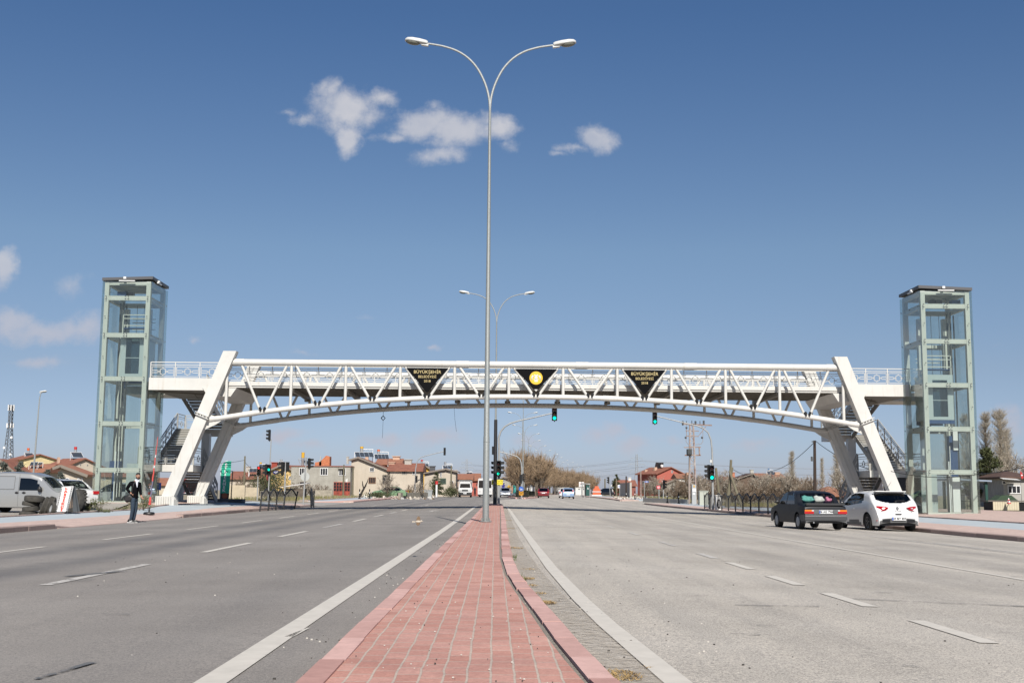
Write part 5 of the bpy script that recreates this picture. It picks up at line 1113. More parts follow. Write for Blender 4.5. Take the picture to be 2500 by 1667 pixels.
boxy('white_bus', 'white midibus driving towards the camera, half hidden by the near lamp post', 'bus', 1184, 186, [('body', HWHITE, lambda mb: mb.prism([(-1.12, .4), (1.12, .4), (1.15, 1.6), (1.08, 2.75), (.95, 2.9), (-.95, 2.9), (-1.08, 2.75), (-1.15, 1.6)], 0, 7), 0), ('windscreen', CGL_D, lambda mb: mb.prism([(-1.0, 1.42), (1.0, 1.42), (.96, 2.55), (-.96, 2.55)], -.03, .0), 0), ('side_window', CGL_D, lambda mb: (mb.box2((1.06, .6, 1.55), (1.165, 6.6, 2.3)), mb.box2((-1.165, .6, 1.55), (-1.06, 6.6, 2.3))), 0), ('headlight', CLL, lambda mb: (mb.box((-.8, -.02, .9), (.32, .05, .16)), mb.box((.8, -.02, .9), (.32, .05, .16))), 0), ('bumper', TRIM, lambda mb: mb.box2((-1.1, -.05, .22), (1.1, .3, .42)), 0), ('wing_mirror', TRIM, lambda mb: (mb.box((-1.3, -.1, 1.9), (.14, .08, .4)), mb.box((1.3, -.1, 1.9), (.14, .08, .4))), 0), ('number_plate', PLATE, lambda mb: mb.box((0, -.04, .6), (.5, .02, .12)), 0)])
# ================================================================== the tyre shop corner, signs, the man
def tyre(mb, c, R, w, ax=None, rib=0):
    pr = [(R * .58, -w * .36), (R * .66, -w * .5), (R * .90, -w * .5), (R * .985, -w * .38), (R, -w * .25)]
    if rib: 
        for k in range(rib): h = -w * .25 + w * .5 * (k + .5) / rib; pr += [(R, h - .012), (R * .965, h - .008), (R * .965, h + .008), (R, h + .012)]
    pr += [(R, w * .25), (R * .985, w * .38), (R * .90, w * .5), (R * .66, w * .5), (R * .58, w * .36), (R * .60, 0), (R * .58, -w * .36)]
    m2 = MB(); m2.lathe(pr, 36, (0, 0, 0), 'Z', cap=False); M_ = Matrix.Translation(c) @ (ax or Matrix.Identity(4)); mb.add([tuple(M_ @ Vector(v)) for v in m2.v], m2.f)
def tyre_thing(label, loc, R, w, ax=None, rib=0, rim=None, lugs=0, group='used tyres at the tyre shop'):
    t = thing('used_tyre', label, 'tyre', loc, 0, group); mb = MB(); tyre(mb, (0, 0, 0), R, w, ax, rib)
    if lugs:
        A = ax or Matrix.Identity(4)
        for k in range(lugs):
            for s in (-1, 1):
                q = 2 * math.pi * (k + (.5 if s > 0 else 0)) / lugs; c = Vector((math.cos(q) * (R + .02), math.sin(q) * (R + .02), s * w * .24)); Rm = Matrix.Rotation(q, 3, 'Z') @ Matrix.Rotation(s * rad(25), 3, 'X')
                m2 = MB(); m2.box(c, (.07, .07, w * .5), Rm); mb.add([tuple(A @ Vector(v)) for v in m2.v], m2.f)
    o = mb.build('tread', mat('dusty_tyre', (.035, .033, .03), .9, c2=(.075, .07, .06), scale=5), t)
    if rim:
        mb = MB(); m2 = MB(); m2.lathe([(R * .58, -w * .1), (R * .56, -w * .3), (R * .5, -w * .2), (R * .2, -w * .1), (R * .18, -w * .16), (.01, -w * .16)], 24, (0, 0, 0), 'Z', cap=False); A = ax or Matrix.Identity(4); mb.add([tuple(A @ Vector(v)) for v in m2.v], m2.f); mb.build('rim', rim, t)
    return t
c = G(73, 1249); c.y = 47.5; c.x = P(73, 1249, 47.5).x; z0 = zg(c.x, c.y) + .012
R4 = lambda a, b: Matrix.Rotation(rad(a), 4, 'X') @ Matrix.Rotation(rad(b), 4, 'Y')
for k, (dx, R, w, a, b, lb) in enumerate(((-.06, .345, .19, 0, 1, 'used tyre at the bottom of the stack beside the silver van'), (.03, .325, .19, 2, -4, 'second used tyre from the bottom of the stack'), (.0, .31, .17, -3, 5, 'third used tyre from the bottom of the stack'), (.15, .385, .21, 3, 5, 'largest used tyre lying askew on top of the stack'))):
    tyre_thing(lb, (c.x + dx, c.y, z0 + .10 + .195 * k), R, w, R4(a, b))
def standing(px, Y, R, lean, yaw): return Matrix.Rotation(rad(yaw), 4, 'Z') @ Matrix.Rotation(rad(lean), 4, 'Y') @ Matrix.Rotation(rad(90), 4, 'Y')
for px, Y, lb, ln in ((111.5, 47.6, 'ribbed truck tyre leaning left of its twin by the tyre sign', 18), (123, 47.5, 'ribbed truck tyre leaning on the tyre sign', 16)):
    x = P(px, 1230, Y).x; R = .40; tyre_thing(lb, (x, Y, zg(x, Y) + R * .97), R, .24, standing(px, Y, R, ln, 14), 4)
x = P(128, 1240, 47).x; tyre_thing('small wheel with a pale rim at the foot of the tyre sign', (x, 47, zg(x, 47) + .27), .27, .17, standing(0, 0, 0, 12, 40), 0, RIMP)
x = P(180, 1210, 49.2).x; tyre_thing('big tractor tyre with bare hub leaning behind the tyre sign', (x, 49.2, zg(x, 49.2) + .50), .50, .30, standing(0, 0, 0, 14, 62), 0, mat('rusty_hub', (.17, .13, .10), .7, var=.3, scale=6))
x = P(192, 1212, 50.2).x; tyre_thing('lugged tractor tyre standing farthest right of the tyre pile', (x, 50.2, zg(x, 50.2) + .50), .50, .30, standing(0, 0, 0, 10, 40), 0, None, 20)
# A-frame sign
Y = 47.0; x = P(155, 1240, Y).x; zb = zg(x, Y); SW = mat('sign_white', (.80, .80, .80), .5); SRED = mat('sign_letter_red', (.62, .06, .03), .5)
t = thing('sandwich_board', 'tilted white A-frame tyre sign with red letters and black chain borders', 'sign', (x, Y, zb)); k = Y / 2895
sk = lambda u, v: (u + .12 * v, -.16 * (1.05 - v) / 1.05 + 0.0, v)         # the board leans back and to the side
def skp(mb, poly, y0, y1):
    n = len(poly); vs = [tuple(Vector(sk(a, b)) + Vector((0, y0, 0))) for a, b in poly] + [tuple(Vector(sk(a, b)) + Vector((0, y1, 0))) for a, b in poly]
    mb.add(vs, [tuple(range(n - 1, -1, -1)), tuple(range(n, 2 * n))] + [(i, (i + 1) % n, n + (i + 1) % n, n + i) for i in range(n)])
mb = MB(); skp(mb, [(-.29, .08), (.20, .10), (.22, 1.08), (-.26, 1.06)], -.015, .015); bo = mb.build('front_panel', SW, t, ang=0)
mb = MB()
for u0 in (-.26, .135):
    skp(mb, [(u0, .09), (u0 + .06, .09), (u0 + .06, 1.05), (u0, 1.05)], -.02, -.0155)
chain = mb.build('chain_border', BLACK, bo, ang=0)
mb = MB()
for u0 in (-.243, .152):
    for q in range(13): v = .13 + q * .071; skp(mb, [(u0, v), (u0 + .026, v), (u0 + .026, v + .036), (u0, v + .036)], -.025, -.0205)
mb.build('chain_link', SW, bo, ang=0)
for i, ch in enumerate('LASTİKÇİ'):
    v = .985 - i * .118; p = sk(-.035, v); text(ch, .15, SRED, bo, (p[0], p[1] - .022, p[2]), rot=(rad(90) - rad(8), 0, 0), bold=.012, ext=.003).scale = (1.3, .8, 1)
mb = MB(); vs = lambda u, v: (u + .36 - .18 * (1 - v) * 0 + .12 * v - .2 * v, .28 * (1.08 - v) + .05, v)
mb.add([vs(-.1, .08), vs(.18, .1), vs(.12, 1.08), vs(.0, 1.06)], [(0, 1, 2, 3)]); mb.build('rear_panel', mat('sign_back_dark', (.10, .11, .12), .5), t, ang=0)
mb = MB(); mb.bar(sk(-.28, 0), sk(-.26, 1.07), .02); mb.bar(sk(.2, 0), sk(.22, 1.09), .025); mb.bar((.48, .3, 0), (.36, .04, 1.09), .025); mb.bar((.2, .25, 0), sk(.2, 1.07), .02); mb.bar((.48, .3, .05), (.05, .3, .07), .02); mb.build('leg_frame', DARK, t, ang=0)
# furled red banner on a weighted foot
p = G(364, 1250); Y = 47.8; x = P(364, 1250, Y).x; t = thing('furled_banner', 'tall furled red and white banner on a round black weighted foot', 'banner', (x, Y, zg(x, Y)))
mb = MB(); mb.lathe([(.10, 0), (.21, .01), (.225, .05), (.20, .105), (.12, .12), (.04, .125)], 28); mb.lathe([(.035, .12), (.03, .26), (.018, .32)], 12); mb.build('foot', mat('black_rubber_foot', (.015, .015, .016), .5), t)
tip = P(386, 1066, Y); tp = Vector((tip.x - x, 0, tip.z - zg(x, Y))); mb = MB(); mb.tube([(0, 0, .3), tuple(tp * .98)], [.012, .006], 8); mb.build('pole', GALV, t)
RB = mat('banner_red', (.52, .02, .02), .7, c2=(.62, .12, .10), scale=7); WB = mat('banner_white', (.70, .68, .70), .7); PB = mat('banner_violet', (.16, .15, .22), .7)
mb = MB(); rr = random.Random(3)
for k in range(26):
    u0, u1 = .13 + .87 * k / 26, .13 + .87 * (k + 1) / 26; w = lerp(.058, .012, u0 ** .7) * (1.15 if k < 3 else 1 - .25 * (2 < k < 9)); w2 = lerp(.058, .012, u1 ** .7) * (1.15 if k < 2 else 1 - .25 * (1 < k < 8)); mb.mi = 2 if 2 < k < 9 else (1 if k in (14, 18) else 0)
    a, b = tp * u0, tp * u1; mb.tube([tuple(a + Vector((.008 * math.sin(k * 1.7) - w * .4, -.01, 0))), tuple(b + Vector((-w2 * .4 + .008 * math.sin(k * 1.7 + 1.7), -.01, 0)))], [w, w2], 12, False)
mb.build('cloth', [RB, WB, PB], t)
# eatery signs behind the left legs
Y = 80.0; x = P(549, 1218, Y).x; zb = zg(x, Y); hh = P(549, 1125, Y).z - zb; t = thing('feather_flag', 'tall green feather flag with white vertical lettering beside the left stairs', 'flag', (x, Y, zb))
hw = .315; cv = [(-hw, .12), (-hw, hh * .80)] + [(-hw + .5 * (1 - math.cos(q)), hh * .80 + hh * .2 * math.sin(q)) for q in span(.15, 1.35, 8)] + [(hw + .02, hh), (hw - .06, .12)]
mb = MB(); mb.prism(cv, -.012, .012); fl = mb.build('cloth', mat('flag_green', (.02, .40, .26), .6, var=.25, scale=3, stretch=(6, 6, .6)), t, ang=0)
mb = MB(); mb.tube([(-hw - .02, 0, 0), (-hw - .02, 0, hh * .80)] + [(-hw - .02 + .5 * (1 - math.cos(q)), 0, hh * .80 + hh * .205 * math.sin(q)) for q in span(.15, 1.45, 8)], .022, 6); mb.build('pole', SW, t)
mb = MB(); mb.prism([(-hw + .01, .12), (hw - .06, .12), (hw - .04, hh * .185), (-hw + .01, hh * .185)], -.018, -.013); pn = mb.build('picture_panel', mat('brown_print', (.05, .035, .03), .6), fl, ang=0)
mb = MB(); mb.lathe([(.19, 0), (.19, .006)], 24, (-.02, -.026, hh * .10 + .06), 'Y'); mb.build('flatbread_picture', mat('flatbread', (.30, .10, .05), .7, var=.3, scale=20), fl)
for i, ch in enumerate('ETLİEKMEK'): text(ch, .27, SW, fl, (.0 - .012 * i, -.02, hh * (.90 - i * .0805)), bold=.012, ext=.003).scale = (1.05, .85, 1)
Y = 80.6; a, b = P(545, 1149, Y), P(563.5, 1226, Y); t = thing('sign_bracket', 'black pole with a side arm standing right of the green flag', 'sign frame', (b.x, Y, zg(b.x, Y))); mb = MB(); h = a.z - zg(b.x, Y); mb.bar((0, 0, 0), (.05, 0, h), .06, .06); mb.bar((-.8, 0, h - .03), (.07, 0, h - .03), .05, .05); mb.bar((-.55, .02, h * .62), (.02, 0, h * .6), .03, .03); mb.build('frame', BLACK, t, ang=0)
Y = 77; c0, c1 = P(437, 1190, Y), P(468, 1190, Y); zt, zl = P(450, 1164, Y).z, P(450, 1205, Y).z; x = (c0.x + c1.x) / 2; zb = zg(x, Y); t = thing('menu_board', 'white board with red lettering on thin legs between the left bridge legs', 'sign', (x, Y, zb)); w = (c1.x - c0.x) / 2
mb = MB(); mb.prism([(-w, zl - zb), (w + .5, zl - zb), (w + .5, zt - zb), (-w + .25, zt - zb)], -.015, .015); bd = mb.build('board', SW, t, ang=0); mb = MB(); mb.bar((-w + .05, 0, zl - zb), (-w - .1, -.1, 0), .04); mb.bar((w + .1, 0, zl - zb), (w + .2, .1, 0), .04); mb.build('leg', DARK, t, ang=0)
for i, s in enumerate(('ETLİEKMEK', 'LAHMACUN', 'ALO PAKET', '327 30 87')): text(s, .19, SRED, bd, (-w + .2 - .02 * i, -.02, lerp(zl, zt, .60 - i * .165) - zb), align='LEFT', bold=.006, ext=.003)
mb = MB(); mb.box((-w + .36, -.02, lerp(zl, zt, .80) - zb), (.20, .006, .16)); mb.build('red_logo', mat('logo_red', (.65, .02, .02), .5), bd, ang=0)
Y = 78; x = P(387, 1192, Y).x; t = thing('blue_sign', 'small blue sign with a white arrow beside the left bridge leg', 'sign', (x, Y, zg(x, Y))); z = P(387, 1187, Y).z - zg(x, Y); mb = MB(); mb.box((0, 0, z), (.32, .03, .48)); s1 = mb.build('plate', PBLUE, t, ang=0); mb = MB(); mb.bar((-.05, -.02, z - .12), (.06, -.02, z + .06), .05, .01); mb.bar((.06, -.02, z + .08), (-.06, -.02, z + .12), .05, .01); mb.build('arrow', SW, s1, ang=0); mb = MB(); mb.bar((0, .02, 0), (0, .02, z), .05); mb.build('post', GALV, t)
# low kerbed planter block right of the left stairs (dark side towards the road)
a, b = P(527, 1228, 76), P(594, 1228, 76); mb = MB(); z = zg(b.x, 76); mb.box2((a.x, 75.6, z - .1), (b.x, 76.6, z + .26)); props(mb.build('planter_kerb', mat('dark_kerb_block', (.10, .10, .11), .8)), 'low dark kerbed block on the ground right of the left stairs', 'planter')
# ---- the man
def skin(name, m, verts, edges, parent, sub=2, root=0):
    me = bpy.data.meshes.new(name); me.from_pydata([v[:3] for v in verts], edges, []); b = bmesh.new(); b.from_mesh(me); ly = b.verts.layers.skin.verify(); b.verts.ensure_lookup_table()
    for i, v in enumerate(b.verts):
        r = verts[i][3]; v[ly].radius = (r if not hasattr(r, '__len__') else r[0], r if not hasattr(r, '__len__') else r[1]); v[ly].use_root = i == root
    b.to_mesh(me); b.free(); me.materials.append(m); o = bpy.data.objects.new(name, me); COL.objects.link(o); o.parent = parent
    md = o.modifiers.new('skin', 'SKIN'); md.use_smooth_shade = True
    if sub: s = o.modifiers.new('smooth', 'SUBSURF'); s.levels = sub; s.render_levels = sub
    return o
mx = P(323, 1275, 41.3).x; man = thing('person', 'man in a black cardigan, white shirt and jeans standing at the left kerb', 'person', (mx, 41.3, zg(mx, 41.3) + .004), sc=.955)
SKINM = mat('skin', (.42, .22, .145), .55); JACK = mat('black_cardigan', (.006, .006, .0075), .95, spec=.05); JEAN = mat('dark_blue_denim', (.022, .040, .065), .85, var=.3, scale=14); HAIRM = mat('black_hair', (.008, .007, .007), .6); SHIRT = mat('white_shirt', (.72, .73, .80), .8); SHOE = mat('black_shoe', (.012, .012, .013), .5)
# facing the camera's right and a little towards it; he leans slightly back from the hips. joints: x right, y away, z up
Hp = (.015, 0, .93); 
bodyv = [(.02, 0, .93, .075), (.035, 0, 1.10, .08), (.05, -.01, 1.28, (.10, .085)), (.075, -.015, 1.42, (.085, .07)), (.095, -.02, 1.50, .052), (.115, -.03, 1.57, .05),           # spine and neck 0-5
    (-.10, -.07, 1.40, .055), (-.245, -.02, 1.20, .043), (-.05, -.10, 1.03, .032),                                              # arm at the camera side, elbow out, hand at the bag 6-8
    (.16, .08, 1.39, .052), (.20, .06, 1.13, .042), (.29, -.04, .93, .032),                                                      # far arm 9-11
    (.0, -.065, .86, .06), (.02, -.085, .50, .058), (-.045, -.075, .09, .042),                                                 # near leg 12-14
    (.05, .075, .86, .06), (.075, .07, .50, .057), (.02, .08, .09, .042)]
bodye = [(0, 1), (1, 2), (2, 3), (3, 4), (4, 5), (3, 6), (6, 7), (7, 8), (3, 9), (9, 10), (10, 11), (0, 12), (12, 13), (13, 14), (0, 15), (15, 16), (16, 17)]
def hand(v, e, w, wi, dirv, side, curl):
    d = Vector(dirv).normalized(); sd = Vector(side).normalized(); nrm = d.cross(sd); w = Vector(w)
    palm = w + d * .075; v.append((*palm, (.030, .017))); pi = len(v) - 1; e.append((wi, pi))
    for k, ln in enumerate((.070, .080, .074, .058)):
        o = sd * (.027 - .018 * k); a = palm + d * .02 + o; b = a + (d * (1 - curl) + nrm * curl).normalized() * ln * .55; c2 = b + (d * (1 - curl * 1.6) + nrm * curl * 1.4).normalized() * ln * .5; n = len(v)
        v += [(*a, .0095), (*b, .0085), (*c2, .007)]; e += [(pi, n), (n, n + 1), (n + 1, n + 2)]
    a = w + d * .03 + sd * .03; b = a + (d * .7 + sd * .7).normalized() * .04; c2 = b + (d + nrm * .3).normalized() * .03; n = len(v); v += [(*a, .011), (*b, .0095), (*c2, .008)]; e += [(pi, n), (n, n + 1), (n + 1, n + 2)]
hand(bodyv, bodye, bodyv[8][:3], 8, (.85, -.35, -.4), (0, .1, 1), .6); hand(bodyv, bodye, bodyv[11][:3], 11, (.6, -.35, -.75), (.3, .9, 0), .35)
skin('body', SKINM, bodyv, bodye, man, 1)
skin('cardigan', JACK, [(.018, 0, .76, (.15, .15)), (.035, 0, 1.02, (.165, .145)), (.045, -.01, 1.27, (.158, .122)), (.065, -.015, 1.40, (.145, .108)), (.085, -.018, 1.475, .072), (-.11, -.075, 1.395, .078), (-.25, -.02, 1.20, .064), (-.085, -.095, 1.05, .048), (.175, .085, 1.385, .075), (.21, .06, 1.13, .060), (.275, -.03, .955, .046)],
     [(0, 1), (1, 2), (2, 3), (3, 4), (3, 5), (5, 6), (6, 7), (3, 8), (8, 9), (9, 10)], man)
skin('trousers', JEAN, [(.02, 0, .96, (.120, .105)), (.0, -.072, .84, (.108, .095)), (.018, -.085, .52, .078), (-.012, -.08, .30, .064), (-.045, -.075, .075, .060), (.05, .082, .84, (.105, .095)), (.075, .07, .52, .076), (.05, .075, .30, .062), (.02, .08, .075, .058)], [(0, 1), (1, 2), (2, 3), (3, 4), (0, 5), (5, 6), (6, 7), (7, 8)], man)
for nm, x, y, q in (('shoe', -.06, -.08, .16), ('shoe', .015, .08, .15)):
    mb = MB(); mb.sph((x + .045, y - .02, .048), (.145, .050, .048), 14, 8); mb.sph((x - .02, y, .085), (.065, .048, .055), 12, 7); s1 = mb.build(nm, SHOE, man, ang=60)
    mb = MB(); mb.prism([(x - .085, .0), (x + .15, .0), (x + .175, .014), (x + .10, .016), (x - .02, .020), (x - .088, .022)], y - .062, y + .03); mb.build('sole', SW, s1)
    mb = MB(); mb.bar((x + .0, y - .068, .045), (x + .09, y - .064, .075), .012, .02); mb.build('stripe', SW, s1)
hc = Vector((.145, -.05, 1.655)); hd = Matrix.Translation(hc) @ Matrix.Rotation(rad(28), 4, 'Z')    # face towards local -Y, turned right
def headp(mb): mb.v = [tuple(hd @ Vector(v)) for v in mb.v]; return mb
mb = MB(); mb.sph((0, 0, 0), (.077, .098, .118), 20, 14)
mb.v = [(x * (1 - .25 * max(0, -z - .02) / .1), y * (1 - .10 * max(0, -z) / .1) - .012 * max(0, -z) / .1, z) for x, y, z in mb.v]
mb.prism([(0, -.028), (.016, -.024), (.010, .02), (-.010, .02), (-.016, -.024)], -.112, -.08); mb.sph((0, -.112, -.016), (.014, .012, .012), 8, 6); mb.sph((-.079, .005, 0), (.012, .02, .03), 8, 6); mb.sph((.079, .005, 0), (.012, .02, .03), 8, 6); headp(mb).build('head', SKINM, man, ang=60)
mb = MB(); mb.sph((0, .012, .030), (.084, .104, .102), 18, 12); mb.v = [v for v in mb.v]
keep = [f for f in mb.f if all(mb.v[i][2] > .045 or mb.v[i][1] > .025 + .25 * max(0, .03 - mb.v[i][2]) for i in f)]; mb.f = keep; mb.m = [0] * len(keep); headp(mb).build('hair', HAIRM, man, ang=60)
mb = MB()
for s in (-1, 1): mb.box((s * .032, -.094, .030), (.040, .012, .010))
mb.box((0, -.103, -.046), (.056, .016, .012)); mb.sph((0, -.074, -.088), (.046, .030, .030), 10, 6); mb.sph((-.058, -.035, -.06), (.02, .04, .035), 8, 5); mb.sph((.058, -.035, -.06), (.02, .04, .035), 8, 5); headp(mb).build('beard', HAIRM, man, ang=60)
mb = MB()
for s in (-1, 1): mb.sph((s * .032, -.088, .010), (.013, .008, .007), 8, 5)
headp(mb).build('eye', mat('eye_white', (.5, .48, .45), .3), man, ang=60)
mb = MB(); mb.box((0, -.098, -.062), (.040, .012, .010)); headp(mb).build('mouth', mat('lips', (.28, .09, .07), .5), man, ang=60)
mb = MB(); mb.tube([(.10, -.03, 1.475), (.12, -.035, 1.56)], [.066, .058], 14); mb.prism([(.09, 1.49), (.15, 1.50), (.175, 1.46), (.165, 1.27), (.155, 1.25)], -.155, -.10); mb.prism([(.075, 1.545), (.15, 1.50), (.11, 1.44), (.045, 1.53)], -.125, -.095); mb.prism([(.15, 1.50), (.205, 1.53), (.21, 1.48), (.17, 1.455)], -.12, -.095); mb.build('shirt', SHIRT, man)
bag = thing('shoulder_bag', 'black shoulder bag hanging at the hip of the man by the kerb', 'bag', (mx, 41.3, man.location.z), sc=.955); mb = MB()
mb.sph((-.145, -.11, .86), (.150, .065, .140), 18, 12); mb.v = [((x + .145) * (1.12 - .5 * abs(z - .86)) - .145, y, z + .10 * (x + .13) + .012 * math.sin(x * 40)) for x, y, z in mb.v]; mb.box((-.15, -.165, .845), (.19, .03, .13), Matrix.Rotation(rad(-8), 3, 'Y')); mb.build('pouch', mat('black_bag', (.009, .009, .010), .6), bag); mb = MB(); mb.tube([(-.02, -.13, .98), (.0, -.16, 1.2), (.03, -.15, 1.38), (.06, -.08, 1.47), (.02, .06, 1.45), (-.10, .12, 1.1)], .014, 6); mb.build('strap', mat('black_bag', (.009, .009, .010), .6), bag)
# ---- the bird crossing the left carriageway
Y = 17.5; p = P(1021, 1273, Y); bd = thing('bird', 'small brown and white bird flying low over the left carriageway', 'bird', tuple(p)); BR = mat('bird_brown', (.16, .10, .055), .8, var=.3, scale=30)
mb = MB(); mb.sph((0, 0, 0), (.045, .022, .020), 14, 8); mb.sph((.045, 0, .008), (.017, .015, .015), 10, 6); mb.prism([(-.04, .004), (-.085, .012), (-.085, -.010), (-.04, -.006)], -.012, .012); mb.bar((.058, 0, .006), (.070, 0, .004), .005); mb.build('body', [mat('bird_pale', (.50, .44, .36), .8)], bd, ang=60)
for s in (-1, 1):
    mb = MB(); poly = [(.025, .0), (.03, .04), (.02, .085), (-.005, .10), (-.025, .06), (-.03, .0)]; up = .75 if s > 0 else -.55
    mb.add([(a, s * b * .45, b * up + .006) for a, b in poly] + [(a, s * b * .45, b * up) for a, b in poly], [tuple(range(6)), tuple(range(11, 5, -1))] + [(i, (i + 1) % 6, 6 + (i + 1) % 6, 6 + i) for i in range(6)]); mb.build('wing', BR, bd)
# ---- shrubs in the strip beside the left tower
LEAF = mat('shrub_leaf', (.065, .085, .025), .7, c2=(.13, .13, .045), scale=9)
def leafy(name, label, cat, loc, r, h, n, m, group=None, size=.05, seed=1, stems=5):
    t = thing(name, label, cat, loc, 0, group); q = random.Random(seed); mb = MB()
    for k in range(stems):
        a = q.uniform(0, 6.28); mb.tube([(0, 0, 0), (math.cos(a) * r * .4, math.sin(a) * r * .4, h * .5), (math.cos(a) * r * .8, math.sin(a) * r * .8, h * q.uniform(.7, 1))], [.012, .008, .003], 5)
    mb.build('stem', mat('shrub_stem', (.12, .09, .06), .9), t); mb = MB()
    cl = [(q.gauss(0, r * .5), q.gauss(0, r * .5), h * q.uniform(.2, .95)) for _ in range(max(4, n // 26))]
    for k in range(n):
        b = q.choice(cl); c = Vector((b[0] + q.gauss(0, r * .22), b[1] + q.gauss(0, r * .22), max(.02, b[2] + q.gauss(0, h * .12)))); d = Vector((q.gauss(0, 1), q.gauss(0, 1), q.gauss(.3, .8))).normalized(); e = d.cross(Vector((q.gauss(0, 1), q.gauss(0, 1), q.gauss(0, 1)))).normalized(); s = size * q.uniform(.6, 1.3)
        mb.add([tuple(c), tuple(c + d * s * .5 + e * s * .28), tuple(c + d * s), tuple(c + d * s * .5 - e * s * .28)], [(0, 1, 2, 3)])
    mb.build('foliage', m, t, ang=0, fixn=False); return t
for i, (px, py, r, h, n, lb) in enumerate(((216, 1237, .26, .50, 260, 'thin leafy shrub in front of the white saloon bumper'), (241, 1236, .38, .52, 420, 'wider leafy shrub in front of the white saloon boot'), (351, 1232, .42, .62, 620, 'dense leafy shrub between the man and the left tower'), (322, 1234, .25, .45, 240, 'small leafy shrub right behind the man'), (303, 1233, .3, .22, 200, 'low ground shrub left of the man'), (257, 1235, .3, .16, 180, 'low trailing shrub at the corner of the left lift tower'))):
    Yq = 50.5 if px < 300 else 55.5; x = P(px, py, Yq).x; leafy('shrub', lb, 'shrub', (x, Yq, zg(x, Yq)), r, h, n, LEAF, 'shrubs in the left planting strip', .06, i + 3)
mb = MB()
for k in range(1500):
    Yq = rng.uniform(46, 57.5); x = -17.1 - rng.random() * 1.3 - (.6 if Yq < 50 else 0) * rng.random(); z = zg(x, Yq); q = rng.uniform(0, 6.28); ln = rng.uniform(.04, .13); mb.add([(x - .012, Yq, z), (x + .012, Yq, z), (x + math.cos(q) * ln * .5, Yq + math.sin(q) * ln * .5, z + ln)], [(0, 1, 2)])
props(mb.build('grass', mat('verge_grass', (.10, .12, .035), .85, c2=(.22, .19, .08), scale=.9), ang=0, fixn=False), kind='stuff')
# ================================================================== houses behind
CREAM = mat('cream_render', (.52, .46, .36), .9, var=.08, scale=.6); GREYR = mat('weathered_grey_render', (.40, .385, .34), .9, c2=(.30, .285, .25), scale=.7); BEIGE = mat('beige_render', (.50, .44, .36), .9, var=.06, scale=.5); YELR = mat('yellow_render', (.62, .43, .18), .9, var=.06); REDR = mat('brick_red_render', (.42, .115, .085), .9, var=.06); WALLW = mat('white_render', (.66, .65, .62), .9, var=.06)
grime(GREYR, (.20, .185, .155), .6, (1.3, 1.3, .45), .45, .72); grime(CREAM, (.30, .25, .18), .5, (1.2, 1.2, .3), .5, .8); grime(BEIGE, (.28, .235, .18), .5, (1.2, 1.2, .3), .48, .78)
def tile_mat(name, a, b):
    m = mat(name, a, .85, c2=b, scale=1.4); t, bs = nodes(m); co = t.nodes.new('ShaderNodeTexCoord'); w = t.nodes.new('ShaderNodeTexWave'); w.inputs['Scale'].default_value = 4; w.inputs['Distortion'].default_value = .6; w.bands_direction = 'X'; t.links.new(co.outputs['Object'], w.inputs['Vector'])
    bp = t.nodes.new('ShaderNodeBump'); bp.inputs['Strength'].default_value = .5; bp.inputs['Distance'].default_value = .06; t.links.new(w.outputs['Fac'], bp.inputs['Height']); t.links.new(bp.outputs[0], bs.inputs['Normal']); return m
TILE = tile_mat('red_roof_tiles', (.36, .15, .095), (.24, .09, .062)); TILEO = tile_mat('orange_roof_tiles', (.42, .19, .115), (.30, .125, .075)); TILED = tile_mat('dark_roof_tiles', (.13, .075, .055), (.085, .05, .04))
WFR = mat('white_window_frame', (.72, .72, .72), .5); PANE = mat('dark_window_pane', (.018, .02, .024), .12); FASC = mat('eaves_board', (.22, .19, .16), .8); SOLAR = mat('solar_panel_glass', (.05, .06, .075), .2, spec=.7); TANK = mat('tank_steel', (.45, .46, .47), .4, .5)
def window(parent, x0, x1, z0, z1, y, bars=1, fr=WFR, pm=PANE):
    f = max(.06, (x1 - x0) * .07); mb = MB()
    for a, b in (((x0, z0), (x0 + f, z1)), ((x1 - f, z0), (x1, z1)), ((x0 + f, z0), (x1 - f, z0 + f)), ((x0 + f, z1 - f), (x1 - f, z1))): mb.box2((a[0], y - .08, a[1]), (b[0], y, b[1]))
    for k in range(bars): xm = lerp(x0, x1, (k + 1) / (bars + 1)); mb.box2((xm - f * .4, y - .07, z0 + f), (xm + f * .4, y - .005, z1 - f))
    o = mb.build('window', fr, parent, world=True, ang=0); mb = MB(); mb.box2((x0 + f, y - .03, z0 + f), (x1 - f, y - .008, z1 - f)); p = mb.build('pane', pm, parent, world=True, ang=0); p.parent = o
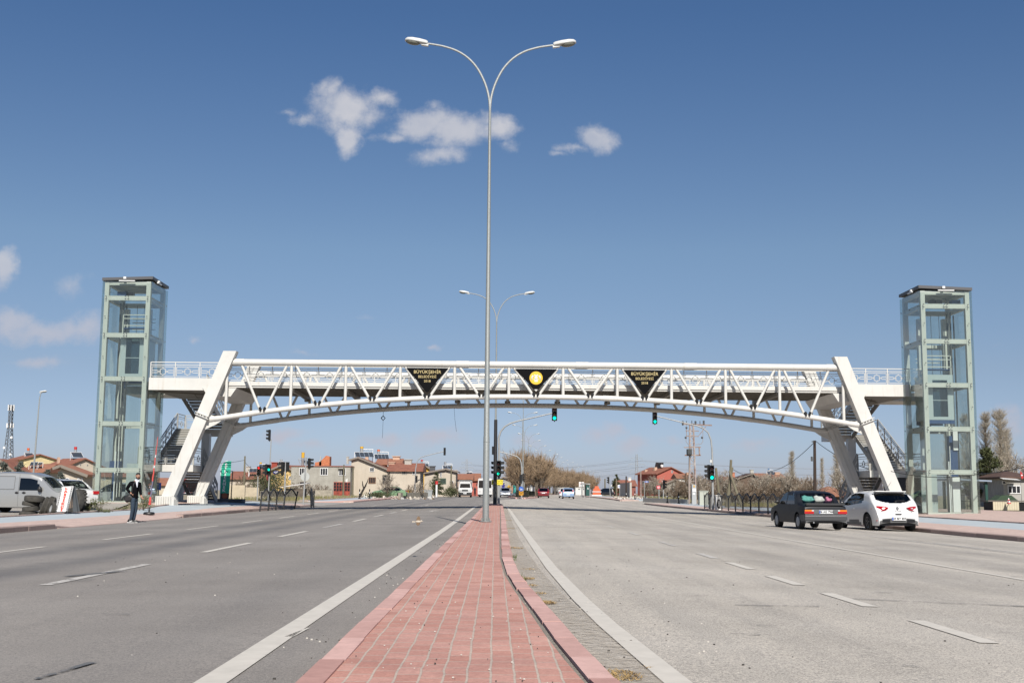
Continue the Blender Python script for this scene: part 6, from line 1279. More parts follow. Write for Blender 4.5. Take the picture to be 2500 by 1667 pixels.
def house(label, Y, pL, pR, eL, eR, rp, kind, depth, wm, rm, wins=(), base=None, ov=.45, chim=(), solar=(), cat='house', th=.16, low=None):
    xL, xR = P(pL, eL, Y).x, P(pR, eR, Y).x; zL, zR = P(pL, eL, Y).z, P(pR, eR, Y).z; zb = (zg((xL + xR) / 2, Y) if low is None else low) - .15; ze = (zL + zR) / 2
    t = thing('house', label, cat, ((xL + xR) / 2, Y, zb)); ap = lambda mb, n, m, ang=0: mb.build(n, m, t, world=True, ang=ang)
    rx, rz = (P(rp[0], rp[1], Y).x, P(rp[0], rp[1], Y).z) if kind == 'gable' else (0, P(rp[0], rp[1], Y + depth / 2).z if kind != 'flat' else 0)
    mb = MB()
    if kind == 'gable': mb.prism([(xL, zb), (xR, zb), (xR, zR - .1), (rx, rz - .1), (xL, zL - .1)], Y, Y + depth)
    elif kind == 'ridge': mb.add([(xL, Y, zb), (xR, Y, zb), (xR, Y + depth, zb), (xL, Y + depth, zb), (xL, Y, ze - .1), (xR, Y, ze - .1), (xR, Y + depth, ze - .1), (xL, Y + depth, ze - .1), (xL, Y + depth / 2, rz - .1), (xR, Y + depth / 2, rz - .1)], [(0, 1, 5, 4), (2, 3, 7, 6), (1, 2, 6, 9, 5), (3, 0, 4, 8, 7), (3, 2, 1, 0)])
    else: mb.box2((xL, Y, zb), (xR, Y + depth, ze - .15))
    ap(mb, 'wall', wm); mb = MB()
    def slab(p, q, ya, yb):                                       # sloping slab between eave p and ridge q (x, z)
        n = len(mb.v); vs = []
        for (x, z) in (p, q):
            for y in (ya, yb): vs += [(x, y, z), (x, y, z + th)]
        mb.add(vs, [(0, 1, 3, 2), (4, 6, 7, 5), (0, 4, 5, 1), (2, 3, 7, 6), (0, 2, 6, 4), (1, 5, 7, 3)])
    if kind == 'gable':
        for x, z, s in ((xL, zL, -1), (xR, zR, 1)):
            sl = (rz - z) / max(.1, abs(rx - x)); slab((x + s * ov, z - sl * ov), (rx, rz), Y - ov, Y + depth + ov)
        ro = ap(mb, 'roof', rm); mb = MB()
        for x, z, s in ((xL, zL, -1), (xR, zR, 1)):
            sl = (rz - z) / max(.1, abs(rx - x)); mb.bar((x + s * ov, Y - ov - .03, z - sl * ov + .02), (rx, Y - ov - .03, rz + .02), .05, .24)
        o = ap(mb, 'eaves_board', FASC); o.parent = ro
    elif kind in ('ridge', 'hip'):
        hx = 0 if kind == 'ridge' else min(depth / 2, (xR - xL) / 2 - .2); y0, y1, ym = Y - ov, Y + depth + ov, Y + depth / 2; zo = ze - (rz - ze) / (depth / 2) * ov; a, b = xL - ov, xR + ov
        vs = [(a, y0, zo), (b, y0, zo), (b, y1, zo), (a, y1, zo), (xL + hx - (ov if not hx else 0), ym, rz), (xR - hx + (ov if not hx else 0), ym, rz)]; vs += [(x, y, z - th) for x, y, z in vs[:4]]
        mb.add(vs, [(0, 1, 5, 4), (2, 3, 4, 5), (1, 2, 5), (3, 0, 4), (0, 6, 7, 1), (1, 7, 8, 2), (2, 8, 9, 3), (3, 9, 6, 0), (6, 9, 8, 7)]); ro = ap(mb, 'roof', rm)
    else:
        mb.box2((xL - .12, Y - .12, ze - .15), (xR + .12, Y + depth + .12, ze)); ro = ap(mb, 'roof', rm)
    for w in wins:
        a, b = P(w[0], w[1], Y), P(w[2], w[3], Y); window(t, a.x, b.x, b.z, a.z, Y, *(w[4:]))
    for cx, cy, cw, ch, cm in chim:
        Yc = Y + depth * .45; p = P(cx, cy, Yc); mb = MB(); mb.box2((p.x - cw / 2, Yc - cw / 2, p.z - ch), (p.x + cw / 2, Yc + cw / 2, p.z - .12)); mb.box2((p.x - cw * .62, Yc - cw * .62, p.z - .12), (p.x + cw * .62, Yc + cw * .62, p.z)); o = ap(mb, 'chimney', cm); o.parent = ro
    for x0, y0, x1, y1, tx, ty, tc in solar:                      # panels tilted towards the sun, with a tank on a stand
        a, b = P(x0, y0, Y + 1), P(x1, y1, Y + 1); mb = MB(); k = 4 if x1 - x0 > 30 else 2
        for i in range(k): mb.add([(lerp(a.x, b.x, (i + .04) / k) - 0, Y + 2.0, a.z), (lerp(a.x, b.x, (i + .96) / k), Y + 2.0, a.z), (lerp(a.x, b.x, (i + .96) / k) + (b.x - a.x) * .12, Y + 1, b.z), (lerp(a.x, b.x, (i + .04) / k) + (b.x - a.x) * .12, Y + 1, b.z)], [(0, 1, 2, 3)])
        so = ap(mb, 'solar_panel', SOLAR); mb = MB(); mb.bar((a.x, Y + 2.05, a.z), (a.x, Y + 2.05, b.z - 1.2), .08); mb.bar((b.x, Y + 2.05, a.z), (b.x, Y + 2.05, b.z - 1.2), .08); mb.bar((a.x + .1, Y + 1, b.z), (a.x + .1, Y + 1, b.z - 1), .07); mb.bar((a.x, Y + 2.05, a.z), (b.x, Y + 2.05, a.z), .09); o = ap(mb, 'panel_stand', WFR); o.parent = so
        if tc:
            p = P(tx, ty, Y + 2.4); h = max(.7, p.z - a.z); r = h * .28; mb = MB(); mb.lathe([(r, p.z - h), (r, p.z - h * .36)], 16, (p.x, Y + 2.6, 0)); o = ap(mb, 'water_tank', TANK, 40); o.parent = so; mb = MB(); mb.lathe([(r * 1.06, p.z - h * .36), (r * 1.06, p.z)], 16, (p.x, Y + 2.6, 0)); o = ap(mb, 'tank_cap', tc, 40); o.parent = so
            mb = MB(); mb.tube([(p.x, Y + 2.6, p.z - h * .5), (b.x, Y + 2.6, p.z - h * .5), (b.x, Y + 2.2, a.z)], .07, 6); o = ap(mb, 'pipe', WFR); o.parent = so
    return t
YCAP, OCAP, RCAP = mat('yellow_tank_cap', (.62, .36, .03), .5), mat('orange_tank_cap', (.60, .12, .03), .5), mat('red_tank_cap', (.50, .03, .03), .5)
BRK = mat('orange_brick', (.48, .17, .08), .9, var=.3, scale=4); PINKCH = mat('pinkish_plaster', (.55, .38, .28), .9)
# left of the left tower
house('cream house cut by the left frame edge, red tiled roof above the van', 135, -30, 35, 1146, 1150, (2, 1123), 'gable', 4, CREAM, TILE, low=0)
house('low house with a bright orange-red roof and two solar panels left of the grey gables', 200, 58, 108, 1149, 1149, (84, 1134), 'ridge', 8, CREAM, TILEO, [(64, 1150, 70, 1156)], solar=[(70, 1127, 88, 1136, 0, 0, None), (90, 1128, 99, 1135, 0, 0, None)])
house('small beige annex with a red roof, dark doorway and satellite dish behind the white saloon', 104, 146, 206, 1140, 1158, (152, 1138), 'gable', 2.2, BEIGE, TILEO, [(160, 1166, 169, 1181, 0), (190, 1167, 194, 1180, 0), (198, 1167, 202, 1180, 0)])
house('distant block with a red roof seen through the left tower glass', 190, 236, 330, 1160, 1160, (280, 1146), 'ridge', 10, CREAM, TILE, [(250, 1164, 258, 1172), (290, 1164, 298, 1172)])
house('cream house with an orange roof glimpsed between the left tower and the bridge leg', 175, 372, 432, 1181, 1181, (400, 1166), 'ridge', 9, CREAM, TILEO, [(386, 1184, 392, 1192)])
# middle left, across the side street
house('long low house with a dark red ridged roof behind the green flag', 180, 556, 634, 1166, 1166, (596, 1150), 'ridge', 12, BEIGE, TILE, chim=[(606, 1138, .6, 2, CONC)], solar=[(606, 1143, 624, 1152, 0, 0, None)])
house('brick-red house with a small chimney behind the red signal lamp', 200, 632, 668, 1147, 1147, (650, 1138), 'ridge', 8, mat('red_brick_wall', (.30, .10, .07), .9, var=.25, scale=3), TILE, solar=[(630, 1133, 645, 1142, 636, 1128, YCAP)])
yh = house('yellow house with a blue oval sign on its gable left of the grey concrete house', 186, 662, 713, 1147, 1147, (690, 1135), 'gable', 10, YELR, TILE, [(666, 1161, 673, 1169), (705, 1162, 710, 1171)], chim=[(671, 1128, .9, 2.2, mat('red_chimney', (.30, .06, .04), .9))], solar=[(677, 1126, 688, 1136, 686, 1121, TANK)])
p = P(674.5, 1152.6, 185.9); mb = MB(); o_ = p; vs = [(o_.x + .50 * math.cos(q) , o_.z + .24 * math.sin(q)) for q in span(0, 6.0, 22)]; mb.prism(vs, 185.84, 185.88); s1 = mb.build('oval_sign', mat('oval_blue', (.02, .03, .28), .5), yh, world=True, ang=0); mb = MB(); mb.box((o_.x, 185.83, o_.z + .03), (.64, .01, .1)); mb.box((o_.x, 185.83, o_.z - .10), (.4, .01, .06)); mb.box((o_.x, 185.83, o_.z + .14), (.16, .01, .06)); l_ = mb.build('sign_lettering', WFR, yh, world=True, ang=0); l_.parent = s1
b1 = house('grey concrete two-storey house with a flat roof, three white windows and a rusty gate', 184, 711.5, 856, 1135, 1137.5, (0, 0), 'flat', 11, GREYR, mat('roof_edge_red', (.25, .10, .075), .8), [(731, 1141.5, 748, 1160, 2), (782, 1142, 800, 1160, 2), (827.5, 1143, 844, 1161, 2), (732.5, 1176, 747, 1189, 1, mat('brown_wood', (.05, .025, .018), .7))])
def extra(t, nm, m, fn, ang=0, par=None): mb = MB(); fn(mb); o = mb.build(nm, m, t, world=True, ang=ang); o.parent = par or t; return o
Y = 184; q0, q1 = P(815, 1176, Y), P(854, 1214, Y); gate = extra(b1, 'gate', mat('rusty_red_gate', (.26, .05, .03), .8, var=.4, scale=2), lambda mb: mb.box2((q0.x, Y - .12, q1.z), (q1.x, Y - .005, q0.z)))
extra(b1, 'gate_panes', PANE, lambda mb: [mb.box2((lerp(q0.x, q1.x, i / 6 + .02), Y - .16, lerp(q1.z, q0.z, .42 + .19 * j)), (lerp(q0.x, q1.x, i / 6 + .15), Y - .121, lerp(q1.z, q0.z, .42 + .19 * j + .15))) for i in range(6) for j in range(3)], 0, gate)
a = P(769, 1133, Y + 3); b_ = P(805, 1114, Y + 3)
extra(b1, 'roof_brick_wall', BRK, lambda mb: (mb.prism([(a.x, P(0, 1136, Y + 3).z), (b_.x, P(0, 1136, Y + 3).z), (b_.x, b_.z), (lerp(a.x, b_.x, .75), b_.z + .15), (lerp(a.x, b_.x, .35), lerp(a.z, b_.z, .35)), (a.x, a.z + .3)], Y + 3, Y + 5)))
extra(b1, 'roof_pipe', CONC, lambda mb: (mb.box2((P(811, 0, Y + 3).x, Y + 3, P(0, 1136, Y + 3).z), (P(816, 0, Y + 3).x, Y + 3.4, P(0, 1117, Y + 3).z)), mb.box2((P(813, 0, Y + 3).x, Y + 3, P(0, 1117, Y + 3).z), (P(815, 0, Y + 3).x, Y + 3.2, P(0, 1107, Y + 3).z))))
a, b_ = P(738, 1122, Y + 2), P(768, 1133, Y + 1); sp1 = extra(b1, 'solar_panel', SOLAR, lambda mb: mb.add([(a.x, Y + 2.6, a.z), (b_.x - .6, Y + 2.6, a.z - .3), (b_.x, Y + 1.4, b_.z), (a.x + .6, Y + 1.4, b_.z)], [(0, 1, 2, 3)]))
c1 = P(740, 1104, Y + 2); extra(b1, 'water_tank', TANK, lambda mb: (mb.lathe([(.22, P(0, 1134, Y + 2).z), (.22, P(0, 1120, Y + 2).z), (.24, P(0, 1119.5, Y + 2).z), (.24, P(0, 1111, Y + 2).z)], 14, (c1.x, Y + 2, 0)), mb.tube([(c1.x, Y + 2, P(0, 1116, Y).z), (c1.x - .7, Y + 2, P(0, 1113, Y).z), (c1.x - .5, Y + 2, P(0, 1122, Y).z), (c1.x, Y + 2, P(0, 1130, Y).z)], .06, 6)), 40, sp1); extra(b1, 'tank_cap', YCAP, lambda mb: mb.lathe([(.25, P(0, 1111, Y + 2).z), (.25, c1.z)], 14, (c1.x, Y + 2, 0)), 40, sp1)
extra(b1, 'balcony', mat('dark_timber', (.07, .06, .045), .9), lambda mb: (mb.box2((P(857, 0, Y).x, Y + .2, P(0, 1167, Y).z), (P(868, 0, Y).x, Y + 3, P(0, 1140, Y).z)), mb.box2((P(856, 0, Y).x, Y - .3, P(0, 1139, Y).z), (P(872, 0, Y).x, Y + 3, P(0, 1136.5, Y).z))))
extra(b1, 'balcony_front', PINKCH, lambda mb: mb.box2((P(856, 0, Y).x, Y - .1, P(0, 1174, Y).z), (P(870, 0, Y).x, Y + .15, P(0, 1167.5, Y).z))); extra(b1, 'stair_wall', WALLW, lambda mb: (mb.box2((P(857, 0, Y).x, Y - .1, P(0, 1181, Y).z), (P(873, 0, Y).x, Y + 2, P(0, 1175, Y).z)), mb.prism([(P(873, 0, Y).x, P(0, 1187, Y).z), (P(879, 0, Y).x, P(0, 1187, Y).z), (P(878, 0, Y).x, P(0, 1160, Y).z), (P(874, 0, Y).x, P(0, 1164, Y).z)], Y - .1, Y + .1)))
house('tall beige gabled house with wide eaves and large solar panels beside the flat-roofed house', 188, 858, 946, 1122, 1146, (875, 1117), 'gable', 12, BEIGE, TILE, [(903, 1140.5, 913.5, 1151), (900, 1164.5, 917.5, 1180, 3, mat('brown_sash', (.22, .12, .07), .7)), (934, 1159, 949, 1181, 0, mat('dark_timber', (.07, .06, .045), .9))], chim=[(896, 1112, .5, 1.5, PINKCH), (849, 1114, .35, 1.2, CONC)], solar=[(864, 1103, 908, 1115, 883, 1089.5, YCAP), (912, 1108, 946, 1120, 924, 1097, OCAP)])
house('house with a long brick-red roof slope and a grey window right of the tall gable', 186, 952, 1026, 1146, 1146, (985, 1130), 'ridge', 9, BEIGE, TILE, [(981, 1147.5, 994, 1157.5, 2, CONC), (1007, 1147, 1016, 1158, 1)], chim=[(957, 1128, .9, 2, PINKCH), (997, 1121, 1.1, 1.6, CONC)])
house('house with an orange roof and pink chimney rising behind the tall gabled house', 205, 922, 975, 1131, 1131, (950, 1119), 'ridge', 9, BRK, TILEO, chim=[(968, 1113, 1.2, 2.2, PINKCH)])
house('small bright yellow house behind the far traffic light arm', 225, 1033, 1056, 1144, 1148, (1040, 1138), 'gable', 8, mat('bright_yellow_render', (.66, .40, .07), .9), TILE, [(1046, 1150, 1051, 1155, 0)], solar=[(1030, 1131, 1045, 1139, 1030, 1122, RCAP)])
house('beige gabled house with an arched window, veranda and solar panels near the white truck', 200, 1036, 1113, 1155, 1151, (1089, 1145), 'gable', 10, BEIGE, TILE, [(1074.5, 1153, 1078.5, 1164, 0), (1099, 1173, 1107, 1181), (1075, 1167, 1089, 1181, 4, mat('veranda_green', (.12, .18, .13), .7))], solar=[(1080, 1136, 1103, 1143, 1087, 1127, TANK)], chim=[(1056, 1137, .9, 1.8, DARK), (1113, 1147, .5, 1, CONC)])
house('low house with a broad orange-brown roof behind the white truck', 215, 1115, 1150, 1167, 1167, (1130, 1156), 'ridge', 9, mat('brown_render', (.35, .26, .2), .9), TILEO)
house('house with a steep orange roof and solar tank left of the near lamp post', 230, 1148, 1168, 1170, 1170, (1158, 1155), 'ridge', 10, REDR, TILEO, solar=[(1138, 1152, 1152, 1158, 1143, 1147, TANK)])
house('grey gabled house behind the yellow direction sign', 260, 1212, 1248, 1172, 1171, (1230, 1165), 'gable', 9, GREYR, TILE, [(1227, 1170, 1233, 1173), (1228, 1177, 1233, 1182, 0)])
house('pinkish brick house with a red roof left of the median trees', 270, 1246, 1272, 1176, 1176, (1259, 1168), 'ridge', 9, mat('pink_brick', (.42, .24, .18), .9, var=.15), TILE, [(1261, 1180, 1266, 1186)])
for px, pw, Yq, lb in ((1292, 14, 420, 'white far building left under the median trees'), (1328, 30, 430, 'long white far building under the median trees'), (1372, 34, 440, 'pale far building behind the red sedan trees'), (1420, 30, 450, 'white far building beyond the road signs')):
    house(lb, Yq, px - pw / 2, px + pw / 2, 1189, 1189, (0, 0), 'flat', 8, WALLW, CONC, [(px - pw * .3, 1192, px - pw * .1, 1195), (px + pw * .1, 1192, px + pw * .3, 1195)])
# right side
def rot_house(label, Y, px, py_e, py_r, w, d, rz, wm, rm, wins=(), chim=()):
    c = P(px, py_e, Y); zb = zg(c.x, Y) - .2; h, r = c.z - zb, P(px, py_r, Y).z - zb; t = thing('house', label, 'house', (c.x, Y, zb), rad(rz)); mb = MB(); mb.prism([(-w / 2, 0), (w / 2, 0), (w / 2, h), (0, r), (-w / 2, h)], -d / 2, d / 2); mb.build('wall', wm, t, ang=0); mb = MB(); sl = (r - h) / (w / 2); ov = .6
    for s in (-1, 1):
        vs = [(s * (w / 2 + ov), -d / 2 - ov, h - sl * ov), (s * (w / 2 + ov), d / 2 + ov, h - sl * ov), (0, d / 2 + ov, r), (0, -d / 2 - ov, r)]; mb.add(vs + [(x, y, z + .25) for x, y, z in vs], [(0, 1, 2, 3), (7, 6, 5, 4), (0, 4, 5, 1), (1, 5, 6, 2), (3, 2, 6, 7), (0, 3, 7, 4)])
    ro = mb.build('roof', rm, t, ang=0)
    for u, z, ww, hh, face in wins:
        mb = MB(); 
        if face == 'f': mb.box((u, -d / 2 - .04, z), (ww, .08, hh))
        else: mb.box((-w / 2 - .04, u, z), (.08, ww, hh))
        o = mb.build('window', WFR, t, ang=0); mb = MB()
        for k in (-1, 1):
            if face == 'f': mb.box((u + k * ww * .22, -d / 2 - .085, z), (ww * .32, .02, hh * .8))
            else: mb.box((-w / 2 - .085, u + k * ww * .22, z), (.02, ww * .32, hh * .8))
        mb.build('pane', PANE, o, ang=0)
    for x, y, z, s_ in chim: mb = MB(); mb.box((x, y, z), (s_, s_, 2.2)); mb.build('chimney', PINKCH, ro, ang=0)
    return t
def solar_on(t, x, y, z, w, cap):
    mb = MB(); mb.add([(x - w, y, z), (x + w, y, z), (x + w, y + 1.3, z + 1.1), (x - w, y + 1.3, z + 1.1)], [(0, 1, 2, 3)]); so = mb.build('solar_panel', SOLAR, t, ang=0); mb = MB()
    for s_ in (-1, 1): mb.bar((x + s_ * w, y + 1.3, z - .8), (x + s_ * w, y + 1.3, z + 1.15), .08); mb.bar((x + s_ * w, y, z), (x + s_ * w, y + 1.3, z + 1.1), .06)
    mb.bar((x - w, y + 1.3, z + 1.1), (x + w, y + 1.3, z + 1.1), .08); mb.build('panel_stand', WFR, so, ang=0); mb = MB(); mb.lathe([(.3, z + 1.0), (.3, z + 1.7)], 14, (x, y + 1.6, 0)); mb.build('water_tank', TANK, so); mb = MB(); mb.lathe([(.32, z + 1.7), (.32, z + 2.3)], 14, (x, y + 1.6, 0)); mb.build('tank_cap', cap, so)
h_ = rot_house('grey-beige house with a wide gable, small vents and a red-capped solar tank', 262, 180, 1141, 1121, 8.6, 10, 44, BEIGE, TILE, [(2.4, 3.6, 1.1, .8, 'f'), (-.9, 6.0, .3, .3, 'f'), (.7, 6.0, .3, .3, 'f')], [(-2.6, 2, 6.6, .5)]); solar_on(h_, 0, -2, 7.7, 1.2, RCAP)
rot_house('low beige house with a pointed gable end directly behind the silver van', 240, 112, 1156, 1135, 6.6, 9, 44, BEIGE, TILE)
h_ = rot_house('yellowish two-storey house with an orange plaster patch and solar heater behind the leaning street lamp', 300, 80, 1123, 1111, 8.6, 9, 40, mat('pale_yellow_render', (.60, .50, .28), .9, var=.18, scale=.7), TILE, [(-2, 4.6, 1, 1.1, 'f'), (2, 4.6, 1, 1.1, 'f'), (0, 1.8, 1, 1.1, 'f')], [(2.2, 1, 8.2, .8), (3.3, 2, 7.6, .8)]); solar_on(h_, -1.2, -1.5, 8.6, 1.0, OCAP)
rh_ = rot_house('brick-red two-storey house with white windows and a rooftop solar panel on the right', 352, 1612, 1157, 1142, 9.0, 11, 24, REDR, TILE, [(-2.2, 3.7, 1.3, 1.5, 'f'), (2.6, 3.6, 1.3, 1.5, 'f'), (.6, 7.2, .6, .7, 'f'), (2, 3.7, 1.3, 1.6, 's'), (-2, 3.7, 1.3, 1.6, 's')], [(-2.4, -1, 7.4, .9), (-3.2, 3, 6.7, .8), (1.2, 2, 8, .9)])
mb = MB(); mb.add([(-2.6, -1, 8.2), (.4, -1, 8.2), (-.2, -2.2, 9.9), (-2.9, -2.2, 9.9)], [(0, 1, 2, 3)]); so = mb.build('solar_panel', SOLAR, rh_, ang=0); mb = MB(); mb.lathe([(.4, -2.7), (.4, -2.3)], 14, (-1, 0, 8.9), 'Y'); mb.build('water_tank', WFR, so)
house('wide low house with a red roof left of the brick-red house', 330, 1507, 1552, 1184, 1184, (1525, 1171), 'ridge', 10, mat('dull_red_wall', (.25, .09, .07), .9), TILE, chim=[(1537, 1165, .8, 1.8, WALLW)])
house('small orange-roofed house behind the shrubs right of the brick-red house', 300, 1655, 1690, 1165, 1165, (1672, 1156), 'ridge', 9, WALLW, TILEO, [(1664, 1167, 1669, 1171)], chim=[(1679, 1153, .8, 2, PINKCH)])
house('low house with an orange roof and grey gable left of the transformer pole', 230, 1625, 1668, 1180, 1178, (1647, 1171), 'gable', 8, GREYR, TILEO)
house('long red-roofed house group behind the utility poles on the right', 320, 1768, 1812, 1175, 1175, (1790, 1163), 'ridge', 12, REDR, TILE, [(1794, 1167, 1800, 1173, 0)], chim=[(1789, 1153, .9, 2, BRK)])
house('dark gabled house with a yellow balcony between the red roofs on the right', 300, 1803, 1850, 1168, 1170, (1838, 1156), 'gable', 9, mat('dark_brown_wall', (.12, .08, .06), .9), TILED, chim=[(1835, 1146, .8, 2.6, CONC)])
house('three-storey beige house with an orange roof and solar panel left of the black utility pole', 310, 1856, 1916, 1166, 1166, (1880, 1155), 'ridge', 12, mat('pale_stone', (.46, .40, .31), .9, var=.2, scale=1), TILEO, [(1867, 1169, 1871, 1173, 0), (1884, 1169, 1888, 1173, 0), (1903, 1169, 1907, 1173, 0), (1880, 1182, 1890, 1188), (1900, 1182, 1912, 1188)], chim=[(1897, 1152, 1.2, 2.2, PINKCH), (1874, 1155, 1.0, 2, PINKCH)], solar=[(1874, 1150, 1890, 1159, 1877, 1143, mat('blue_cap', (.08, .2, .4), .5))])
house('low shed with a wide orange tiled roof behind the dark sedan', 150, 2014, 2082, 1207, 1207, (2046, 1187), 'hip', 9, mat('dark_shed_wall', (.12, .09, .07), .9), TILEO)
Yq = 112; hR = house('ramshackle white timber house with a dark roof and sagging awning right of the pine', 112, 2449, 2530, 1161, 1163, (2480, 1150), 'hip', 6, mat('weathered_white_boards', (.46, .45, .42), .9, c2=(.30, .29, .27), scale=6, stretch=(6, 1, .3)), TILED, [(2459, 1184, 2492, 1205, 2), (2446, 1173, 2456, 1182, 0)])
extra(hR, 'awning', mat('pale_sheet', (.66, .64, .6), .7), lambda mb: (mb.add([(P(2457, 1165, 110).x, 111.5, P(2457, 1165, 110).z), (P(2500, 1168, 110).x, 111.5, P(2500, 1168, 110).z), (P(2505, 1172, 108).x, 109, P(2505, 1172, 108).z), (P(2461, 1169, 108).x, 109, P(2461, 1169, 108).z)], [(0, 1, 2, 3)])))
extra(hR, 'sagging_cloth', mat('grey_cloth', (.40, .40, .41), .9, var=.2, scale=8), lambda mb: mb.prism([(P(2460, 0, 109).x, P(0, 1170, 109).z), (P(2488, 0, 109).x, P(0, 1177, 109).z), (P(2481, 0, 109).x, P(0, 1193, 109).z), (P(2478, 0, 109).x, P(0, 1191, 109).z)], 109, 109.06))
extra(hR, 'leaning_planks', mat('bare_planks', (.42, .32, .2), .9), lambda mb: [mb.bar((P(2490 + 3 * k, 0, 108).x, 108, P(0, 1215, 108).z), (P(2494 + 3.4 * k, 0, 108).x, 109.5, P(0, 1176 + 3 * (k % 3), 108).z), .12, .05) for k in range(5)])
# hutch, cone, canopy by the right tower
Y = 73; a, b_ = P(2424, 1221, Y), P(2489, 1255, Y); z = zg(a.x, Y); h = a.z - z
t = thing('wooden_hutch', 'cream painted plank hutch with peeling paint right of the right lift tower', 'hutch', (a.x, Y, z)); w = b_.x - a.x
mb = MB()
for k in range(11): mb.box2((w * k / 11 + .005, 0, .02), (w * (k + 1) / 11 - .005, .05, h - .05 - .01 * (k % 3)))
mb.build('plank_wall', mat('peeling_cream_paint', (.60, .54, .40), .85, c2=(.52, .46, .34), scale=5), t, ang=0); mb = MB(); mb.box2((0, .06, 0), (w + 1.6, 1.4, h - .1)); mb.build('dark_box', BLACK, t, ang=0); mb = MB(); mb.box2((-.3, -.03, h - .06), (w + 1.7, 1.5, h)); lid = mb.build('lid', mat('grey_timber', (.16, .14, .12), .9), t, ang=0)
mb = MB(); mb.prism([(w * .2, h + .01), (w * 1.05, h + .01), (w * .8, h + .32), (w * .45, h + .32)], .3, 1.4); mb.build('felt_cover', mat('green_felt', (.04, .07, .04), .9), lid, ang=0)
Y = 72.6; p = P(2455, 1252, Y); t = thing('warning_cone', 'red and white cone stuck on a leaning stick in front of the hutch', 'cone', (p.x, Y, zg(p.x, Y))); q = P(2463, 1229, Y); z = zg(p.x, Y); tp = Vector((q.x - p.x, 0, q.z - z)); mb = MB(); mb.bar((0, 0, 0), tuple(tp), .03); mb.build('stick', DARK, t)
for k, (r0, r1, m) in enumerate(((.13, .10, RCAP), (.10, .07, SW), (.07, .045, RCAP), (.045, .02, SW))): mb = MB(); mb.lathe([(r0, k * .085), (r1, (k + 1) * .085)], 16, tuple(tp)); mb.build('cone_band', m, t)
Y = 76; a, b_ = P(2384, 1168, Y), P(2411, 1168, Y); z = zg(b_.x, Y); t = thing('canopy', 'small canopy on dark green posts right behind the right lift tower', 'canopy', (a.x, Y, z)); w = b_.x - a.x; h = a.z - z; GRN = mat('dark_green_paint', (.012, .06, .045), .5); mb = MB()
for x, y in ((w - .12, 0), (w - .12, 2.4), (-1.2, 0), (-1.2, 2.4)): mb.box2((x - .08, y - .08, 0), (x + .08, y + .08, h - .15))
mb.build('post', GRN, t, ang=0); mb = MB(); mb.add([(-1.5, -.3, h), (w + .15, -.3, h - .1), (w + .15, 2.8, h - .1), (-1.5, 2.8, h), (-1.5, -.3, h - .1), (w + .15, -.3, h - .2), (w + .15, 2.8, h - .2), (-1.5, 2.8, h - .1)], [(0, 1, 2, 3), (7, 6, 5, 4), (0, 4, 5, 1), (1, 5, 6, 2), (2, 6, 7, 3), (3, 7, 4, 0)]); mb.build('roof', mat('blue_grey_sheet', (.25, .30, .38), .5), t, ang=0)
mb = MB()
for k in range(8): mb.box2((w + .4 - 1.5 * 0 - k * .2, 2.5, .0), (w + .43 - k * .2, 2.53, .95))
mb.box2((w - 1.2, 2.5, .5), (w + .45, 2.53, .54)); mb.box2((w - 1.2, 2.5, .92), (w + .45, 2.53, .96)); mb.build('grille', DARK, t, ang=0); mb = MB(); mb.box2((w - .95, 3.0, 0), (w - .3, 3.5, 1.05)); mb.build('white_box', WALLW, t, ang=0)
for px, py, Yq, lb in ((2161, 1188, 95, 'small red flag with a white crescent behind the white hatchback roof'), (2491, 1158, 108, 'small red flag above the ramshackle house at the right edge')):
    p = P(px, py, Yq); z = zg(p.x, Yq); t = thing('flag', lb, 'flag', (p.x, Yq, z)); h = p.z - z; mb = MB(); mb.bar((0, 0, 0), (0, 0, h + .35), .03); mb.build('flagpole', DARK, t); mb = MB(); mb.prism([(0, h + .32), (.2, h + .1), (.26, h - .3), (.12, h - .42), (.02, h - .1)], -.02, .02); f_ = mb.build('cloth', RCAP, t, ang=0); mb = MB(); mb.lathe([(.07, -.03), (.07, -.022)], 12, (.13, 0, h - .06), 'Y'); mb.build('crescent', SW, f_)

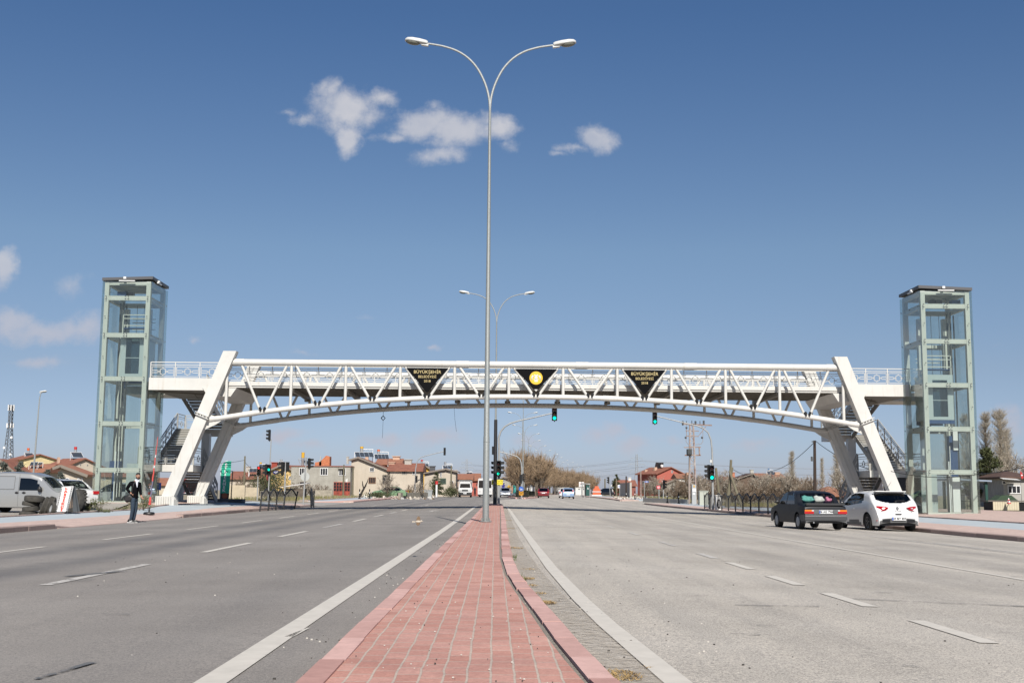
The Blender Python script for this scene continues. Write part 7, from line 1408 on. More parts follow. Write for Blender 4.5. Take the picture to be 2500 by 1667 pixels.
# ================================================================== trees and shrubs
def tw(mb, a, b, w, q):                                          # one thin twig
    d = (b - a); n = d.cross(Vector((q.gauss(0, 1), q.gauss(0, 1), q.gauss(0, 1)))); n = n.normalized() * w if n.length else Vector((w, 0, 0))
    mb.v += [tuple(a - n), tuple(a + n), tuple(b)]; o = len(mb.v); mb.f.append((o - 3, o - 2, o - 1)); mb.m.append(0)
def bare_crown(seed, H, spread, th, limbs, nb, nt, upw=.6, tww=.014, bl=0, shape=None, blc=1.0):
    q = random.Random(seed); tr, cr = MB(), MB(); tr.tube([(0, 0, -.1), (.02 * H * q.uniform(-1, 1), 0, th * .6), (0, 0, th)], [H * .022, H * .018, H * .015], 8); ends = []
    for i in range(limbs):
        a = 2 * math.pi * (i + q.uniform(-.3, .3)) / limbs; el = q.uniform(.35, 1.25) if i % 3 else q.uniform(1.0, 1.5); ln = (H - th) * q.uniform(.55, .85) if el > .9 else spread * q.uniform(.7, 1.1)
        d = Vector((math.cos(a) * math.cos(el), math.sin(a) * math.cos(el), math.sin(el))); p0 = Vector((0, 0, th * q.uniform(.75, 1.0))); p1 = p0 + d * ln * .5; p2 = p1 + (d + Vector((0, 0, upw * .5))).normalized() * ln * .5
        tr.tube([p0, p1, p2], [H * .009, H * .006, H * .002], 5)
        for k in range(nb):
            u = q.uniform(.25, 1); s = p0.lerp(p1, u * 2) if u < .5 else p1.lerp(p2, u * 2 - 1); bd = (d * .5 + Vector((q.gauss(0, .7), q.gauss(0, .7), q.gauss(upw, .4)))).normalized(); bln = H * q.uniform(.10, .24); e = s + bd * bln; tw(cr, s, e, tww * 1.7, q)
            for _ in range(nt):
                v = q.uniform(.15, 1); s2 = s.lerp(e, v); td = (bd + Vector((q.gauss(0, .6), q.gauss(0, .6), q.gauss(upw * .6, .5)))).normalized(); e2 = s2 + td * H * q.uniform(.04, .13); tw(cr, s2, e2, tww, q)
                if bl and q.random() < bl: ends.append(e2.lerp(s2, q.random() * .5))
    return tr, cr, ends
BARK = mat('grey_brown_bark', (.15, .12, .09), .9, var=.2, scale=4); TWIG = mat('tan_twigs', (.36, .255, .155), .9, c2=(.23, .165, .11), scale=.9); TWIGG = mat('grey_twigs', (.33, .28, .22), .9, c2=(.23, .19, .15), scale=.9); TWIGD = mat('dark_brown_twigs', (.14, .10, .075), .9, c2=(.23, .17, .115), scale=.6); BLOS = mat('pale_blossom', (.58, .53, .45), .8)
def bare(name, label, cat, loc, grp, twm, **k):
    tr, cr, ends = bare_crown(**k); t = thing(name, label, cat, loc, 0, grp); tr.build('trunk', BARK, t); cr.build('crown', twm, t, ang=0, fixn=False)
    if ends:
        q = random.Random(1); mb = MB(); s = .035
        for e in ends:
            a = Vector((q.gauss(0, 1), q.gauss(0, 1), q.gauss(0, 1))).normalized() * s * q.uniform(.6, 1.5); b = a.cross(Vector((q.gauss(0, 1), q.gauss(0, 1), q.gauss(0, 1)))).normalized() * s; mb.add([tuple(e - a), tuple(e + b), tuple(e + a), tuple(e - b)], [(0, 1, 2, 3)])
        mb.build('blossom', BLOS, t, ang=0, fixn=False)
    return t
# the row on the far median
TL = 'bare brown tree in the long row on the far median'; TG = 'bare trees along the far median'
protos = [bare('bare_tree', TL, 'tree', (0, 0, 0), TG, TWIG, seed=s, H=7.6, spread=2.6, th=2.1, limbs=13, nb=16, nt=17, upw=.7, tww=.0165) for s in (1, 2, 3)]
k = 0; y = 168
while y < 640:
    m_ = interp(ROAD, y)[1]
    for off in ((-.6,) if y < 190 else (-.8, 2.6 if y < 300 else 1.5)):
        x = m_ + off + rng.uniform(-.5, .5); s = rng.uniform(.8, 1.08); loc = (x, y + rng.uniform(-2, 2), zroad(m_, y) + .1); o = protos[k] if k < 3 else dup(protos[k % 3], loc, 0); o.location = loc; o.rotation_euler = (0, 0, rng.uniform(0, 6)); o.scale = (s, s, s * rng.uniform(.9, 1.12)); k += 1; o.scale = [v * lerp(1, 1.5, smooth(215, 430, y)) for v in o.scale]
    y += 7.5 if y < 300 else 11
protos[0]['label'] = 'nearest and broadest bare brown tree at the start of the far median row'; protos[0].scale = (1.1, 1.1, 1.0)
HEDG = mat('dark_hedge_leaf', (.022, .024, .014), .9, c2=(.035, .045, .018), scale=1.2)
def hedge(label, pts, h, w, m, n, group=None, seed=1, size=.16):
    q = random.Random(seed); t = thing('hedge', label, 'hedge', (pts[0][0], pts[0][1], zg(*pts[0])), 0, group); mb = MB(); core = MB()
    for a, b in zip(pts, pts[1:]):
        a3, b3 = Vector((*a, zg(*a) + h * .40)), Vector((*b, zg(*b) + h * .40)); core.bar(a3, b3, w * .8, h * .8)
        for _ in range(n // (len(pts) - 1)):
            c = a3.lerp(b3, q.random()) + Vector((q.uniform(-w, w) * .5, q.uniform(-w, w) * .3, q.uniform(-h * .4, h * .62))); d = Vector((q.gauss(0, 1), q.gauss(0, 1), q.gauss(0, 1))).normalized() * size; e = d.cross(Vector((q.gauss(0, 1), q.gauss(0, 1), 1))).normalized() * size * .5; mb.add([tuple(c - d * .5), tuple(c + e), tuple(c + d * .5), tuple(c - e)], [(0, 1, 2, 3)])
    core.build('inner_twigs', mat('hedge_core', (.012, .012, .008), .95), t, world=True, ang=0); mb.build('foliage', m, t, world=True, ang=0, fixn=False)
hedge('dark clipped hedge under the first trees of the far median', [(interp(ROAD, y)[1], y) for y in (160, 175, 190, 205, 215)], 1.0, 1.8, HEDG, 2600, 'hedges on the far median'); hedge('dark hedge farther along the far median behind the red sedan', [(interp(ROAD, y)[1], y) for y in (225, 250, 275, 300, 330, 365)], 1.0, 1.8, HEDG, 2400, 'hedges on the far median', 2, .2)
# hedgerow of bare shrubs on the right
SG = 'bare shrubs and fruit trees on the right'
sh = [bare('bare_shrub', 'bare brown shrub in the thicket behind the right pavement', 'shrub', (0, 0, 0), SG, m, seed=s, H=3.4, spread=2.0, th=.3, limbs=14, nb=12, nt=12, upw=.5, tww=.016, bl=b) for s, m, b in ((11, TWIGD, 0), (12, TWIGD, .05), (13, TWIGG, .22))]
ft = bare('fruit_tree', 'bare fruit tree with pale blossom in the thicket on the right', 'tree', (0, 0, 0), SG, TWIGG, seed=21, H=4.6, spread=2.6, th=.8, limbs=13, nb=12, nt=11, upw=.45, tww=.016, bl=.5)
k = 0; qs = random.Random(5); used = set()
for px in range(1535, 1985, 9):
    for row in (0, 1):
        Yq = qs.uniform(112, 135) if row == 0 else qs.uniform(140, 185); x = P(px + qs.uniform(-5, 5), 1200, Yq).x
        if row == 0 and px < 1600: Yq += 40; x = P(px, 1200, Yq).x
        if x < interp(ROAD, Yq)[2] + 5.5: continue
        i = (3 if qs.random() < .33 else qs.choice((0, 0, 1, 2))); src = ft if i == 3 else sh[i]; s = qs.uniform(.62, 1.0) * (1.15 if row else 1) * (.8 if i == 3 else 1); loc = (x, Yq, zg(x, Yq) - .05)
        if i not in used: used.add(i); o = src; o.location = loc
        else: o = dup(src, loc)
        o.rotation_euler = (0, 0, qs.uniform(0, 6)); o.scale = (s, s, s)
for px, Yq, s, lb in ((2052, 140, 1.0, 'blossoming tree left of the right bridge legs behind the sedan roof'), (2095, 150, .9, 'pale tree half hidden by the right bridge legs'), (2485, 150, 1.5, 'bare tree above the ramshackle house at the right edge'), (2150, 130, .8, 'bare tree between the right bridge legs')):
    x = P(px, 1200, Yq).x; dup(ft, (x, Yq, zg(x, Yq)), 1.2, lb, 'single blossoming trees on the right', s)
# bare garden trees on the left
for i, (px, Yq, s, lb) in enumerate(((946, 158, .78, 'spreading bare tree in front of the tall gabled house'), (1025, 168, .75, 'bare tree behind the far traffic light post'), (1105, 190, .8, 'bare reddish tree left of the white truck'), (665, 140, .62, 'bare bush behind the short railing'), (775, 165, .55, 'bare pruned vine in front of the grey concrete house'), (745, 160, .5, 'bare bush under the grey concrete house windows'), (590, 150, .85, 'bare tree rising behind the green flag'), (1215, 290, 1.2, 'bare tree beyond the yellow direction sign'), (620, 155, .6, 'bare tree left of the red signal lamp'), (703, 146, .55, 'tangled bare bush left of the scrap shack roof'), (722, 150, .6, 'tangled bare bush behind the round sign'), (757, 158, .62, 'pale bare vine on the concrete house wall'), (795, 162, .5, 'bare vine between the windows and the rusty gate'), (640, 150, .5, 'bare scrub right of the red signal lamp'), (1000, 170, .6, 'bare bush beside the yellow bin'))):
    x = P(px, 1200, Yq).x; dup(sh[2] if i % 2 else ft if i == 0 else sh[0], (x, Yq, zg(x, Yq)), i * 1.1, lb, 'bare garden trees on the left', s * (1.0 if i else .95))
OLIVE = mat('olive_bush_leaf', (.055, .075, .028), .8, c2=(.10, .10, .045), scale=1.2); x = P(655, 1188, 128).x
leafy('bush', 'dense olive green bush behind the left traffic light posts', 'bush', (x, 128, zg(x, 128)), 1.7, 2.6, 3800, OLIVE, None, .16, 4)
for px, Yq, r, h, lb in ((1062, 196, .6, 2.6, 'small dark bush by the beige veranda house'), (1100, 178, 1.0, 1.3, 'round green bush on the verge left of the white truck'), (920, 150, 1.6, .6, 'low green verge growth beside the green car')): x = P(px, 1200, Yq).x; leafy('bush', lb, 'bush', (x, Yq, zg(x, Yq)), r, h, 1300, OLIVE, 'green bushes on the left verge', .18, int(px))
# poplars
pop = None
for px, top, Yq, lb in ((2438, 988, 215, 'tallest bare poplar right of the right lift tower'), (2403, 995, 222, 'second tall bare poplar close beside the right lift tower'), (2455, 1040, 218, 'shorter bare poplar at the right of the poplar group'), (2358, 1000, 225, 'bare poplar seen through the right lift tower glass'), (2318, 1030, 228, 'bare poplar seen at the left edge of the right lift tower'), (1932, 1095, 300, 'thin solitary poplar left of the black utility pole'), (2006, 1112, 320, 'thin poplar right of the black utility pole'), (2042, 1100, 240, 'broad bare poplar left of the right bridge legs'), (2063, 1095, 250, 'bare poplar touching the right bridge legs'), (2125, 1085, 235, 'bare poplar between the right bridge legs'), (2085, 1105, 245, 'bare poplar just behind the right bridge leg')):
    p = P(px, top, Yq); z = zg(p.x, Yq); h = p.z - z; loc = (p.x, Yq, z)
    if pop is None:
        q = random.Random(9); t = pop = thing('poplar', lb, 'tree', loc, 0, 'bare poplars on the right'); H = 15.0; tr, cr = MB(), MB(); tr.tube([(0, 0, 0), (0, 0, H * .5), (.1, 0, H * .96)], [.22, .14, .02], 8)
        for i in range(230):
            z0 = H * q.uniform(.08, .9); a = q.uniform(0, 6.28); ln = H * q.uniform(.10, .24) * (1.15 - z0 / H); d = Vector((math.cos(a) * .28, math.sin(a) * .28, 1)).normalized(); s0 = Vector((0, 0, z0)); e = s0 + d * ln + Vector((math.cos(a), math.sin(a), 0)) * .45; tw(cr, s0, e, .025, q)
            for _ in range(38): u = q.random(); s2 = s0.lerp(e, u); tw(cr, s2, s2 + Vector((q.gauss(0, .32), q.gauss(0, .32), q.uniform(.3, 1.0))) * .9, .0095, q)
        tr.build('trunk', BARK, t); cr.build('crown', mat('poplar_twigs', (.42, .37, .29), .9, c2=(.30, .26, .21), scale=.7), t, ang=0, fixn=False); o = t
    else: o = dup(pop, loc, rng.uniform(0, 6), lb)
    s = h / 15.0; o.scale = (s * rng.uniform(.85, 1.1) * (.8 if Yq > 290 else 1.6), s * 1.3, s)
# conifers
def conifer(name, label, loc, H, R, m, seed, lay=9, n=26, droop=.1, group=None, needle=.20):
    q = random.Random(seed); t = thing(name, label, 'tree', loc, 0, group); tr, cr = MB(), MB(); tr.tube([(0, 0, 0), (0, 0, H * .9)], [H * .03, .02], 7); tr.build('trunk', BARK, t)
    for i in range(lay):
        u = i / (lay - 1); z0 = H * lerp(.12, .93, u); rr = R * (1 - u) ** .75 + .12
        for k in range(max(4, int(8 * (1 - u * .5)))):
            a = q.uniform(0, 6.28); r1 = rr * q.uniform(.65, 1.12); tip = Vector((math.cos(a) * r1, math.sin(a) * r1, z0 + q.uniform(-.05, .12) * H * .6 - droop * r1)); b0 = Vector((0, 0, z0))
            for _ in range(n):
                v = q.uniform(.25, 1.0) ** .7; c = b0.lerp(tip, v) + Vector((q.gauss(0, .10), q.gauss(0, .10), q.gauss(0, .06))) * R * .6; d = (tip - b0).normalized() * .5 + Vector((q.gauss(0, .5), q.gauss(0, .5), q.gauss(.35, .4))); d = d.normalized() * needle * q.uniform(.6, 1.3); e = d.cross(Vector((q.gauss(0, 1), q.gauss(0, 1), q.gauss(0, 1)))).normalized() * needle * .22
                cr.v += [tuple(c - e), tuple(c + e), tuple(c + d)]; o = len(cr.v); cr.f.append((o - 3, o - 2, o - 1)); cr.m.append(0)
    cr.build('crown', m, t, ang=0, fixn=False); return t
PINE = mat('pine_needles', (.030, .042, .012), .85, c2=(.075, .082, .025), scale=1.6); SPR = mat('grey_spruce_needles', (.085, .10, .085), .85, c2=(.13, .14, .12), scale=2)
Yq = 118; p = P(2400, 1093, Yq); x = P(2412, 1200, Yq).x; conifer('pine_tree', 'dark green pine tree beside the right lift tower', (x, Yq, zg(x, Yq)), p.z - zg(x, Yq), 2.8, PINE, 4, 12, 95, -.12, None, .30)
Yq = 330; x = P(1505, 1195, Yq).x; conifer('fir_tree', 'dark green conifer by the slim far traffic light', (x, Yq, zg(x, Yq)), 5.6, 1.9, PINE, 6, 9, 30, 0, None, .4)
for i, (px, top, Yq, R, lb) in enumerate(((12, 1128, 85, 1.1, 'grey-green spruce top above the van at the left frame edge'), (50, 1128, 92, 1.2, 'grey-green spruce rising behind the silver van roof'), (149, 1152, 90, .85, 'grey-green spruce behind the van windscreen'), (116, 1146, 95, .4, 'slim young spruce in front of the beige gable'), (1066, 1152, 192, 1.5, 'dark spruce in front of the veranda house'))):
    p = P(px, top, Yq); z = zg(p.x, Yq); conifer('spruce', lb, (p.x, Yq, z), p.z - z, R, SPR if i < 4 else PINE, 30 + i, 13, 70, .15, 'spruces on the left', .13)

# ================================================================== poles, boxes, walls
def pole_thing(name, label, cat, px, Y, top, r, m, lean=0, group=None, extra_fn=None, sides=8):
    x = P(px, 1200, Y).x; z = zg(x, Y); h = P(px, top, Y).z - z; t = thing(name, label, cat, (x, Y, z), 0, group); mb = MB(); mb.tube([(0, 0, -.1), (lean, 0, h)], [r, r * .75], sides); mb.build('pole', m, t)
    if extra_fn: extra_fn(t, h)
    return t
TIMB = mat('weathered_timber', (.20, .18, .12), .9, c2=(.12, .105, .07), scale=4, stretch=(6, 6, .5)); TAR = mat('tarred_timber', (.022, .016, .013), .85, c2=(.06, .035, .025), scale=4, stretch=(6, 6, .5)); RUST = mat('rusty_steel', (.20, .095, .06), .8, c2=(.34, .30, .28), scale=3); OLDW = mat('flaking_white_steel', (.42, .39, .37), .7, c2=(.22, .13, .10), scale=2.2)
UP = 'timber utility poles'
pole_thing('utility_pole', 'tall tarred black utility pole with cables left of the right bridge legs', 'utility pole', 1989, 104, 1075, .16, TAR, .1, UP, lambda t, h: [(lambda mb: (mb.box((-.18, 0, h * .72), (.16, .12, .4)), mb.bar((-.15, 0, h - .1), (.15, 0, h - .1), .08, .1), mb.build('bracket', DARK, t)))(MB())])
for px, top, ln, lb in ((1778.5, 1122, .25, 'tallest of the pale timber poles behind the right railing'), (1772, 1140, .55, 'slanting brace pole behind the right railing'), (1759, 1142, -.35, 'short leaning timber pole left of the tall pale pole')): pole_thing('utility_pole', lb, 'utility pole', px, 96, top, .13, TIMB, ln, UP)
a, b_ = P(1784, 1150, 96), P(1812, 1212, 94); mb = MB(); z = zg(b_.x, 94); mb.tube([(b_.x, 94, z - .1), (a.x - .1, 96, a.z)], [.11, .09], 8); props(mb.build('brace_pole', TIMB), 'timber brace leaning against the tall pale pole from the right', 'utility pole', UP)
for px, Yq, top, m, lb in ((595, 120, 1113, TIMB, 'mossy timber utility pole right of the green flag'), (838, 170, 1134, TIMB, 'timber pole in front of the rusty gate'), (861, 168, 1140, TIMB, 'dark thin timber pole by the balcony of the concrete house'), (1101, 188, 1136, TIMB, 'utility pole in front of the veranda house'), (1529, 185, 1162, TAR, 'dark pole right of the slim far traffic light'), (1564.5, 170, 1150, RUST, 'rusty thin pole left of the blue street name post'), (1505, 260, 1168, TIMB, 'slim pole beside the far billboard'), (1477, 360, 1168, TIMB, 'far slim pole left of the conifer')): pole_thing('utility_pole', lb, 'utility pole', px, Yq, top, .09 * Yq / 150 + .03, m, 0, UP)
def sagg(name, label, a, b, sag, r, m=None, n=14, cat='cable', group='overhead cables'):
    a, b = Vector(a), Vector(b); mb = MB(); pts = [a.lerp(b, u) - Vector((0, 0, sag * 4 * u * (1 - u))) for u in span(0, 1, n)]; mb.tube(pts, r, 5); return props(mb.build(name, m or BLACK), label, cat, group)
tp = P(1991, 1076, 104); e1, e2 = P(1770, 1150, 150), P(2245, 1165, 68)
sagg('overhead_cable', 'black cable sagging left from the tarred utility pole', tp, P(1881, 1150, 140), .5, .028); sagg('overhead_cable', 'black cable running right from the tarred utility pole to the bridge', tp, P(2150, 1152, 72), .35, .026); sagg('overhead_cable', 'dark cable crossing in front of the right lift tower', P(2175, 1150, 58), P(2390, 1157, 57), .22, .016); sagg('overhead_cable', 'dark cable leaving the right lift tower to the right frame edge', P(2390, 1157, 57), P(2520, 1133, 70), .1, .022)
sagg('overhead_cable', 'thin cable from the pale timber pole to the houses on the right', P(1781, 1140, 96), P(1868, 1162, 130), .4, .02); sagg('overhead_cable', 'thin cable between the left timber pole and the bridge leg', P(596, 1123, 120), P(480, 1126, 100), .2, .018); sagg('overhead_cable', 'thin cable from the left timber pole towards the flat roof', P(596, 1125, 120), P(640, 1150, 150), .4, .018)
# pylons and their lines
def pylon(label, px, top, Y):
    p = P(px, top, Y); z = zg(p.x, Y); H = p.z - z; t = thing('pylon', label, 'pylon', (p.x, Y, z), 0, 'power pylons on the horizon'); mb = MB(); w = H * .10; lv = [(0, w), (.35, w * .55), (.6, w * .30), (.85, w * .22), (1, .02 * H)]; r = H * .0065
    for (u0, w0), (u1, w1) in zip(lv, lv[1:]):
        k = 3
        for i in range(k):
            a0, a1 = lerp(u0, u1, i / k), lerp(u0, u1, (i + 1) / k); b0, b1 = lerp(w0, w1, i / k), lerp(w0, w1, (i + 1) / k)
            for s in (-1, 1):
                for f in (-1, 1): mb.bar((s * b0, f * b0, a0 * H), (s * b1, f * b1, a1 * H), r, r)
                mb.bar((s * b0, -b0, a0 * H), (-s * b1, -b1, a1 * H), r * .7, r * .7)
    for u, ww in ((.58, .17), (.73, .21), (.88, .15)):
        for s in (-1, 1): mb.bar((0, 0, u * H), (s * ww * H, 0, u * H + .01 * H), r, r); mb.bar((0, 0, (u + .05) * H), (s * ww * H, 0, u * H + .01 * H), r * .8, r * .8); mb.bar((s * ww * H, 0, u * H), (s * ww * H, 0, (u - .05) * H), r * .8)
    mb.build('lattice', mat('pylon_steel', (.28, .29, .30), .6, .2), t, ang=0); return p.x, Y, z, H
p1 = pylon('power pylon on the horizon left of the near lamp post', 1139.5, 1120, 1000); p2 = pylon('power pylon on the horizon left of the brick-red house', 1554.5, 1108, 850)
for i, u in enumerate((.60, .75, .90)):
    for s in (-1, 1):
        w = (.17, .21, .15)[i] * s; a = (p1[0] + w * p1[3], p1[1], p1[2] + (u - .06) * p1[3]); b = (p2[0] + w * p2[3], p2[1], p2[2] + (u - .06) * p2[3])
        sagg('power_line', 'thin power line strung between the two horizon pylons', a, b, 4.5, .075, mat('pylon_wire', (.22, .22, .24), .6), 20, 'power line', 'power lines between the pylons')
        sagg('power_line', 'thin power line running right from the pylon by the brick-red house', b, (b[0] + 330, b[1] - 60, b[2] + 3), 7, .075, MATS['pylon_wire'], 20, 'power line', 'power lines right of the right pylon')
# transformer on its double pole
Y = 118; x = P(1692, 1226, Y).x; z = zg(x, Y); H = P(1692, 1034, Y).z - z; t = thing('transformer_pole', 'rusty lattice transformer pole with insulators and a grey cabinet at its foot', 'transformer pole', (x, Y, z)); mb = MB()
for s in (-1, 1): mb.bar((s * .34 - .02, 0, 0), (s * .17 - .05, 0, H), .13, .13); mb.bar((s * .34 - .02, .35, 0), (s * .17 - .05, .2, H), .1, .1)
for k in range(14): u0, u1 = k / 14, (k + 1) / 14; s = 1 if k % 2 else -1; w0, w1 = lerp(.34, .17, u0), lerp(.34, .17, u1); mb.bar((s * w0 - .03, .02, u0 * H), (-s * w1 - .03, .02, u1 * H), .05, .05); mb.bar((-w1 - .03, 0, u1 * H), (w1 - .03, 0, u1 * H), .05, .06)
mb.build('lattice', OLDW, t, ang=0); mb = MB(); k = Y / 2895
for (x0, y0, x1, y1, w) in ((1667, 1035, 1738, 1038, .13), (1674, 1051, 1706, 1052, .08), (1676, 1064, 1704, 1065, .08), (1670, 1092, 1711, 1091, .10), (1672, 1111, 1711, 1111, .12), (1707, 1092, 1708, 1111, .12), (1676, 1040, 1676, 1068, .05), (1724, 1040, 1704, 1066, .05), (1716, 1042, 1716, 1068, .04)): a, b_ = P(x0, y0, Y), P(x1, y1, Y); mb.bar((a.x - x, .0, a.z - z), (b_.x - x, .0, b_.z - z), w, w)
mb.build('crossarm', RUST, t, ang=0); mb = MB()
for px, py in ((1667, 1032), (1676, 1032), (1698, 1032), (1689, 1031), (1709, 1032), (1718, 1031)): p = P(px, py, Y); r = .12 if px in (1667, 1698, 1718) else .05; mb.lathe([(r * .5, -.25), (r, -.1), (r * .6, 0), (r, .1), (r * .5, .2)], 10, (p.x - x, 0, p.z - z))
for px, py in ((1674, 1068), (1714, 1068), (1676, 1044), (1713, 1043)): p = P(px, py, Y); mb.sph((p.x - x, 0, p.z - z), (.11, .11, .12), 10, 6)
mb.build('insulator', DARK, t); mb = MB(); a, b_ = P(1677, 1096, Y), P(1688, 1110, Y); mb.box2((a.x - x, -.4, b_.z - z), (b_.x - x, .3, a.z - z)); tr_ = mb.build('transformer', mat('transformer_green_grey', (.05, .06, .055), .6), t)
mb = MB(); 
for k in range(4): xx = lerp(a.x, b_.x, (k + .5) / 4) - x; mb.box2((xx - .03, -.48, b_.z - z + .05), (xx + .03, -.41, a.z - z - .05))
mb.build('cooling_fins', DARK, tr_); mb = MB()
for s, px in ((-1, 1675), (1, 1716)): mb.tube([(P(px, 1068, Y).x - x, 0, P(px, 1068, Y).z - z), (P(px, 1078, Y).x - x, 0, P(px, 1078, Y).z - z), (P(px - s * 5, 1084, Y).x - x, 0, P(px, 1084, Y).z - z), (P(1692 + s * 6, 1085, Y).x - x, 0, P(px, 1085, Y).z - z)], .025, 6)
mb.tube([(P(1684, 1112, Y).x - x, -.1, P(1684, 1112, Y).z - z), (-.42, -.1, 2.2), (-.40, -.1, 0)], .05, 6); mb.build('drop_cable', mat('grey_cable', (.30, .25, .22), .7), t)
mb = MB(); a, b_ = P(1687, 1182, Y), P(1698, 1226, Y); mb.box2((a.x - x, -.55, .0), (b_.x - x, -.12, a.z - z)); cb = mb.build('cabinet', mat('cabinet_grey', (.38, .40, .41), .5), t, ang=0); mb = MB(); mb.box2((a.x - x + .15, -.57, a.z - z - .28), (a.x - x + .28, -.551, a.z - z - .08)); mb.build('warning_label', YCAP, cb, ang=0); mb = MB(); mb.box2((a.x - x + .06, -.57, a.z - z - .72), (b_.x - x - .04, -.551, a.z - z - .40)); mb.box2((a.x - x + .08, -.57, a.z - z - 1.0), (a.x - x + .3, -.551, a.z - z - .85)); mb.build('notice', SW, cb, ang=0)
def cabinet(label, px0, px1, top, base, Y, m, d=.7, mark=None):
    a, b = P(px0, top, Y), P(px1, base, Y); z = zg(a.x, Y); t = thing('utility_cabinet', label, 'cabinet', ((a.x + b.x) / 2, Y, z), 0, 'electrical cabinets on the right pavement'); w, h = b.x - a.x, a.z - z; mb = MB(); mb.box2((-w / 2, 0, .05), (w / 2, d, h - .06)); mb.box2((-w / 2 - .02, -.02, 0), (w / 2 + .02, d + .02, .08)); mb.build('case', m, t, ang=0); mb = MB(); mb.box2((-w / 2 - .06, -.06, h - .06), (w / 2 + .06, d + .06, h)); mb.build('lid', m, t, ang=0); mb = MB(); mb.box2((-.01, -.015, .12), (.01, -.002, h - .1)); mb.box2((.05, -.03, h * .5), (.08, -.002, h * .6)); mb.build('door_seam', DARK, t, ang=0)
    if mark:
        mb = MB(); vs = [(.14 * math.cos(q), h * .42 + .34 * math.sin(q)) for q in span(0, 6.0, 20)]; mb.prism(vs, -.03, -.016); e_ = mb.build('oval_mark', BLACK, t, ang=0); mb = MB(); mb.box((0, -.035, h * .42), (.05, .008, .42)); mb.box((0, -.035, h * .42), (.13, .008, .05)); mb.build('mark_lettering', mat('mark_grey', (.45, .45, .45), .5), e_, ang=0)
cabinet('pale green-grey electrical cabinet right of the transformer pole', 1708, 1729, 1197, 1227, 112, mat('cabinet_pale_green', (.42, .44, .38), .6), .8); cabinet('white cabinet with a black oval mark behind the right railing', 1749, 1761, 1208, 1238, 84, mat('cabinet_white', (.66, .66, .64), .6), .5, True); cabinet('worn grey cabinet beside the foot of the right arched traffic light', 1733, 1744, 1208, 1240, 88, mat('cabinet_worn_grey', (.30, .30, .29), .6), .5)
def wall(label, pts, h, th, m, name='garden_wall', cat='wall', bumps=0):
    mb = MB(); q = random.Random(len(label))
    for a, b in zip(pts, pts[1:]):
        a3, b3 = Vector((*a, zg(*a) + h / 2 - .1)), Vector((*b, zg(*b) + h / 2 - .1)); mb.bar(a3, b3, th, h + .2)
    o = mb.build(name, m, ang=0); return props(o, label, cat)
STONE = mat('rough_stone_wall', (.40, .36, .29), .95, c2=(.22, .20, .16), scale=2.5, bump=.6, bscale=5)
PX = lambda px, Y: (P(px, 1210, Y).x, Y)
wall('low grey concrete wall in front of the thicket on the right', [PX(1572, 138), PX(1682, 122)], .42, .25, mat('pale_concrete', (.55, .52, .46), .9, var=.1)); wall('pale stone wall left of the red signal lamp across the side street', [PX(596, 118), PX(632, 118)], 1.15, .3, mat('cream_block_wall', (.48, .41, .30), .95, var=.12, scale=2)); wall('cream block wall behind the green flag', [PX(556, 112), PX(598, 112)], 1.35, .3, MATS['cream_block_wall']); wall('broken rubble wall in front of the grey concrete house', [PX(640, 124), PX(720, 132)], .8, .4, STONE); wall('low stone wall in front of the rusty gate house', [PX(770, 150), PX(812, 150)], .9, .3, STONE); wall('low stone garden wall right of the green car', [PX(975, 158), PX(1042, 172)], .75, .35, STONE); wall('grey concrete wall left of the thicket near the far billboard', [PX(1516, 205), PX(1540, 185)], 2.4, .3, CONC)
# a sheet-roofed shack beside the concrete house, scrap around it
a, b_ = P(690, 1186, 138), P(742, 1214, 138); t = thing('scrap_shack', 'low shack with a pale sagging sheet roof in front of the grey concrete house', 'shack', (a.x, 138, zg(a.x, 138))); w = b_.x - a.x; h = 1.35; mb = MB(); mb.box2((.1, .2, 0), (w - .1, 2.5, h * .8)); mb.build('wall', mat('scrap_wall', (.16, .13, .10), .95, c2=(.07, .055, .05), scale=2), t, ang=0); mb = MB(); mb.add([(-.3, -.3, h * .92), (w + .3, -.3, h * 1.25), (w + .3, 3, h * 1.35), (-.3, 3, h), (-.3, -.3, h * .86), (w + .3, -.3, h * 1.19), (w + .3, 3, h * 1.29), (-.3, 3, h * .94)], [(0, 1, 2, 3), (7, 6, 5, 4), (0, 4, 5, 1), (1, 5, 6, 2), (2, 6, 7, 3), (3, 7, 4, 0)]); mb.build('roof', mat('pale_plastic_sheet', (.60, .58, .56), .7, var=.15, scale=1.5), t, ang=0)
mb = MB(); q = random.Random(2)
for k in range(420):
    px = q.choice([q.uniform(560, 720), q.uniform(560, 650), q.uniform(890, 1060), q.uniform(1500, 1580), q.uniform(1500, 1560)]); Yq = q.uniform(112, 126) if px < 700 else (q.uniform(140, 170) if px < 1100 else q.uniform(160, 195)); x = P(px, 1210, Yq).x; s = q.uniform(.06, .28); mb.mi = q.choice([0, 0, 1, 2]); mb.box((x, Yq, zg(x, Yq) + s * .3), (s * q.uniform(.7, 1.6), s, s * .8), Matrix.Rotation(q.uniform(0, 3), 3, (q.random(), q.random(), 1)))
props(mb.build('rubble', [mat('rubble_pale', (.50, .45, .38), .95), mat('rubble_white', (.62, .61, .58), .9), mat('rubble_brown', (.24, .18, .13), .95)], ang=0), kind='stuff')
mb = MB()
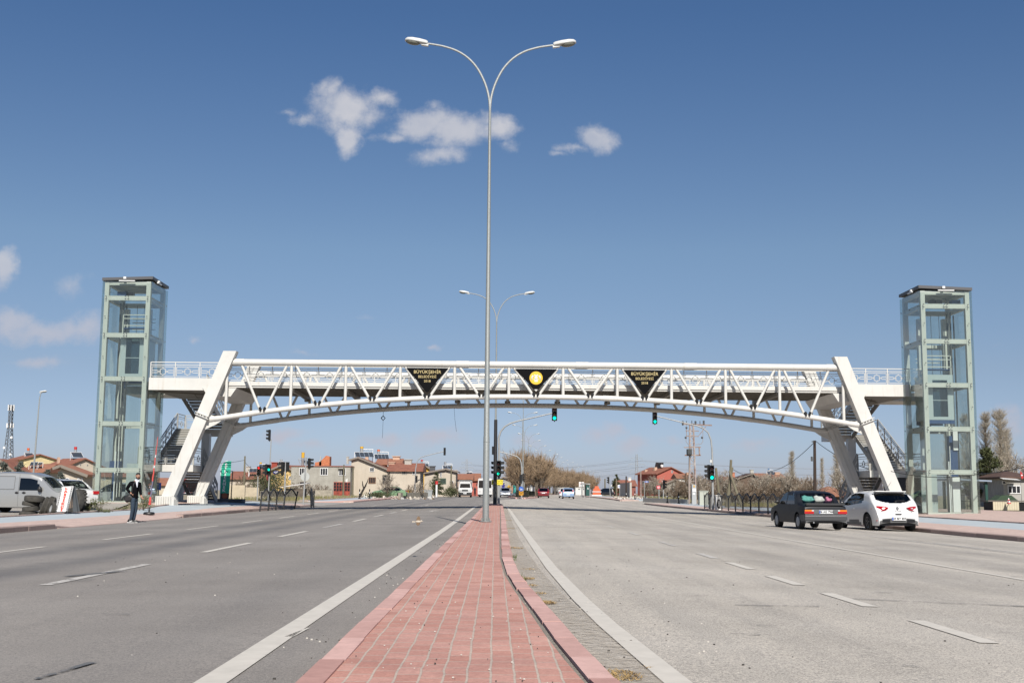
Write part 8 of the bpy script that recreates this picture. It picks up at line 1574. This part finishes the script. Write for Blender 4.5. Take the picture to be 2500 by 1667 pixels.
for k in range(5200):
    px = rng.choice([rng.uniform(560, 730), rng.uniform(730, 1110), rng.uniform(1480, 1690), rng.uniform(1690, 1960)]); Yq = (rng.uniform(109, 122) if px < 730 else rng.uniform(118, 165) if px < 1110 else rng.uniform(126, 200) if px < 1690 else rng.uniform(80, 120)); x = P(px, 1210, Yq).x; l, m_, r = interp(ROAD, Yq)
    if l - 4.4 < x < r + 5.2: continue
    z = zg(x, Yq); ln = rng.uniform(.10, .38); dx = rng.uniform(-.12, .12); mb.add([(x - .05, Yq, z - .02), (x + .05, Yq, z - .02), (x + dx, Yq + rng.uniform(-.1, .1), z + ln)], [(0, 1, 2)])
props(mb.build('wild_grass', mat('rough_spring_grass', (.10, .12, .035), .85, c2=(.26, .21, .11), scale=.25), ang=0, fixn=False), kind='stuff')
# bollards
bo = None
for px, Yq, lb in ((877.5, 136, 'left of the two black bollards on the left verge beside the green car'), (902, 139, 'right of the two black bollards on the left verge beside the green car'), (1529, 168, 'black bollard on the far right bike path left of the thicket'), (1550, 160, 'second black bollard on the far right bike path'), (1629, 126, 'black bollard left of the transformer pole beyond the low wall'), (1657, 122, 'black bollard closest to the transformer pole')):
    x = P(px, 1215, Yq).x; loc = (x, Yq, zg(x, Yq))
    if bo is None: bo = thing('bollard', lb, 'bollard', loc, 0, 'black bollards along the bike paths'); mb = MB(); mb.lathe([(.16, 0), (.13, .08), (.055, .14), (.05, .95), (.075, .97), (.075, 1.05), (.03, 1.1)], 12); mb.build('post', BLACK, bo); mb = MB(); mb.lathe([(.058, .62), (.058, .74)], 12); mb.build('white_band', SW, bo)
    else: dup(bo, loc, 0, lb)
# single-arm lamp and lattice mast on the left
x = P(82, 1160, 110).x; z = zg(x, 110); t = thing('street_lamp', 'slightly leaning single-arm street lamp behind the silver van', 'street lamp', (x, 110, z)); pts = [P(px, py, 110) for px, py in ((82, 1150), (91, 1040), (95, 990), (97, 970), (100, 960), (104, 957))]; mb = MB(); mb.tube([(0, 0, 0)] + [(p.x - x, 0, p.z - z) for p in pts], [.09, .085, .07, .055, .045, .04, .04], 10); mb.build('pole', GALV, t); lamp_head(t, pts[-1].x - x - .25, pts[-1].z - z, 1)
Y = 330; p = P(28, 989, Y); z = zg(p.x, Y); H = p.z - z; t = thing('telecom_mast', 'tall lattice telecom mast at the left frame edge', 'mast', (p.x, Y, z)); mb = MB(); n = 22
for k in range(n):
    u0, u1 = k / n, (k + 1) / n; w0, w1 = lerp(1.5, .42, min(1, u0 * 1.25)), lerp(1.5, .42, min(1, u1 * 1.25))
    for s in (-1, 1):
        for f in (-1, 1): mb.bar((s * w0, f * w0, u0 * H), (s * w1, f * w1, u1 * H), .14, .14)
        mb.bar((s * w0, -w0, u0 * H), (-s * w1, -w1, u1 * H), .09, .09); mb.bar((w0, s * w0, u0 * H), (w1, -s * w1, u1 * H), .09, .09)
    mb.bar((-w1, -w1, u1 * H), (w1, -w1, u1 * H), .09, .09)
mb.build('lattice', mat('mast_steel', (.09, .095, .10), .6, .2), t, ang=0); mb = MB()
for u, r, hh, k in ((.97, .75, 1.6, 5), (.76, .9, 1.3, 6)):
    for i in range(k): a = i * 2 * math.pi / k; mb = MB(); mb.box((math.cos(a) * r, math.sin(a) * r, u * H), (.26, .26, hh)); mb.build('antenna', WFR, t, ang=0)
for u, s in ((.5, -1), (.42, 1), (.62, 1)): mb = MB(); mb.lathe([(.35, 0), (.35, .1)], 10, (s * .9, -1, u * H), 'Y'); mb.build('antenna', WFR, t, ang=0)
# signs in the distance
def sign(label, px, base, Y, plates, r=.04, lean=0):
    x = P(px, base, Y).x; z = zg(x, Y); top = max(P(px, p[1], Y).z for p in plates) - z; t = thing('road_sign', label, 'sign', (x, Y, z)); mb = MB(); mb.tube([(0, 0, 0), (lean, 0, top)], r, 8); mb.build('post', GALV, t)
    for x0, y0, x1, y1, m, kind in plates:
        a, b = P(x0, y0, Y), P(x1, y1, Y); cx, cz, w, h = (a.x + b.x) / 2 - x, (a.z + b.z) / 2 - z, b.x - a.x, a.z - b.z; mb = MB()
        if kind == 'disc': mb.lathe([(w / 2, -.06), (w / 2, -.04)], 28, (cx, 0, cz), 'Y')
        else: mb.box((cx, -.05, cz), (w, .02, h))
        pl = mb.build('plate', m, t, ang=30); mb = MB()
        if kind == 'disc': mb.bar((cx - w * .12, -.065, cz - h * .28), (cx - w * .12, -.065, cz + h * .05), w * .1, .01); mb.bar((cx - w * .12, -.065, cz + h * .05), (cx - w * .05, -.065, cz + h * .3), w * .1, .01); mb.bar((cx + w * .16, -.065, cz - h * .3), (cx + w * .16, -.065, cz + h * .1), w * .1, .01); mb.bar((cx - w * .28, -.065, cz - h * .05), (cx + w * .05, -.065, cz - h * .05), w * .1, .01); mb.build('arrows', SW, pl, ang=0)
        elif kind == 'chev':
            for k in range(3):
                zc = cz - h * .36 + k * h * .33; mb.prism([(cx - w / 2, zc - h * .10), (cx, zc + h * .06), (cx + w / 2, zc - h * .10), (cx + w / 2, zc + h * .04), (cx, zc + h * .20), (cx - w / 2, zc + h * .04)], -.075, -.061)
            mb.build('chevron', BLACK, pl, ang=0)
        elif kind == 'limits':
            for s in (-1, 1):
                m2 = MB(); m2.lathe([(w * .17, -.066), (w * .17, -.061)], 20, (cx + s * w * .24, 0, cz + h * .18), 'Y'); m2.build('red_ring', RCAP, pl); m2 = MB(); m2.lathe([(w * .12, -.072), (w * .12, -.067)], 20, (cx + s * w * .24, 0, cz + h * .18), 'Y'); m2.build('ring_centre', SW, pl); m2 = MB(); m2.box((cx + s * w * .24, -.066, cz - h * .25), (w * .26, .01, h * .13)); m2.build('pictogram', BLACK, pl, ang=0)
        elif kind == 'text':
            mb.box((cx, -.066, cz + h * .15), (w * .7, .01, h * .18)); mb.box((cx, -.066, cz - h * .2), (w * .55, .01, h * .14)); mb.build('lettering', SW if m != SW else PBLUE, pl, ang=0)
SBLUE = mat('sign_blue', (.01, .10, .45), .5); SYEL = mat('chevron_amber', (.80, .38, .02), .5)
sign('round blue arrow sign above an amber chevron plate on the far median nose', 1272.5, 1214, 147, [(1266.5, 1187, 1278, 1198.5, SBLUE, 'disc'), (1267, 1198.8, 1278, 1209, SYEL, 'chev')]); sign('white billboard with two red-ringed limits beside the far right pavement', 1420, 1204, 230, [(1413.5, 1176, 1425.5, 1188, SW, 'limits')], .09); sign('small blue street name sign on a thin post in front of the thicket', 1573.5, 1219, 145, [(1574, 1174, 1583, 1177.5, SBLUE, 'text')]); sign('square red poster on a post in the thicket', 1609, 1222, 132, [(1603, 1185, 1612, 1193, mat('poster_red', (.60, .03, .06), .5), 'text')], .06); sign('small white and blue billboard left of the far wall', 1513, 1205, 230, [(1508, 1183, 1518, 1191, SW, 'text')], .06)
# bus shelter, trailer, bins, playground
Y = 205; a, b_ = P(1431, 1178, Y), P(1440, 1206, Y); x = a.x; z = zg(x, Y); h = a.z - z; t = thing('bus_shelter', 'dark green glass bus shelter on the far right pavement', 'bus shelter', (x, Y, z)); mb = MB(); mb.box2((0, 0, .3), (.62, .08, h - .35)); mb.box2((.0, .1, .3), (.06, 3.6, h - .4)); mb.build('green_panel', mat('shelter_green', (.015, .075, .065), .4), t, ang=0); mb = MB(); mb.box2((-.75, -.1, h - .25), (.7, 3.8, h - .12)); mb.bar((-.75, -.1, h - .05), (.7, -.1, h - .3), .1); mb.build('roof', GALV, t, ang=0); mb = MB(); mb.bar((-.3, 0, 0), (-.3, 0, h - .2), .09); mb.bar((.62, 0, 0), (.62, 0, h - .2), .08); mb.bar((-.3, 3.5, 0), (-.3, 3.5, h - .2), .09); mb.build('post', GALV, t, ang=0); mb = MB(); mb.prism([(.2, .3 + h * .45), (.42, .3 + h * .45), (.31, .3 + h * .6)], -.02, -.005); mb.build('white_mark', SW, t, ang=0)
x = P(1457, 1200, 260).x; z = zg(x, 260); t = thing('roadside_stall', 'orange roadside stall beyond the bus shelter', 'stall', (x, 260, z)); mb = MB(); mb.prism([(-.9, .3), (.9, .3), (.75, 1.6), (-.75, 1.6)], 0, .8); mb.prism([(-.55, 1.6), (.55, 1.6), (.35, 2.2), (-.35, 2.2)], 0, .8); mb.build('body', mat('stall_orange', (.62, .13, .05), .6), t, ang=0); mb = MB(); mb.box2((-1.0, -.1, .9), (1.0, .9, 1.05)); mb.box2((-1.1, -.2, .1), (1.1, 1, .3)); mb.build('shelf', WFR, t, ang=0)
x = P(1476, 1200, 300).x; t = far_car('dark_van', 'long dark vehicle parked beyond the orange stall', x, 300, 80, 'hatch', mat('black_paint', (.012, .012, .016), .3, coat=.5), 5.0, 1.9); t['category'] = 'van'
def bin_(label, px, Y, w, h, m): x = P(px, 1200, Y).x; z = zg(x, Y); t = thing('waste_bin', label, 'bin', (x, Y, z)); mb = MB(); mb.prism([(-w * .42, .1), (w * .42, .1), (w * .5, h * .9), (-w * .5, h * .9)], -w * .4, w * .4); mb.build('body', m, t, ang=0); mb = MB(); mb.box((0, 0, h * .93), (w * 1.08, w * .9, h * .08)); mb.build('lid', m, t, ang=0); mb = MB(); [mb.lathe([(.1, -.03), (.1, .03)], 10, (s * w * .35, 0, .1), 'X') for s in (-1, 1)]; mb.build('wheel', BLACK, t)
bin_('yellow waste bin in front of the house with the red roof slope', 998.5, 172, .75, 1.1, YCAP); bin_('grey metal waste container on the verge right of the far traffic light', 1045.5, 180, 1.3, 1.15, GALV)
x = P(1066, 1178, 186).x; z = zg(x, 186); t = thing('water_tank', 'red-capped white cylinder tank standing in the garden near the veranda house', 'tank', (x, 186, z)); zt = P(1066, 1174, 186).z - z; mb = MB(); mb.lathe([(.16, 0), (.16, zt - .5)], 14); mb.build('cylinder', WFR, t); mb = MB(); mb.lathe([(.22, zt - .5), (.22, zt)], 14); mb.build('cap', RCAP, t)
x = P(890, 1190, 158).x; z = zg(x, 158); t = thing('tree_stump', 'dark pruned tree stump with three stubs beside the tall gabled house', 'tree', (x, 158, z)); mb = MB(); mb.tube([(-.6, 0, 0), (-.2, 0, .9), (.2, 0, 1.6)], [.17, .14, .10], 7); mb.tube([(-.1, 0, 1.1), (-.25, 0, 1.6), (-.3, 0, 2.1)], [.1, .08, .04], 6); mb.tube([(.1, 0, 1.5), (.35, 0, 2.0), (.45, 0, 2.4)], [.1, .07, .03], 6); mb.build('trunk', mat('dark_bark', (.03, .024, .02), .95), t)
x = P(1240, 1190, 235).x; z = zg(x, 235); t = thing('playground_frame', 'colourful playground tower with a red slide beyond the silver sedan', 'playground', (x, 235, z)); k = 235 / 2895
for nm, cx, cz, w, h, m in (('tower', -.9, 1.2, .5, 1.6, mat('play_blue', (.03, .03, .25), .6)), ('tower', .2, 1.1, .6, 1.2, YCAP), ('tower', 1.3, 1.2, .6, 1.3, mat('play_teal', (.05, .35, .32), .6))): mb = MB(); mb.box((cx, 0, cz), (w, .6, h)); mb.prism([(cx - w * .8, cz + h / 2), (cx + w * .8, cz + h / 2), (cx, cz + h / 2 + .5)], -.4, .4); mb.build(nm, m, t, ang=0)
mb = MB(); mb.tube([(1.7, 0, 1.9), (2.1, 0, 1.3), (2.4, 0, .5), (2.6, 0, .2)], .16, 8); mb.build('slide', RCAP, t); mb = MB(); mb.box2((-1.6, -.5, .0), (1.9, -.4, .55)); mb.build('fence', WFR, t, ang=0)
x = P(1159.5, 1198, 205).x; z = zg(x, 205); t = thing('person', 'tiny distant pedestrian in dark clothes between the truck and the bus', 'person', (x, 205, z)); skin('body', mat('dark_clothes', (.02, .02, .025), .8), [(0, 0, .92, .15), (0, 0, 1.4, .17), (0, 0, 1.53, .07), (-.25, 0, 1.1, .06), (.25, 0, 1.1, .06), (-.1, 0, .5, .085), (-.12, 0, .06, .06), (.1, 0, .5, .085), (.13, 0, .06, .06)], [(0, 1), (1, 2), (1, 3), (1, 4), (0, 5), (5, 6), (0, 7), (7, 8)], t, 1); mb = MB(); mb.sph((0, 0, 1.65), (.09, .1, .12), 10, 8); mb.build('head', SKINM, t)
